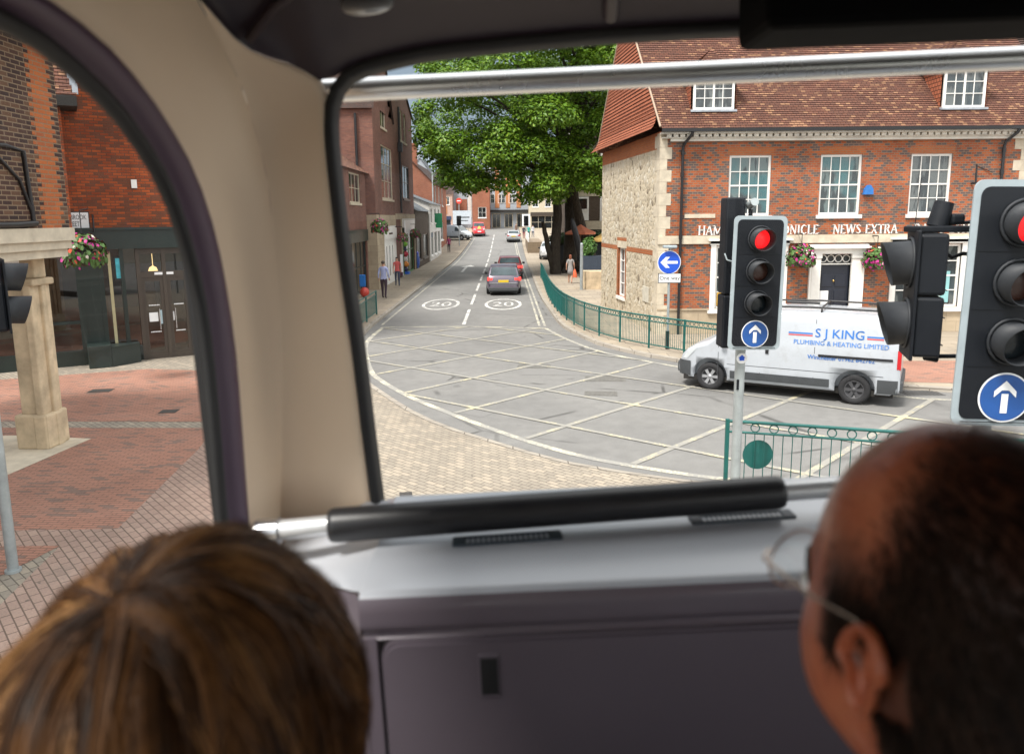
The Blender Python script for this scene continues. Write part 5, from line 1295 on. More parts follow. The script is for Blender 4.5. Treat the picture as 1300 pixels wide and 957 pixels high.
t, L_ = post_thing('sign_post', 'grey post with pale and blue parking signs by the white shop', 'sign post', 543, 0, Y=72)
m = MB(); m.cyl((0,0,0),(0,0,3.6),.045,None,8); m.build('pole', M['galv'], t)
m = MB(); m.box(-.45,-.07,2.85,.35,-.05,3.65,0); m.box(-.3,-.08,2.1,.45,-.06,2.75,1); text_mesh(m, 'P', .5, face_M((.07,-.083,2.42)), 2, .001); m.build('sign_face', [plain('grey_sign_face', (.42,.46,.52), .5), plain('parking_blue', (.03,.22,.60), .4), M['wht_sign']], t)
def far_signal(label, px, Y, zc):
    t, L_ = post_thing('traffic_light', label, 'traffic light', px, 0, Y=Y); t['group'] = 'distant traffic lights'
    m = MB(); m.cyl((0,0,0),(0,0,zc+.5),.06,None,8); m.build('pole', M['galv'], t)
    m = MB(); m.bbox(-.28,-.12,zc-.6,.28,-.09,zc+.6,.03); m.bbox(-.15,-.09,zc-.5,.15,.12,zc+.5,.02)
    h = m.build('signal_head', M['sig_black'], t)
    for k in range(3):
        m = MB(); hood(m, 0, zc+.33-.33*k, -.12); m.build('hood', M['sig_hood'], h)
    return t
far_signal('distant traffic light on the left pavement by the parked white van', 583, 92, 3.0)
ts = far_signal('distant traffic light beside the big tree on the right', 668, 93, 2.9)
m = MB(); m.box(-.5,-.085,2.2,.5,-.08,3.7); m.build('backing_board', M['wht_sign'], ts)
t, L_ = post_thing('road_sign', 'large pale direction sign on two posts at the far end of the left pavement', 'road sign', 587, 0, Y=112)
m = MB(); m.box(-1.35,-.05,1.6,1.35,.0,3.6); m.build('sign_face', plain('pale_direction_sign', (.50,.56,.62), .5), t)
m = MB(); m.cyl((-.9,.05,0),(-.9,.05,3.6),.05,None,8); m.build('post', M['galv'], t); m = MB(); m.cyl((.9,.05,0),(.9,.05,3.6),.05,None,8); m.build('post', M['galv'], t)
m = MB(); m.box(-.2,-.06,2.55,1.1,-.051,2.7); m.box(-.2,-.06,2.1,.9,-.051,2.2); m.build('sign_line', M['blk_sign'], t)
t, L_ = post_thing('road_sign', 'red round no entry sign high on its post far down the left pavement', 'road sign', 583.5, 0, Y=118)
m = MB(); m.cyl((0,0,0),(0,0,5.2),.05,None,8); m.build('pole', M['galv'], t)
m = MB(); m.disc((0,-.08,4.9),(0,-1,0),.45,24,0); m.box(-.28,-.09,4.84,.28,-.085,4.96,1); m.build('sign_face', [plain('no_entry_red', (.6,.06,.04), .4), M['wht_sign']], t)
b = gp(738, 368, PZ); t = thing('bollard_post', 'slim pale grey post on the pavement behind the walking woman', 'post', (b.x,b.y,PZ)); m = MB(); m.cyl((0,0,0),(0,0,2.5),.085,.08,12); m.lathe([(.08,2.5),(.06,2.54),(.001,2.55)],12); m.build('shaft', M['galv'], t)
b = gp(654, 322, PZ)
t = thing('planter_wall', 'brown timber planter wall with rails at the right kerb', 'planter', (1.75,80,PZ+hz(80)))
m = MB(); m.box(0,0,-.3,1.6,13,1.15); m.build('planter_body', plain('brown_planter', (.20,.15,.10), .8, var=.2), t)
m = MB(); 
for k in range(4): m.tube([(.1,.2+k*4,1.1),(.1,.2+k*4,2.0)], .04, 6)
m.tube([(.1,.2,2.0),(.1,12.2,2.0)], .04, 6); m.tube([(.1,.2,1.55),(.1,12.2,1.55)], .03, 6); m.build('rail', M['wht_sign'], t)
# cafe corner behind the flint building
b = gp(754, 367.5, PZ); t = thing('stone_plinth', 'weathered stone plinth block against the flint wall', 'plinth', (b.x-.45,b.y,PZ)); m = MB(); m.prism([(0,0),(1.3,0),(1.3,1.2),(-.15,1.2)], -.05, .98); m.build('block', M['limestone'], t)
def at_base(px, Y): p = at(px, 300, Y); return p.x
x = at_base(756, 49)
t = thing('planter_box', 'dark blue grey cafe planter beside the flint building', 'planter', (at_base(738,48.5),48.5,PZ))
m = MB(); m.box(0,0,0,1.6,1.1,1.45); m.build('box', plain('slate_blue_planter', (.035,.05,.075), .6), t)
def leafball(m, c, rad, n, sz, rr):
    for _ in range(n):
        v = Vector((rr.gauss(0,1), rr.gauss(0,1), rr.gauss(0,1))).normalized(); p = Vector(c)+Vector((v.x*rad[0],v.y*rad[1],v.z*rad[2]))*rr.uniform(.55,1.05)
        nn = (v+Vector((rr.uniform(-.7,.7),rr.uniform(-.7,.7),rr.uniform(-.2,.9)))).normalized(); u = nn.orthogonal().normalized(); u = (Matrix.Rotation(rr.random()*6.28,3,nn) @ u); w_ = nn.cross(u); s = sz*rr.uniform(.6,1.3)
        m.add([p-u*s, p+w_*s*.6, p+u*s, p-w_*s*.6], [(0,1,2,3)])
t = NT('bright_shrub_leaf'); v = t.uv(obj=True); t.bsdf(t.ramp(t.noise(v,3,3),[(.3,(.045,.12,.02)),(.7,(.11,.24,.04))]), .55); M['shrub'] = t.m
t = NT('dark_hedge_leaf'); v = t.uv(obj=True); t.bsdf(t.ramp(t.noise(v,2,3),[(.3,(.02,.05,.012)),(.7,(.05,.11,.025))]), .6); M['hedge'] = t.m
rr = random.Random(5)
m = MB(); leafball(m, (at_base(748,49),49.0,2.15), (.5,.45,.62), 700, .09, rr); leafball(m, (at_base(743,49),49.0,1.8), (.3,.3,.35), 250, .09, rr)
tag(m.build('potted_shrub', M['shrub'], recalc=False), 'bright green shrub growing in the slate blue planter', 'shrub')
m = MB()
for k in range(14): leafball(m, (at_base(703,57)+.32*k,57+.02*k,2.4+.15*rr.random()), (.45,.5,.45), 170, .12, rr)
tag(m.build('hedge', M['hedge'], recalc=False), 'dark clipped hedge behind the big tree trunks', 'hedge')
m = MB(); m.box(at_base(703,57.2)-.2,57,0,at_base(765,57.2),57.5,2.0); tag(m.build('hedge_planter', plain('dark_trough', (.02,.025,.03), .7)), 'dark trough planter carrying the hedge behind the trees', 'planter').location = (0,0,PZ)
def parasol(label, px, Y, ztop, wr, col, group=None):
    x = at_base(px, Y); t = thing('parasol', label, 'parasol', (x,Y,PZ), 0, group)
    m = MB(); m.cyl((0,0,0),(0,0,ztop),.04,None,8); m.cyl((0,0,0),(0,0,.08),.3,None,12); m.build('pole', M['wood'], t)
    m = MB(); n = 8; rows = []
    for f, z in ((.02,ztop),(.5,ztop-.32),(1,ztop-.55),(1.0,ztop-.68)): rows.append([Vector((wr*f*math.cos(2*math.pi*j/n+.2), wr*f*math.sin(2*math.pi*j/n+.2), z)) for j in range(n)])
    m.grid(rows, 0, False, True); m.build('canopy', col, t)
parasol('open orange cafe parasol behind the tree trunks', 737, 53, 3.42, 1.1, plain('orange_canvas', (.62,.20,.11), .8))
parasol('open yellow striped cafe parasol at the edge of the flint wall', 768, 50.5, 3.0, 1.0, plain('yellow_canvas', (.60,.38,.12), .8))
t = thing('closed_parasol', 'tall closed black parasol leaning beside the orange parasol', 'parasol', (at_base(744,51),51,PZ)); t.rotation_euler = (0,R(-14),0)
m = MB(); m.lathe([(.03,.0),(.04,1.2),(.22,1.3),(.24,1.8),(.20,3.2),(.12,3.85),(.02,4.0)],9); m.build('canopy', M['black_metal'], t)
# shop clutter on the left pavement
b = gp(500, 353, PZ); t = thing('pavement_board', 'white pavement board outside the white shopfront', 'sign board', (b.x-.3,b.y,PZ), R(35))
m = MB(); m.box(0,0,.12,1.05,.05,1.55,0); m.box(.0,.05,.0,.06,.4,.08,1); m.box(1.0,.05,.0,1.05,.4,.08,1); m.box(-.03,-.02,.1,.0,.07,1.6,1); m.box(1.05,-.02,.1,1.08,.07,1.6,1); m.box(.05,-.04,.12,1.0,.0,.35,2); m.build('board', [M['wht_sign'], M['galv'], plain('maroon_strip', (.08,.02,.05), .6)], t)
b = gp(514, 348, PZ); t = thing('ice_cream_display', 'tall stacked rainbow ice cream figure on a blue base by the green shop', 'shop display', (b.x,b.y,PZ))
m = MB(); m.bbox(-.35,-.35,0,.35,.35,.18,.03); m.build('base', plain('display_blue', (.02,.13,.62), .5), t)
m = MB()
for k, mi in enumerate((0,1,2,3,0,4,1)): m.ball((.0+(.05 if k % 2 else -.04),0,.35+k*.36), (.30-.015*k,.28,.22), 12, 8, mi)
m.build('figure', [plain('d_navy',(.02,.02,.07),.4), plain('d_orange',(.7,.25,.04),.4), plain('d_white',(.7,.68,.65),.4), plain('d_red',(.5,.03,.06),.4), plain('d_green',(.2,.5,.05),.4)], t)
b = gp(525, 341, PZ); t = thing('litter_bin', 'blue barrel bin with bright pictures by the green shop', 'bin', (b.x,b.y,PZ))
m = MB(); m.lathe([(.001,.03),(.42,.04),(.50,.3),(.52,.7),(.46,1.1),(.40,1.18)],16); m.build('drum', plain('bin_blue',(.02,.09,.42),.4,var=.4,scale=4), t)
m = MB(); m.lathe([(.44,1.15),(.46,1.2),(.40,1.34),(.2,1.42),(.001,1.44)],16); m.build('lid', plain('bin_lid',(.03,.05,.5),.4), t); m = MB(); m.disc((0,-.535,.62),(0,-1,0),.26,20,0); m.disc((0,-.54,.62),(0,-1,0),.15,20,1); m.build('picture', [M['wht_sign'], plain('bin_red',(.55,.06,.12),.4)], t)
for px, py, Y, X_, lab, sd, rd in ((482,288,0,-7.0,'hanging flower basket over the white shopfront',31,.46),(511,302,0,-7.0,'dark red hanging basket over the green shop',32,.36),(527,297,0,-7.0,'hanging basket by the slate-roofed shop',33,.40)):
    p = atx(px, py, X_); basket(p, rd, lab, .7, 'hanging baskets down the street', sd, arm=(-.5,0,.7))
b = gp(455, 375, PZ); t = thing('banner_stand', 'blue fabric banner with a red ball base at the left pavement edge', 'banner', (-7.55,38.2,PZ)); t.scale = (.85,.85,.85)
m = MB(); m.bbox(-.2,-.1,.62,.16,.06,1.35,.05); m.build('banner', plain('blue_fabric',(.02,.16,.50),.8), t)
m = MB(); m.ball((.08,-.02,.30),(.28,.26,.30)); m.build('base', plain('red_ball',(.6,.07,.05),.35), t)
# ================================================================== VEHICLES
def paintm(name, c, coat=.6, rough=.35, metal=0.):
    t = NT(name); v = t.uv(obj=True); f = t.noise(v, 1.5, 4)
    g2 = t.ramp(t.noise(v, 4.5, 6, .7), [(.52, 0.), (.78, .28)]); b = t.bsdf(t.mix(g2, t.ramp(f, [(.3, tuple(x*.9 for x in c)), (.7, c)]), (.20,.18,.15)), rough, metal); b.inputs['Coat Weight'].default_value = coat; b.inputs['Coat Roughness'].default_value = .06
    return t.m
M['van_white'] = paintm('white_van_paint', (.46,.49,.53)); M['van_grey'] = plain('grey_bumper_plastic', (.055,.06,.065), .6)
M['rim'] = plain('silver_wheel_trim', (.45,.46,.48), .35, metal=.6); M['rim_dark'] = plain('steel_wheel', (.06,.06,.065), .5)
M['tail_red'] = plain('tail_lamp_red', (.50,.015,.02), .2, coat_weight=.0) if False else plain('tail_lamp_red', (.50,.015,.02), .2)
M['head_lamp'] = plain('headlamp_glass', (.55,.58,.6), .1); M['plate_y'] = plain('yellow_number_plate', (.70,.48,.03), .4, var=.03)
def wheel(par, x, y, r, w, rim, spokes=5, out=1):
    m = MB(); Mx = Matrix.Translation((x,y,r)) @ Matrix.Rotation(R(-90*out), 4, 'X')
    m.lathe([(r*.58,-w/2),(r*.86,-w/2),(r*.97,-w*.38),(r,-w*.2),(r,w*.2),(r*.97,w*.38),(r*.86,w/2),(r*.62,w*.46),(r*.58,w*.3)], 36, 0, Mx)
    wo = m.build('wheel', M['rubber'], par)
    m = MB(); m.lathe([(r*.60,w*.30),(r*.62,w*.44),(r*.57,w*.46),(r*.54,w*.34),(r*.50,w*.22),(.001,w*.22)], 32, 1, Mx)
    m.lathe([(.001,w*.48),(r*.13,w*.46),(r*.16,w*.36)], 16, 0, Mx)
    for k in range(spokes):
        a = 2*math.pi*k/spokes
        q = [Mx @ Vector((rr_*math.cos(a+da), rr_*math.sin(a+da), z)) for rr_, da, z in ((r*.12,-.75,w*.40),(r*.56,-.21,w*.42),(r*.56,.21,w*.42),(r*.12,.75,w*.40))]
        m.add(q, [(0,1,2,3)], 0)
    m.build('rim', [M[rim], M['rim_dark']], wo); return wo
def boolcut(o, cyls):
    mb = MB()
    for (x, y0, y1, z, r) in cyls: mb.cyl((x,y0,z),(x,y1,z), r, None, 36)
    co = mb.build('cut', M['black_metal'])
    cb = bmesh.new(); cb.from_mesh(co.data); bmesh.ops.remove_doubles(cb, verts=cb.verts, dist=1e-5); bmesh.ops.recalc_face_normals(cb, faces=cb.faces); cb.to_mesh(co.data); cb.free()
    co.parent = o.parent; md = o.modifiers.new('b', 'BOOLEAN'); md.object = co; md.operation = 'DIFFERENCE'; md.solver = 'EXACT'
    dg = bpy.context.evaluated_depsgraph_get(); dg.update()
    me = bpy.data.meshes.new_from_object(o.evaluated_get(dg)); o.modifiers.clear(); old = o.data; o.data = me
    bpy.data.meshes.remove(old); bpy.data.objects.remove(co)
def lerp_tab(tab, x):
    for (x0, y0), (x1, y1) in zip(tab, tab[1:]):
        if x <= x1: f = max(0, (x-x0)/(x1-x0)); return y0+(y1-y0)*f
    return tab[-1][1]
VT = [(-2.42,.62),(-2.405,1.0),(-2.36,1.5),(-2.32,1.80),(-2.24,1.89),(-2.0,1.935),(-1.0,1.965),(0,1.955),(.5,1.92),(.80,1.84),(.95,1.74),(1.2,1.52),(1.5,1.25),(1.62,1.165),(1.9,1.06),(2.12,.94),(2.26,.80),(2.34,.62),(2.38,.5)]
VW = [(-2.42,.86),(-2.36,.915),(-2.1,.945),(1.2,.945),(1.7,.92),(2.05,.86),(2.25,.76),(2.38,.60)]
def v_side(x, z):
    w_ = lerp_tab(VW, x); return w_*(1 - .135*max(0,(z-1.02)/.95)**1.4 - .05*max(0,(.55-z)/.3)**2)
def van(label, loc, rz, livery=True, scale=1., paint_='van_white', group=None):
    t = thing('van', label, 'van', loc, rz, group); t.scale = (scale,)*3
    xs = [x for x, _ in VT]; extra = [-1.5,-.5,.25,1.05,1.35,1.75]; xs = sorted(xs+extra)
    rows = []
    for x in xs:
        zt = lerp_tab(VT, x); zb = .27 if -2.3 < x < 2.25 else .33
        zs = [zb, zb+.06, .45, .6, .8, .95, 1.1, 1.25, 1.4, 1.55, 1.7]
        zs = [z for z in zs if z < zt-.10]; 
        while len(zs) < 11: zs.append(zs[-1]+(zt-.08-zs[-1])*.25)
        half = [(v_side(x, z), z) for z in zs]
        ws = v_side(x, zt-.06)
        half += [(ws*.995, zt-.07), (ws*.95, zt-.025), (ws*.86, zt-.004), (ws*.5, zt+.008)]
        ring = [Vector((x, y, z)) for y, z in half] + [Vector((x, 0, zt+.012))] + [Vector((x, -y, z)) for y, z in reversed(half)]
        rows.append(ring)
    m = MB(); m.grid(rows, 0, True, True)
    n = len(rows[0]); m.add(rows[0], [tuple(range(n))]); m.add(rows[-1], [tuple(range(n))])
    b0 = bmesh.new(); o = m.build('body', [M[paint_]], t)
    b0.from_mesh(o.data); bmesh.ops.remove_doubles(b0, verts=b0.verts, dist=.0005); bmesh.ops.recalc_face_normals(b0, faces=b0.faces); b0.to_mesh(o.data); b0.free()
    boolcut(o, [(xx, yy, yy+(.45 if yy > 0 else -.45), .36, .405) for xx in (1.55,-1.55) for yy in (.62,-.62)])
    for s in (1,-1):
        for xx in (1.55,-1.55):
            wheel(t, xx, s*.80, .325, .21, 'rim' if xx > 0 else 'rim_dark', 6, s)
    # dark sills, bumpers
    for s in (1,-1):
        m = MB(); P_ = lambda x, z, d=.012: Vector((x, s*(v_side(x,z)+d), z))
        def strip(x0, x1, z0, z1, mat=0, n=8, d=.012, top=None):
            top = top or (lambda f: z1)
            m.grid([[P_(x0+(x1-x0)*k/n, z0, d) for k in range(n+1)], [P_(x0+(x1-x0)*k/n, (z0+top(k/n))/2, d) for k in range(n+1)], [P_(x0+(x1-x0)*k/n, top(k/n), d) for k in range(n+1)]], mat)
        strip(-1.05, 1.08, .34, .52); m.build('sill_cladding', M['van_grey'], t)
        m = MB(); strip(2.02, 2.34, .30, .66, 0, 6, .010, lambda f: .66-.0*f)
        strip(-2.38, -1.99, .30, .60, 0, 5, .012, lambda f: .60); m.build('bumper_corner', M['van_grey'], t)
        m = MB(); strip(.52, 1.32, 1.16, 1.66, 0, 6, .006, lambda f: 1.70-.50*max(0,f-.42)/.58*1.05+.0)
        m.build('window', M['car_glass'], t)
        m = MB()
        for x in (1.36,.42,-.72): strip(x-.006, x+.006, .45, 1.15 if x > 1.3 else 1.80, 0, 1, .003)
        strip(-2.1,1.4,.66,.672,0,10,.003); m.build('door_seam', M['van_grey'], t)
        m = MB(); strip(.24,.31,.98,1.16,0,1,.02); 
        if s > 0: strip(-2.26,-.80,1.005,1.055,0,8,.018)
        m.build('door_handle', M['black_metal'], t)
        m = MB(); m.bbox(-2.415, s*.80-.045 if s > 0 else s*.80-.045, .82, -2.35, s*.80+.095 if s > 0 else s*.80+.045, 1.26, .02); 
        strip(-2.39,-2.34,.84,1.24,0,2,.008); m.build('tail_light', M['tail_red'], t)
        m = MB(); m.grid([[P_(2.02,.93,.008),P_(2.14,.84,.008),P_(2.25,.70,.008)],[P_(1.86,.98,.006),P_(1.98,.86,.008),P_(2.12,.70,.008)]]); m.build('headlight', M['head_lamp'], t)
        m = MB(); m.bbox(1.18, s*1.00-.07, 1.12, 1.30, s*1.00+.10 if s > 0 else s*1.00+.07, 1.40, .03); m.build('mirror', M['van_grey'], t)
    m = MB(); m.grid([[Vector((lx, y*lw, lz)) for y in (-1,-.5,0,.5,1)] for lx, lw, lz in ((1.52,.80,1.25),(1.2,.76,1.535),(.90,.70,1.79))]); 
    for q in range(len(m.v)): m.v[q] = (m.v[q][0]+.012, m.v[q][1], m.v[q][2]+.012)
    m.build('windscreen', M['car_glass'], t)
    m = MB(); m.bbox(2.20,-.62,.32,2.41,.62,.60,.05); m.bbox(-2.47,-.85,.33,-2.36,.85,.58,.04); m.build('bumper', M['van_grey'], t)
    m = MB(); m.box(2.405,-.26,.42,2.42,.26,.53); m.build('number_plate', M['wht_sign'], t)
    m = MB(); m.box(-2.3,-.8,.2,2.2,.8,.32); m.build('underbody', M['dark'], t)
    if livery:
        m = MB()
        for s in (1,-1):
            m.tube([(-2.15,s*.74,2.03),(-.6,s*.75,2.05),(.55,s*.73,2.02)], .022, 6)
            for x in (-2.1,-.8,.45): m.tube([(x,s*.74,2.02),(x,s*.76,1.92)], .02, 6)
        for x in (-2.0,-.8,.4): m.tube([(x,-.74,2.05),(x,.74,2.05)], .02, 6)
        m.tube([(-.7,.3,2.10),(.0,.32,2.10)], .03, 6); m.build('roof_rack', M['black_metal'], t)
        m = MB(); B_, P2_ = 0, 1
        def label(body, x, z, size, mat, sx=1., bold=0.):
            tmp = MB(); text_mesh(tmp, body, size, Matrix.Identity(4), 0, 0, 'CENTER', sx)
            pts = []
            for v in tmp.v: px_, pz_ = x - v[0], z + v[1]; pts.append((px_, v_side(px_, pz_)+.006, pz_))
            m.add(pts, tmp.f, mat)
        label('S J KING', -1.20, 1.50, .27, 0, 1.0); label('S J KING', -1.206, 1.503, .27, 0, 1.0)
        label('PLUMBING & HEATING LIMITED', -1.22, 1.29, .138, 1, .97); label('PLUMBING & HEATING LIMITED', -1.226, 1.294, .138, 1, .97); label('Winchester 01962 842762', -1.25, 1.15-.17, .13, 0, .95); label('Winchester 01962 842762', -1.255, .983, .13, 0, .95)
        def stripe(x0, x1, z, h, mat):
            n = 5; m.grid([[Vector((x0+(x1-x0)*k/n, v_side(x0+(x1-x0)*k/n, zz)+.006, zz)) for k in range(n+1)] for zz in (z, z+h)], mat)
        for x0, x1 in ((-.16,-.66),(-1.74,-2.06)): stripe(x0, x1, 1.475, .03, 0); stripe(x0, x1, 1.435, .025, 2)
        for v_i in range(len(m.v)):
            pass
        m.build('livery', [plain('livery_blue', (.03,.16,.50), .4, var=.02), plain('livery_mid_blue', (.10,.23,.55), .4, var=.02), plain('livery_red', (.55,.05,.07), .4, var=.02)], t, recalc=False)
    return t
fr_, rr2 = gp(895, 494), gp(1090, 514)
fwd = (fr_-rr2); fwd.z = 0; fwd.normalize(); left = Vector((-fwd.y, fwd.x, 0)); mid = (fr_+rr2)/2 - left*.86
van('white plumbing van with roof rack and blue lettering crossing the box junction', (mid.x, mid.y, .0), math.atan2(fwd.y, fwd.x))
van('small white van parked facing right on the far left pavement', (-7.6, 103, hz(103)+PZ), R(-28), livery=False, scale=1.0)

def car(label, loc, rz, L, W, H, pm, style='hatch', plate='plate_y', lit=False, name='car', zb=.30, cat_='car', glass='car_glass'):
    t = thing(name, label, cat_, loc, rz)
    belt = H*.60
    if style == 'estate': tab = [(-.5,.50),(-.495,.72),(-.485,.96),(-.475,1.0),(-.44,1.22),(-.405,1.40),(-.38,1.45),(-.1,1.5),(.08,1.47),(.16,1.36),(.27,1.04),(.33,.99),(.44,.86),(.485,.70),(.5,.48)]
    elif style == 'suv': tab = [(-.5,.55),(-.495,.8),(-.485,1.05),(-.45,1.28),(-.42,1.48),(-.3,1.5),(.06,1.48),(.14,1.38),(.25,1.10),(.32,1.06),(.45,.98),(.485,.85),(.5,.55)]
    elif style == 'panelvan': tab = [(-.5,.6),(-.495,1.2),(-.48,1.46),(-.4,1.5),(.12,1.49),(.2,1.42),(.30,1.02),(.35,.90),(.45,.80),(.485,.66),(.5,.5)]
    else: tab = [(-.5,.50),(-.49,.74),(-.475,.98),(-.46,1.06),(-.41,1.30),(-.36,1.43),(-.2,1.49),(.04,1.48),(.13,1.38),(.25,1.06),(.32,1.0),(.44,.86),(.485,.70),(.5,.48)]
    tab = [(a*L, b*H/1.5) for a, b in tab]
    rows = []
    wplan = [(-.5*L,.82),(-.47*L,.93),(-.35*L,1.0),(.25*L,1.0),(.42*L,.93),(.5*L,.70)]
    for x, zt in tab:
        w_ = W/2*lerp_tab(wplan, x); bl_ = min(belt, zt-.05)
        f = max(0, min(1, (zt-belt)/(H-belt))) ; wr = w_*(.97-.20*f)
        half = [(w_*.86, zb-.05), (w_*.97, zb+.08), (w_, zb+(bl_-zb)*.45), (w_*.99, zb+(bl_-zb)*.8), (w_*.965, bl_), (w_*.965+(wr-w_*.965)*.5, bl_+(zt-.04-bl_)*.5), (wr, zt-.045), (wr*.93, zt-.008), (wr*.5, zt+.01)]
        rows.append([Vector((x,y,z)) for y,z in half] + [Vector((x,0,zt+.015))] + [Vector((x,-y,z)) for y,z in reversed(half)])
    m = MB(); m.grid(rows, 0, True, True); n = len(rows[0]); m.add(rows[0], [tuple(range(n))]); m.add(rows[-1], [tuple(range(n))])
    m.build('body', M[pm], t)
    def xz(x): return lerp_tab(tab, x)
    def hw(x, z):
        w_ = W/2*lerp_tab(wplan, x); zt = xz(x); f = max(0, min(1, (z-belt)/(H-belt))); return w_*(.965-.19*f)
    # glass: rear, front, sides
    def pane(xa, xb, ya, yb, name='rear_window', up=.012):
        sgn = -1 if xa < 0 else 1; m = MB(); rows = []
        for k in range(5):
            x = xa+(xb-xa)*k/4; yy = ya+(yb-ya)*k/4; rows.append([Vector((x+sgn*.02, y*yy, xz(x)+up*(1-abs(y)*.6))) for y in (-1,-.6,0,.6,1)])
        m.grid(rows); m.build(name, M[glass], t)
    if style == 'panelvan': pane(.295*L,.205*L,W*.42,W*.38,'windscreen')
    else:
        xr0, xr1 = (-.472*L,-.40*L) if style == 'estate' else ((-.478*L,-.42*L) if style == 'suv' else (-.455*L,-.37*L))
        pane(xr0, xr1, W*.385, W*.335); pane(.26*L,.15*L,W*.42,W*.36,'windscreen')
    for s in (1,-1):
        m = MB(); x0, x1 = (-.38*L,.20*L) if style != 'panelvan' else (.08*L,.25*L); rows = []
        for f in (.08,.5,.85):
            row = []
            for k in range(7):
                x = x0+.02+(x1-x0)*k/6; zt = min(xz(x), H)-.07; z = belt+.02+(max(zt,belt+.06)-belt-.02)*f; row.append(Vector((x, s*(hw(x,z)+.012), z)))
            rows.append(row)
        m.grid(rows); m.build('side_window', M[glass], t)
        for x in (.30*L,-.29*L): wheel(t, x, s*(W/2-.10), .31, .2, 'rim', 5, s)
        xq = -.478*L
        m = MB(); m.bbox(xq-.06, s*W*.44-(.10 if s > 0 else .12), H*.50, xq+.14, s*W*.44+(.03 if s > 0 else .10)+(.0 if s > 0 else -.07), H*.62, .02); 
        m.bbox(xq-.075, s*W*.36-.09, H*.515, xq+.05, s*W*.36+.09, H*.60, .02); m.build('tail_light', M['tail_lit'] if lit else M['tail_red'], t)
        m = MB(); m.bbox(.455*L, s*W*.36-.14, H*.44, .488*L, s*W*.36+.14, H*.54, .02); m.build('headlight', M['head_lamp'], t)
        m = MB(); m.bbox(.16*L, s*(W/2+.09)-.09, belt-.02, .16*L+.09, s*(W/2+.09)+.09, belt+.12, .03); m.build('mirror', M['black_metal'], t)
    m = MB(); m.bbox(-.505*L,-W*.42,zb-.05,-.44*L,W*.42,zb+.14,.03); m.bbox(.44*L,-W*.36,zb-.06,.502*L,W*.36,zb+.12,.03); m.box(-.44*L,-W*.42,.16,.44*L,W*.42,zb+.0); m.build('bumper', M['van_grey'], t)
    m = MB(); zq = H*.49; m.bbox(-.512*L,-.27,zq-.06,-.49*L,.27,zq+.06,.006); m.build('number_plate', M[plate], t)
    m = MB(); m.box(.497*L,-.27,H*.30,.506*L,.27,H*.37); m.build('number_plate', M['wht_sign'], t)
    m = MB(); m.bbox(-.508*L,-W*.40,H*.415,-.47*L,W*.40,H*.435,.006); m.build('chrome_strip', M['steel'], t)
    return t
M['tail_lit'] = emit('lit_tail_lamp', (.9,.06,.05), .5)
M['est_paint'] = paintm('dark_mauve_car_paint', (.13,.11,.145), .7, .35, .3); M['red_paint'] = paintm('dark_red_car_paint', (.16,.012,.018)); M['silver_paint'] = paintm('silver_car_paint', (.45,.46,.48), .5, .35, .3); M['post_red'] = paintm('bright_red_van_paint', (.62,.02,.03)); M['pale_paint'] = paintm('pale_car_paint', (.60,.62,.64))
car('dark mauve estate car with glowing tail lamps and yellow plate, last in the queue', (-.42, 41.6, 0), R(90), 4.7, 1.84, 1.55, 'est_paint', 'estate', lit=True)
car('dark red car queuing just in front of the mauve estate', (-.12, 51.5, 0), R(90), 4.0, 1.74, 1.50, 'red_paint', 'hatch', lit=True)
car('silver car driving away near the head of the street', (.28, 100, hz(100)), R(91), 4.0, 1.72, 1.50, 'silver_paint', 'hatch')
pv = car('bright red van facing the camera at the far left kerb', (-4.8, 112, hz(112)), R(-84), 4.4, 1.85, 2.0, 'post_red', 'panelvan', name='van', cat_='van')
m = MB(); m.prism([(-.42,0),(.42,0),(.1,.75),(-.1,.75)], .0, .02); y_ = m.build('warning_triangle', plain('yellow_mark', (.75,.55,.10), .5), pv); y_.matrix_basis = Matrix.Translation((2.07,0,.72)) @ Matrix.Rotation(R(90),4,'Z') @ Matrix.Rotation(R(75),4,'X')
car('pale car parked beyond the tree trunks by the planter wall', (3.7, 72, PZ+hz(72)), R(-97), 4.2, 1.8, 1.65, 'pale_paint', 'suv')

# ================================================================== THE BIG TREE
t = NT('chestnut_leaf'); v = t.uv(obj=True)
nz1 = t.noise(v, .55, 3); nz2 = t.noise(v, 7, 2)
colr = t.ramp(nz2, [(.30, (.028,.078,.008)), (.5, (.105,.225,.016)), (.72, (.27,.35,.03))])
colr = t.mix(.45, colr, t.ramp(nz1, [(.35, (.62,.70,.65)), (.65, (1.25,1.2,.9))]), 'MULTIPLY')
bs = t.n('ShaderNodeBsdfPrincipled'); t.l(colr, bs.inputs[0]); bs.inputs['Roughness'].default_value = .45; bs.inputs['Specular IOR Level'].default_value = .35
tl = t.n('ShaderNodeBsdfTranslucent'); t.l(t.mix(.5, colr, (.20,.30,.02)), tl.inputs[0])
mx = t.n('ShaderNodeMixShader'); mx.inputs[0].default_value = .22; t.l(bs.outputs[0], mx.inputs[1]); t.l(tl.outputs[0], mx.inputs[2]); t.l(mx.outputs[0], t.out.inputs[0]); M['leaf'] = t.m
t = NT('tree_bark'); v = t.uv((6,6,1.4), obj=True); f = t.noise(v, 2.2, 6, .7)
b = t.bsdf(t.ramp(f, [(.3,(.022,.018,.014)),(.6,(.07,.06,.048)),(.8,(.12,.115,.08))]), .9, spec=.2); t.bump(b, f, .9, .05); M['bark'] = t.m
TX, TY = 4.6, 54.0
tree = thing('broadleaf_tree', 'huge dark-trunked broadleaf tree spreading over the street', 'tree', (TX,TY,PZ))
rt = random.Random(11)
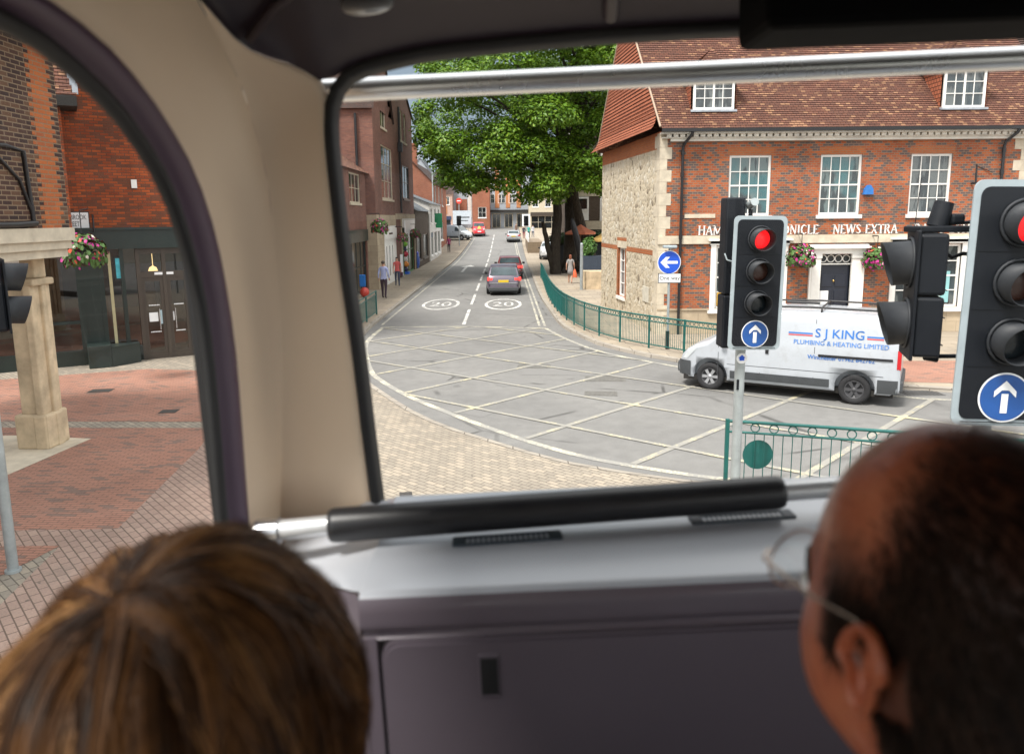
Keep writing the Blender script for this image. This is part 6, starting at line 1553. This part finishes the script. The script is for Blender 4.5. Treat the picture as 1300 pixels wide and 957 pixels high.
outline = [(543,78),(575,60),(610,70),(640,48),(660,25),(700,-30),(820,-40),(830,60),(815,150),(800,235),(770,240),(745,232),(722,255),(690,258),(668,250),(650,225),(625,218),(600,240),(575,236),(556,243),(545,235),(547,218),(537,196),(520,180),(517,162),(532,142),(545,120),(540,96)]
clumps = []
def add_cl(px, py, Y, r): p = at(px, py, Y)-Vector((TX,TY,PZ)); clumps.append((p, r))
tries = 0
while len(clumps) < 125 and tries < 6000:
    tries += 1
    px, py = rt.uniform(512,830), rt.uniform(-40,262)
    if not inside((px,py), outline): continue
    Y = TY + rt.uniform(-7.5,5.5)*(1 if py < 150 else .75)
    r = rt.uniform(1.0,1.75)
    if not inside((px-r*19,py), outline) or not inside((px,py+r*13), outline) or not inside((px,py-r*13), outline) : 
        r *= .62
    p = at(px, py, Y)-Vector((TX,TY,PZ))
    if any((p-q).length < .60*(r+rq_) for q, rq_ in clumps): continue
    clumps.append((p, r))
for px, py, Y, r in ((546,165,52,.95),(572,94,52,.95),(600,85,51,1.3),(570,225,50.5,1.0),(600,226,50,1.1),(640,190,49,1.7),(650,232,49.5,1.1),(700,220,49,1.2),(690,190,48.5,1.3),(740,205,49,1.1),(760,215,50,1.2),(625,230,51,.9),(672,248,50,.9),(705,248,50.5,.8),(534,176,52.5,.6)): add_cl(px,py,Y,r)
m = MB()
for c, r in clumps:
    n = int(640*r**1.8)
    for _ in range(n):
        v = Vector((rt.gauss(0,1), rt.gauss(0,1), rt.gauss(0,1)+.25)).normalized()
        q = r*(rt.random()**.28)*rt.uniform(.82,1.12)
        p = c + Vector((v.x*q*1.12, v.y*q*1.12, v.z*q*.76 - .12*q*(v.x*v.x+v.y*v.y)))
        nn = (v*.8 + Vector((rt.uniform(-.7,.7), rt.uniform(-.7,.7), rt.uniform(.2,1.3)))).normalized()
        u = nn.orthogonal().normalized(); u = Matrix.Rotation(rt.random()*6.283, 3, nn) @ u; w_ = nn.cross(u); s = rt.uniform(.055,.17)
        m.add([p-u*s, p+w_*s*.62-nn*s*.15, p+u*s, p-w_*s*.62-nn*s*.15], [(0,1,2,3)], 0, False)
m.build('crown', M['leaf'], tree, recalc=False)
m = MB()
def limb(pts, r0_, r1_, n=9):
    P_ = cat(pts, 12); k = len(P_); m.tube([p + Vector((rt.uniform(-.05,.05), rt.uniform(-.05,.05), 0)) for p in P_], [r0_+(r1_-r0_)*(i/(k-1))**.8 for i in range(k)], n)
bA, bB, bC = Vector((-1.45,-1.0,0)), Vector((-.35,.3,0)), Vector((1.25,-.6,0))
limb([bA+Vector((0,0,-.2)), bA+Vector((-.1,0,2)), bA+Vector((.1,.2,4.5)), bA+Vector((-.3,0,7.5)), bA+Vector((-1.2,0,11))], .42, .2)
limb([bB+Vector((0,0,-.2)), bB+Vector((.0,0,2.5)), bB+Vector((.05,0,5)), bB+Vector((.2,.2,8.5)), bB+Vector((.7,.3,13))], .56, .26)
limb([bC+Vector((.25,0,-.2)), bC+Vector((-.25,0,1.4)), bC+Vector((-.95,0,3.6)), bC+Vector((-1.45,0,5.8)), bC+Vector((-1.2,.1,8)), bC+Vector((.6,.2,11.5))], .40, .22)
limb([bA+Vector((-.1,.0,-.2)), bA+Vector((-.5,-.1,1.5)), bA+Vector((-.95,-.1,3.6))], .30, .14)
for k in range(9): a = k*.7; limb([Vector((bB.x+.4*math.cos(a), bB.y+.4*math.sin(a), .8)), Vector((bB.x+.8*math.cos(a), bB.y+.7*math.sin(a), .25)), Vector((bB.x+1.2*math.cos(a), bB.y+1.1*math.sin(a), -.1))], .22, .14, 7)
big = sorted(clumps, key=lambda q: -q[1])[:62]
for c, r in big:
    hub = Vector((rt.uniform(-1.0,1.0), rt.uniform(-.6,.6), max(6.2, min(11.5, c.z-2.6-.25*Vector((c.x,c.y,0)).length))))
    mid_ = hub.lerp(c, .55) + Vector((0,0,.5)); limb([hub, mid_, c+Vector((0,0,-.2))], .17, .05, 6)
m.build('trunk', M['bark'], tree)

# ================================================================== PEOPLE IN THE STREET
def skin_mesh(V, E_, rad, sub=1):
    me = bpy.data.meshes.new('sk'); me.from_pydata(V, E_, []); o = bpy.data.objects.new('sk', me); COL.objects.link(o)
    o.modifiers.new('s', 'SKIN')
    for i, r in enumerate(rad): me.skin_vertices[0].data[i].radius = r if isinstance(r, tuple) else (r, r)
    me.skin_vertices[0].data[0].use_root = True
    su = o.modifiers.new('u', 'SUBSURF'); su.levels = sub; su.render_levels = sub
    dg = bpy.context.evaluated_depsgraph_get(); dg.update()
    out = bpy.data.meshes.new_from_object(o.evaluated_get(dg)); bpy.data.objects.remove(o); bpy.data.meshes.remove(me); return out
M['skin'] = plain('skin', (.48,.27,.19), .5, var=.08)
def walker(label, loc, rz, h, top, bottom, hairc, stride=.18, female=False, sleeves=True, skirt=None, long_hair=False, bag=None, group=None, shoe=(.03,.025,.02)):
    k = h/1.75; st = stride
    J = [((0,0,.95),(.15,.11)),((0,0,1.10),(.125,.10)),((0,0,1.30),(.155,.11)),((0,0,1.44),(.12,.085)),((0,.01,1.51),.055),((0,.02,1.60),(.075,.09)),((0,.015,1.69),(.072,.085)),
      ((.17,0,1.40),.062),((.225,-.03+st*.3,1.14),.044),((.235,.05+st*.6,.91),.032),((.235,.07+st*.7,.82),.036),
      ((-.17,0,1.40),.062),((-.225,-.03-st*.3,1.14),.044),((-.235,.05-st*.5,.91),.032),((-.235,.07-st*.5,.82),.036),
      ((.09,0,.88),.10),((.095,.03-st*.5,.50),.064),((.095,-.03-st*1.05,.10),.042),((.10,.09-st*1.0,.035),.036),
      ((-.09,0,.88),.10),((-.095,.04+st*.55,.50),.064),((-.095,-.0+st*.95,.09),.042),((-.10,.13+st*.95,.035),.036)]
    Ed = [(0,1),(1,2),(2,3),(3,4),(4,5),(5,6),(3,7),(7,8),(8,9),(9,10),(3,11),(11,12),(12,13),(13,14),(0,15),(15,16),(16,17),(17,18),(0,19),(19,20),(20,21),(21,22)]
    me = skin_mesh([tuple(c*k for c in j[0]) for j in J], Ed, [tuple(x*k for x in j[1]) if isinstance(j[1], tuple) else j[1]*k for j in J], 2)
    t = thing('person', label, 'person', loc, rz, group)
    mats = [M['skin'], plain('top_cloth', top, .85), plain('trouser_cloth', bottom, .85), plain('shoe_leather', shoe, .5)]
    for mm in mats: me.materials.append(mm)
    for p in me.polygons:
        c = p.center/k; p.use_smooth = True
        arm = abs(c.x) > .185 and c.z < 1.37
        if c.z > 1.49: p.material_index = 0
        elif arm: p.material_index = 1 if (c.z > (.95 if sleeves else 1.28)) else 0
        elif c.z > (.90 if not skirt else .98): p.material_index = 1
        elif skirt and c.z < skirt: p.material_index = 0 if c.z > .09 else 3
        else: p.material_index = 2 if c.z > .085 else 3
    autouv(me); o = bpy.data.objects.new('body', me); COL.objects.link(o); o.parent = t
    m = MB(); m.ball((0,-.012*k,1.675*k), (.088*k,.100*k,.082*k), 14, 10)
    if long_hair: m.ball((0,-.05*k,1.56*k), (.085*k,.055*k,.14*k), 12, 8)
    m.build('hair', plain('person_hair', hairc, .6, var=.3, scale=40), t)
    if skirt:
        m = MB(); m.lathe([(.13*k,1.04*k),(.155*k,.92*k),(.17*k,.78*k),(.175*k,skirt*k),(.16*k,skirt*k)], 16, 0, Matrix.Diagonal((1,.78,1,1))); m.build('skirt', mats[2], t)
    return t
gpz = lambda x, y: gp(x, y, PZ)
b = gpz(488, 379); walker('man in a lilac blue shirt and dark trousers walking away on the left pavement', b, R(-6), 1.88, (.36,.40,.62), (.05,.03,.045), (.06,.045,.035), .10)
b = Vector((-6.75, 44.5, PZ)); walker('dark-haired woman in a red top and jeans walking towards the camera by the white shopfront', b, R(190), 1.70, (.50,.09,.09), (.04,.05,.09), (.03,.015,.01), .14, sleeves=False, long_hair=True)
walker('distant person in a maroon top carrying a bag on the left pavement', (-6.75, 82, PZ+hz(82)), R(185), 1.72, (.26,.04,.12), (.03,.03,.04), (.03,.02,.015), .16)
b = gpz(724, 360); wt = walker('auburn-haired woman in a grey dress walking away with an orange bag', b, R(-8), 1.72, (.30,.29,.28), (.27,.26,.26), (.20,.06,.025), .13, sleeves=False, skirt=.55, long_hair=True, shoe=(.45,.3,.22))
wt_h = Vector((.26,.02,.0))
t = thing('shopping_bag', 'orange shopping bag held by the woman in grey', 'bag', (b.x+.27,b.y+.0,PZ))
m = MB(); m.grid([[Vector((-.13,-.05,.38)),Vector((.14,-.05,.36)),Vector((.14,.05,.36)),Vector((-.13,.05,.38))],[Vector((-.12,-.06,.62)),Vector((.11,-.06,.60)),Vector((.11,.06,.60)),Vector((-.12,.06,.62))],[Vector((-.05,-.02,.86)),Vector((.03,-.02,.86)),Vector((.03,.02,.86)),Vector((-.05,.02,.86))]],0,True,True); m.add([(-.13,-.05,.38),(.14,-.05,.36),(.14,.05,.36),(-.13,.05,.38)],[(0,1,2,3)]); m.build('sack', plain('orange_bag',(.68,.13,.05),.6), t)
for i, (x, y, c1, c2, lab) in enumerate(((1.75,104,(.02,.02,.04),(.22,.05,.06),'distant person in a navy jacket and red trousers at the right kerb'),(2.45,105,(.03,.34,.30),(.03,.05,.06),'distant person in a teal jacket at the right kerb'),(3.05,106,(.55,.56,.6),(.10,.12,.16),'distant person in a pale jacket, rightmost at the far kerb'),(.75,111,(.20,.13,.10),(.08,.06,.05),'distant person in brown by the cream shop pillars'))):
    walker(lab, (x, y, hz(y)+PZ), R(175+12*i), 1.72, c1, c2, (.05,.035,.025), .12)
# ================================================================== THE TWO PASSENGERS IN FRONT
def hair_mat(name, stops, rough=.46):
    t = NT(name); v = t.uv(obj=True)
    at_ = t.n('ShaderNodeAttribute', attribute_name='tone')
    f = t.noise(v, 26, 3, .6)
    mx_ = t.n('ShaderNodeMath', operation='MULTIPLY_ADD'); t.l(f, mx_.inputs[0]); mx_.inputs[1].default_value = .5
    ml = t.n('ShaderNodeMath', operation='MULTIPLY'); t.l(at_.outputs['Fac'], ml.inputs[0]); ml.inputs[1].default_value = .5; t.l(ml.outputs[0], mx_.inputs[2])
    b = t.bsdf(t.ramp(mx_.outputs[0], stops), rough, spec=.18 if rough < .5 else .15)
    return t.m
def strands(name, mat, par, gen, n, w0, w1):
    """gen(i) -> list of (point, outward normal), tone"""
    V = []; Fc = []; T = []
    for i in range(n):
        r = gen(i)
        if r is None: continue
        pts, tone = r; k = len(pts); o = len(V)
        for j, (p, nn) in enumerate(pts):
            d = (pts[min(j+1,k-1)][0]-pts[max(j-1,0)][0]); s = d.cross(nn)
            if s.length < 1e-9: s = nn.orthogonal()
            s.normalize(); f = j/(k-1); w_ = (w0+(w1-w0)*f)*(1 if j < k-1 else .3)
            V.append(p - s*w_); V.append(p + s*w_); T += [tone, tone]
        for j in range(k-1): Fc.append((o+2*j, o+2*j+1, o+2*j+3, o+2*j+2))
    me = bpy.data.meshes.new(name); me.from_pydata(V, [], Fc); me.materials.append(mat)
    me.polygons.foreach_set('use_smooth', [True]*len(Fc))
    a = me.attributes.new('tone', 'FLOAT', 'POINT'); a.data.foreach_set('value', T)
    ob = bpy.data.objects.new(name, me); COL.objects.link(ob); ob.parent = par; return ob

# ---- head shape: y forward, x right, z up, origin at ear level
def head_pt(th, ph, s=1.0):
    """th: azimuth from +Y towards +X, ph: elevation"""
    dx, dy, dz = math.sin(th)*math.cos(ph), math.cos(th)*math.cos(ph), math.sin(ph)
    up = dz > 0
    a, b, c = .0765, (.098 if dy > 0 else .102), (.128 if up else .125)
    if not up: a *= 1 - .17*(-dz)**1.6*(1 if dy > 0 else .6); b *= 1 - (.12*(-dz)**2 if dy > 0 else .30*(-dz)**1.2)
    r = 1/math.sqrt((dx/a)**2+(dy/b)**2+(dz/c)**2)
    p = Vector((dx*r, dy*r, dz*r))
    if dy > -.2:
        g = lambda x0, z0, sx, sz: math.exp(-((abs(p.x)-x0)/sx)**2-((p.z-z0)/sz)**2)
        f = max(0, dy)
        p.y += f*(.006*g(.022,.030,.022,.012) - .013*g(.032,.008,.014,.013) + .005*g(.042,-.030,.02,.02) + .006*g(0,-.105,.02,.018) + .005*g(0,-.068,.02,.010) - .004*g(0,-.082,.02,.005))
        p.y += f*.024*math.exp(-(p.x/.011)**2)*math.exp(-((p.z+.034)/.014)**2) + f*.013*math.exp(-(p.x/.009)**2)*math.exp(-((p.z+.010)/.022)**2)
        p.x += (1 if p.x > 0 else -1)*(.010*math.exp(-((p.z+.048)/.035)**2-((p.y-.05)/.035)**2) - .005*math.exp(-((p.z-.035)/.03)**2-((p.y-.07)/.03)**2))
    return p*s
def head_mesh(m, nu=96, nv=64, mat=0):
    rows = []
    for i in range(nv+1):
        ph = -math.pi/2 + math.pi*i/nv; ph = max(-1.5705, min(1.5705, ph))
        rows.append([head_pt(2*math.pi*j/nu, ph) for j in range(nu)])
    m.grid(rows, mat, True, True)
def ear_mesh(m, sgn, mat=0):
    # rim, concha and lobe as one closed shell
    prof = []; n = 26
    for k in range(n):
        a = 2*math.pi*k/n
        y = .017*math.sin(a)*(1.15 if math.cos(a) > 0 else .72); z = .028*math.cos(a)
        prof.append((y - .010 - .10*z, z))
    rows = []
    for sc_, out in ((.25,.006),(.55,.006),(.74,.012),(.86,.019),(.97,.0195),(1.0,.015),(.95,.009),(.7,.002),(.5,-.006)):
        rows.append([Vector((sgn*(.0735+out*.75+.010*max(0,-y)/.02*.5), y*sc_-.004*(1-sc_), z*sc_+.002)) for y, z in prof])
    m.grid(rows, mat, True, True); m.add(rows[0], [tuple(range(n))], mat)
def torso(m_me, V, E_, rad): return skin_mesh(V, E_, rad, 2)
t = NT('tanned_skin'); v = t.uv(obj=True)
f = t.noise(v, 14, 5, .65); f2 = t.noise(v, 160, 3, .7)
col = t.ramp(f, [(.28, (.33,.080,.034)), (.5, (.45,.130,.060)), (.72, (.55,.20,.105))])
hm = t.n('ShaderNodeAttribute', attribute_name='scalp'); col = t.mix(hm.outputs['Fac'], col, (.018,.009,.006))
b = t.bsdf(col, .31, spec=.55); b.inputs['Subsurface Weight'].default_value = .15; b.inputs['Subsurface Radius'].default_value = (.012,.004,.002)
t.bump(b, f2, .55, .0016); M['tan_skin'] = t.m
M['pale_skin'] = plain('fair_skin', (.52,.31,.22), .45, var=.06)
M['shirt_pale'] = plain('pale_grey_shirt', (.52,.53,.56), .85, var=.06, scale=30); M['dark_top'] = plain('dark_brown_top', (.05,.035,.03), .85)

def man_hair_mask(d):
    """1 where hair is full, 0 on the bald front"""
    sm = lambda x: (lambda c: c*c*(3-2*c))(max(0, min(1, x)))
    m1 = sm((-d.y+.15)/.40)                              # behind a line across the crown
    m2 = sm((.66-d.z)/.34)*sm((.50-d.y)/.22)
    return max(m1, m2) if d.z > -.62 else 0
def seated(name_lab, hc, yaw, pitch, scale, skin, cloth, head_extra):
    t = thing('person', name_lab, 'person', hc)
    t.rotation_euler = (0, 0, 0); t.scale = (scale,)*3
    HM = Matrix.Rotation(yaw, 4, 'Z') @ Matrix.Rotation(-pitch, 4, 'X')
    m = MB(); head_mesh(m); ear_mesh(m, -1); ear_mesh(m, 1)
    m.v = [tuple(HM @ Vector(p)) for p in m.v]
    # neck, shoulders, arms, trunk and thighs as one skinned body, facing forward
    V = [(0,-.05,-.72),(0,-.05,-.52),(0,-.03,-.36),(0,-.02,-.235),(0,-.012,-.16),(0,-.006,-.08),(.16,-.03,-.255),(.22,-.03,-.47),(.18,.16,-.62),(.12,.30,-.66),(-.16,-.03,-.255),(-.22,-.03,-.47),(-.18,.16,-.62),(-.12,.30,-.66),(.10,.10,-.80),(.11,.42,-.80),(.11,.46,-1.15),(-.10,.10,-.80),(-.11,.42,-.80),(-.11,.46,-1.15)]
    E_ = [(0,1),(1,2),(2,3),(3,4),(4,5),(3,6),(6,7),(7,8),(8,9),(3,10),(10,11),(11,12),(12,13),(0,14),(14,15),(15,16),(0,17),(17,18),(18,19)]
    rd = [(.16,.13),(.15,.12),(.165,.12),(.10,.075),.060,.056,.075,.056,.045,.040,.075,.056,.045,.040,.09,.075,.055,.09,.075,.055]
    me = skin_mesh(V, E_, rd, 2)
    fs = [tuple(p.vertices) for p in me.polygons]; vs = [v_.co.copy() for v_ in me.vertices]
    for fc in fs: pass
    o0 = len(m.v); m.v += [tuple(v_) for v_ in vs]
    for fc in fs:
        c = sum((vs[i] for i in fc), Vector())/len(fc)
        m.f.append(tuple(i+o0 for i in fc)); m.s.append(True); m.m.append(0 if ((c.z > -.20 and abs(c.x) < .075) or (c.y > .24 and c.z > -.75)) else 1)
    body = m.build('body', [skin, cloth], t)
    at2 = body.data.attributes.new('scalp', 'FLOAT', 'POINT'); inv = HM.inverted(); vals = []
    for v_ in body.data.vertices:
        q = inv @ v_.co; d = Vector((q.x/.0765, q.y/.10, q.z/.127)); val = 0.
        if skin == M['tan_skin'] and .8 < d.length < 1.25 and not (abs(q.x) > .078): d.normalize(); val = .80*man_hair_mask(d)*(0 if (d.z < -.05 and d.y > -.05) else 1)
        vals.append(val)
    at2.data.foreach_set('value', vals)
    m = MB()                                                         # collar
    for r_, z0, z1 in ((.078,-.215,-.165),(.085,-.225,-.19)):
        m.lathe([(r_+.012,z0),(r_,z1),(r_-.006,z1+.002),(r_-.004,z0)], 28, 0, Matrix.Translation((0,-.014,0)))
    m.build('collar', cloth, t)
    head_extra(t, HM); return t

# ---------------- the woman: thick brown layered hair seen from above and behind
rw = random.Random(17)
M['brown_hair'] = hair_mat('brown_hair', [(.28,(.010,.005,.002)),(.46,(.055,.022,.007)),(.62,(.16,.068,.021)),(.84,(.38,.20,.078))])
def woman_hair(t, HM):
    sx, sy, sz = .100, .118, .132
    C = Vector((0,-.006,.012))
    whorl = Vector((-.22,-.42,.88)).normalized()
    def surf(d, lift): return C + Vector((d.x*(sx+lift), d.y*(sy+lift), d.z*(sz+lift)))
    # under-cap
    m = MB(); rows = []
    for i in range(24):
        ph = math.pi/2 - i*R(6.4); row = []
        for j in range(40):
            th = 2*math.pi*j/40; d = Vector((math.sin(th)*math.cos(ph), math.cos(th)*math.cos(ph), math.sin(ph)))
            if d.y > .55 and d.z < .35: d = Vector((d.x, min(d.y,.55+.2*max(0,d.z)), d.z))
            row.append(HM @ surf(d, -.004 if d.z > -.3 else -.02))
        rows.append(row)
    m.grid(rows, 0, True, True); o = m.build('hair', plain('hair_roots', (.05,.024,.012), .7, var=.2), t)
    def guide():
        a = rw.random()*6.283; ang = abs(rw.gauss(0,.5)) if rw.random() < .55 else rw.uniform(.1,1.55)
        u = whorl.orthogonal().normalized(); v = whorl.cross(u)
        d = (whorl*math.cos(ang) + (u*math.cos(a)+v*math.sin(a))*math.sin(ang)).normalized()
        if d.z < -.3 or (d.y > .62 and d.z < .45): return None
        turn = rw.gauss(.35,.55); wave = rw.uniform(.0,.55); wp = rw.random()*6.28; lift0 = rw.uniform(.002,.014); bow = rw.uniform(.006,.016); L = rw.uniform(.75,1.1)
        hv = None; out = []
        for j in range(11):
            f = j/10; out.append((d.copy(), lift0*min(1, .25+f*1.6) + bow*math.sin(min(1,f*1.15)*math.pi)))
            tang = (d*d.dot(whorl) - whorl); tang = tang - d*tang.dot(d)
            if tang.length < 1e-4: tang = u.copy()
            tang.normalize(); side = d.cross(tang); g_ = Vector((0,0,-1)); g_ = g_ - d*g_.dot(d)
            want = tang*(1.0 if j < 5 else .45) + side*(turn*math.exp(-j*.3) + wave*math.sin(wp+j*.9)) + g_*(.2+.17*j)
            if hv is not None: want = want.normalized()*.62 + hv*.5
            hv = (want - d*want.dot(d)).normalized(); d = (d + hv*.155*L).normalized()
            if d.z < -.74: break
        return out if len(out) > 4 else None
    G_ = []
    while len(G_) < 520:
        g0 = guide()
        if g0: G_.append((g0, rw.random()**1.2, rw.uniform(.008,.018)))
    R3 = HM.to_3x3()
    def gen(i):
        g0, tone, wid = G_[i % len(G_)]; k = len(g0)
        ox, oz = rw.gauss(0,.55), rw.random(); fly = rw.random() < .09; cut = rw.randint(max(4,k-4), k); pts = []
        for j in range(cut):
            f = j/(k-1); d, lf = g0[j]; d2 = g0[min(j+1,k-1)][0]; dp = g0[max(j-1,0)][0]
            tg = (d2-dp).normalized(); sd = d.cross(tg)
            w_ = wid*(1.25-.75*f)*(1.8 if fly else 1); q = surf(d, lf + wid*.75*(1-abs(ox)*.6)*oz + (.006*f if fly else 0))
            pts.append((HM @ (q + sd*ox*w_), R3 @ (d + sd*ox*.9).normalized()))
        return pts, min(1, max(0, .18+tone*.66 + .22*rw.random()))
    strands('hair', M['brown_hair'], o, gen, 42000, .0006, .0004)
pW = at(236, 808, .49) + Vector((-.006,0,-.104))
woman = seated('passenger with thick brown hair sitting at the left window, seen from behind', pW, R(-8), R(12), 1.0, M['pale_skin'], M['dark_top'], woman_hair)

# ---------------- the man: bald tanned crown, short dark hair behind, thin metal glasses
M['dark_hair'] = hair_mat('short_dark_hair', [(.2,(.004,.0025,.002)),(.5,(.016,.009,.006)),(.8,(.045,.024,.015))], .6)
M['lens_clear'] = glassy('spectacle_lens', (.93,.95,.95), .10)
M['wire'] = plain('spectacle_wire', (.60,.50,.42), .25, metal=.9)
rm = random.Random(23)
def man_extra(t, HM):
    R3 = HM.to_3x3()
    def gen(i):
        z = rm.uniform(-.72, 1); th = rm.random()*6.283; q = math.sqrt(max(0,1-z*z)); d = Vector((math.sin(th)*q, math.cos(th)*q, z))
        mk = man_hair_mask(d)
        if d.z < -.05 and d.y > -.05: return None                    # below and before the ear
        if rm.random() > mk**1.3*.92 + (.035 if d.z > .2 and d.y < .7 else 0): return None
        if abs(d.x) > .8 and -.30 < d.z < .22 and -.35 < d.y < .10: return None
        p = head_pt(th, math.asin(z)); n = Vector((p.x/.0765**2, p.y/.10**2, p.z/.127**2)).normalized()
        g_ = Vector((0,-.55 if abs(d.x) > .3 else -.3,-1)); g_ = (g_ - n*g_.dot(n)); g_.normalize()
        if d.z > .75: g_ = (g_ + Vector((rm.uniform(-.5,.5), -.7, 0))).normalized()
        ln = rm.uniform(.006,.014)*(.45+.65*mk); pts = []
        jit = Vector((rm.gauss(0,.25), rm.gauss(0,.25), rm.gauss(0,.25)))
        for j in range(4):
            f = j/3; pts.append((HM @ (p + (g_+jit)*ln*f + n*(.0005+ln*.38*math.sin(f*1.7))), R3 @ n))
        return pts, rm.random()
    ho = strands('hair', M['dark_hair'], t, gen, 42000, .00034, .00016)
    m = MB(); G = lambda x, y, z: HM @ Vector((x, y, z))
    gz = .020; rim = lambda s, k, r_: G(s*.034+r_*math.cos(k*math.pi/12), .100-.09*abs(s*.034+r_*math.cos(k*math.pi/12)), gz+r_*.76*math.sin(k*math.pi/12))
    for s in (-1, 1):
        m.tube([rim(s, k, .026) for k in range(24)], .0010, 6, closed=True)
        m.tube([G(s*.060,.095,gz+.012), G(s*.074,.084,gz+.012), G(s*.0805,.04,.027), G(s*.0815,.0,.026), G(s*.079,-.012,.020)], .0013, 6)
    m.tube([G(-.009,.101,gz+.008), G(0,.104,gz+.010), G(.009,.101,gz+.008)], .0011, 6)
    go = m.build('glasses', M['wire'], t)
    m = MB()
    for s in (-1, 1): m.poly([rim(s, k, .0255) for k in range(24)])
    m.build('spectacle_lens', M['lens_clear'], go, recalc=False)
    for s in (-1, 1):
        m = MB(); m.ball(G(s*.032,.078,.008), .0125, 14, 10, 0); m.disc(G(s*.032,.0912,.008), R3 @ Vector((0,1,0)), .005, 12, 1)
        m.build('eye', [M['wht_sign'], M['blk_sign']], t)
        pts = [head_pt(s*R(a_), R(e_)) for a_, e_ in ((10,14),(20,17),(30,16),(40,12))]
        m = MB(); m.tube([HM @ q for q in pts], [.002,.003,.003,.0015], 6); m.build('eyebrow', M['dark_hair'], t)
earp = at(1118, 850, .42)
YAW = R(22)
pM = earp + Vector((.080*math.cos(YAW)-.010*math.sin(YAW), .080*math.sin(YAW)+.010*math.cos(YAW), 0))
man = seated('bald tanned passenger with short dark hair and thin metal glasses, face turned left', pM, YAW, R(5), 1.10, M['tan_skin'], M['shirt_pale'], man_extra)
# ================================================================== SKY, SUN, EXPOSURE
SUN_EL, SUN_AZ = R(58), R(-138)      # azimuth measured from +Y towards +X: behind and to the left
w = bpy.data.worlds.new('World'); sc.world = w; w.use_nodes = True
nt = w.node_tree; nt.nodes.clear()
out = nt.nodes.new('ShaderNodeOutputWorld'); bg = nt.nodes.new('ShaderNodeBackground'); nt.links.new(bg.outputs[0], out.inputs[0])
sky = nt.nodes.new('ShaderNodeTexSky'); sky.sky_type = 'NISHITA'; sky.sun_disc = False
sky.sun_elevation = SUN_EL; sky.sun_rotation = SUN_AZ
sky.dust_density = 2.0; sky.air_density = 1.0
tc = nt.nodes.new('ShaderNodeTexCoord'); mp = nt.nodes.new('ShaderNodeMapping'); nt.links.new(tc.outputs['Generated'], mp.inputs[0])
mp.inputs['Scale'].default_value = (1.2, 1.2, 3.2); mp.inputs['Location'].default_value = (.3, .1, .45)
nz = nt.nodes.new('ShaderNodeTexNoise'); nt.links.new(mp.outputs[0], nz.inputs['Vector']); nz.inputs['Scale'].default_value = 2.2; nz.inputs['Detail'].default_value = 7; nz.inputs['Roughness'].default_value = .55
cr = nt.nodes.new('ShaderNodeValToRGB'); nt.links.new(nz.outputs['Fac'], cr.inputs[0])
el = cr.color_ramp.elements
el[0].position = .36; el[0].color = (7.0, 7.3, 7.5, 1); el[1].position = .66; el[1].color = (14.0, 13.9, 13.5, 1)
mx = nt.nodes.new('ShaderNodeMix'); mx.data_type = 'RGBA'; mx.inputs[0].default_value = .94
# a bank of slate rain cloud stands low over the street ahead; brighter, broken cloud everywhere else
dt = nt.nodes.new('ShaderNodeVectorMath'); dt.operation = 'DOT_PRODUCT'; nt.links.new(tc.outputs['Generated'], dt.inputs[0]); dt.inputs[1].default_value = Vector((-.10,.97,.06)).normalized()
wob = nt.nodes.new('ShaderNodeMath'); wob.operation = 'MULTIPLY_ADD'; nt.links.new(nz.outputs['Fac'], wob.inputs[0]); wob.inputs[1].default_value = .16; nt.links.new(dt.outputs['Value'], wob.inputs[2])
mr = nt.nodes.new('ShaderNodeMapRange'); mr.interpolation_type = 'SMOOTHSTEP'; nt.links.new(wob.outputs[0], mr.inputs[0]); mr.inputs[1].default_value = .93; mr.inputs[2].default_value = 1.04
bank = nt.nodes.new('ShaderNodeValToRGB'); nt.links.new(nz.outputs['Fac'], bank.inputs[0]); be = bank.color_ramp.elements
be[0].position = .40; be[0].color = (2.0, 2.5, 3.0, 1); be[1].position = .62; be[1].color = (4.6, 5.3, 5.9, 1)
mb_ = nt.nodes.new('ShaderNodeMix'); mb_.data_type = 'RGBA'; nt.links.new(mr.outputs[0], mb_.inputs[0]); nt.links.new(cr.outputs[0], mb_.inputs[6]); nt.links.new(bank.outputs[0], mb_.inputs[7])
nt.links.new(sky.outputs[0], mx.inputs[6]); nt.links.new(mb_.outputs[2], mx.inputs[7]); nt.links.new(mx.outputs[2], bg.inputs[0])
bg.inputs[1].default_value = .086
sd = bpy.data.lights.new('sun', 'SUN'); so = bpy.data.objects.new('sun', sd); COL.objects.link(so)
sd.energy = 2.8; sd.angle = R(14); sd.color = (1., .95, .88)
dv = Vector((math.sin(SUN_AZ)*math.cos(SUN_EL), math.cos(SUN_AZ)*math.cos(SUN_EL), math.sin(SUN_EL)))
so.rotation_euler = dv.to_track_quat('Z', 'Y').to_euler(); so.location = dv*60

sc.view_settings.view_transform = 'Standard'; sc.view_settings.look = 'None'
sc.view_settings.exposure = 1.0; sc.view_settings.gamma = 1.0; sc.view_settings.use_curve_mapping = False
sc.cycles.use_denoising = True
try: sc.cycles.denoiser = 'OPENIMAGEDENOISE'
except Exception: pass
sc.cycles.max_bounces = 8; sc.cycles.transparent_max_bounces = 24; sc.cycles.diffuse_bounces = 4; sc.cycles.glossy_bounces = 3
sc.cycles.caustics_reflective = False; sc.cycles.caustics_refractive = False
sc.cycles.sample_clamp_indirect = 6.0
sc.cycles.use_adaptive_sampling = True
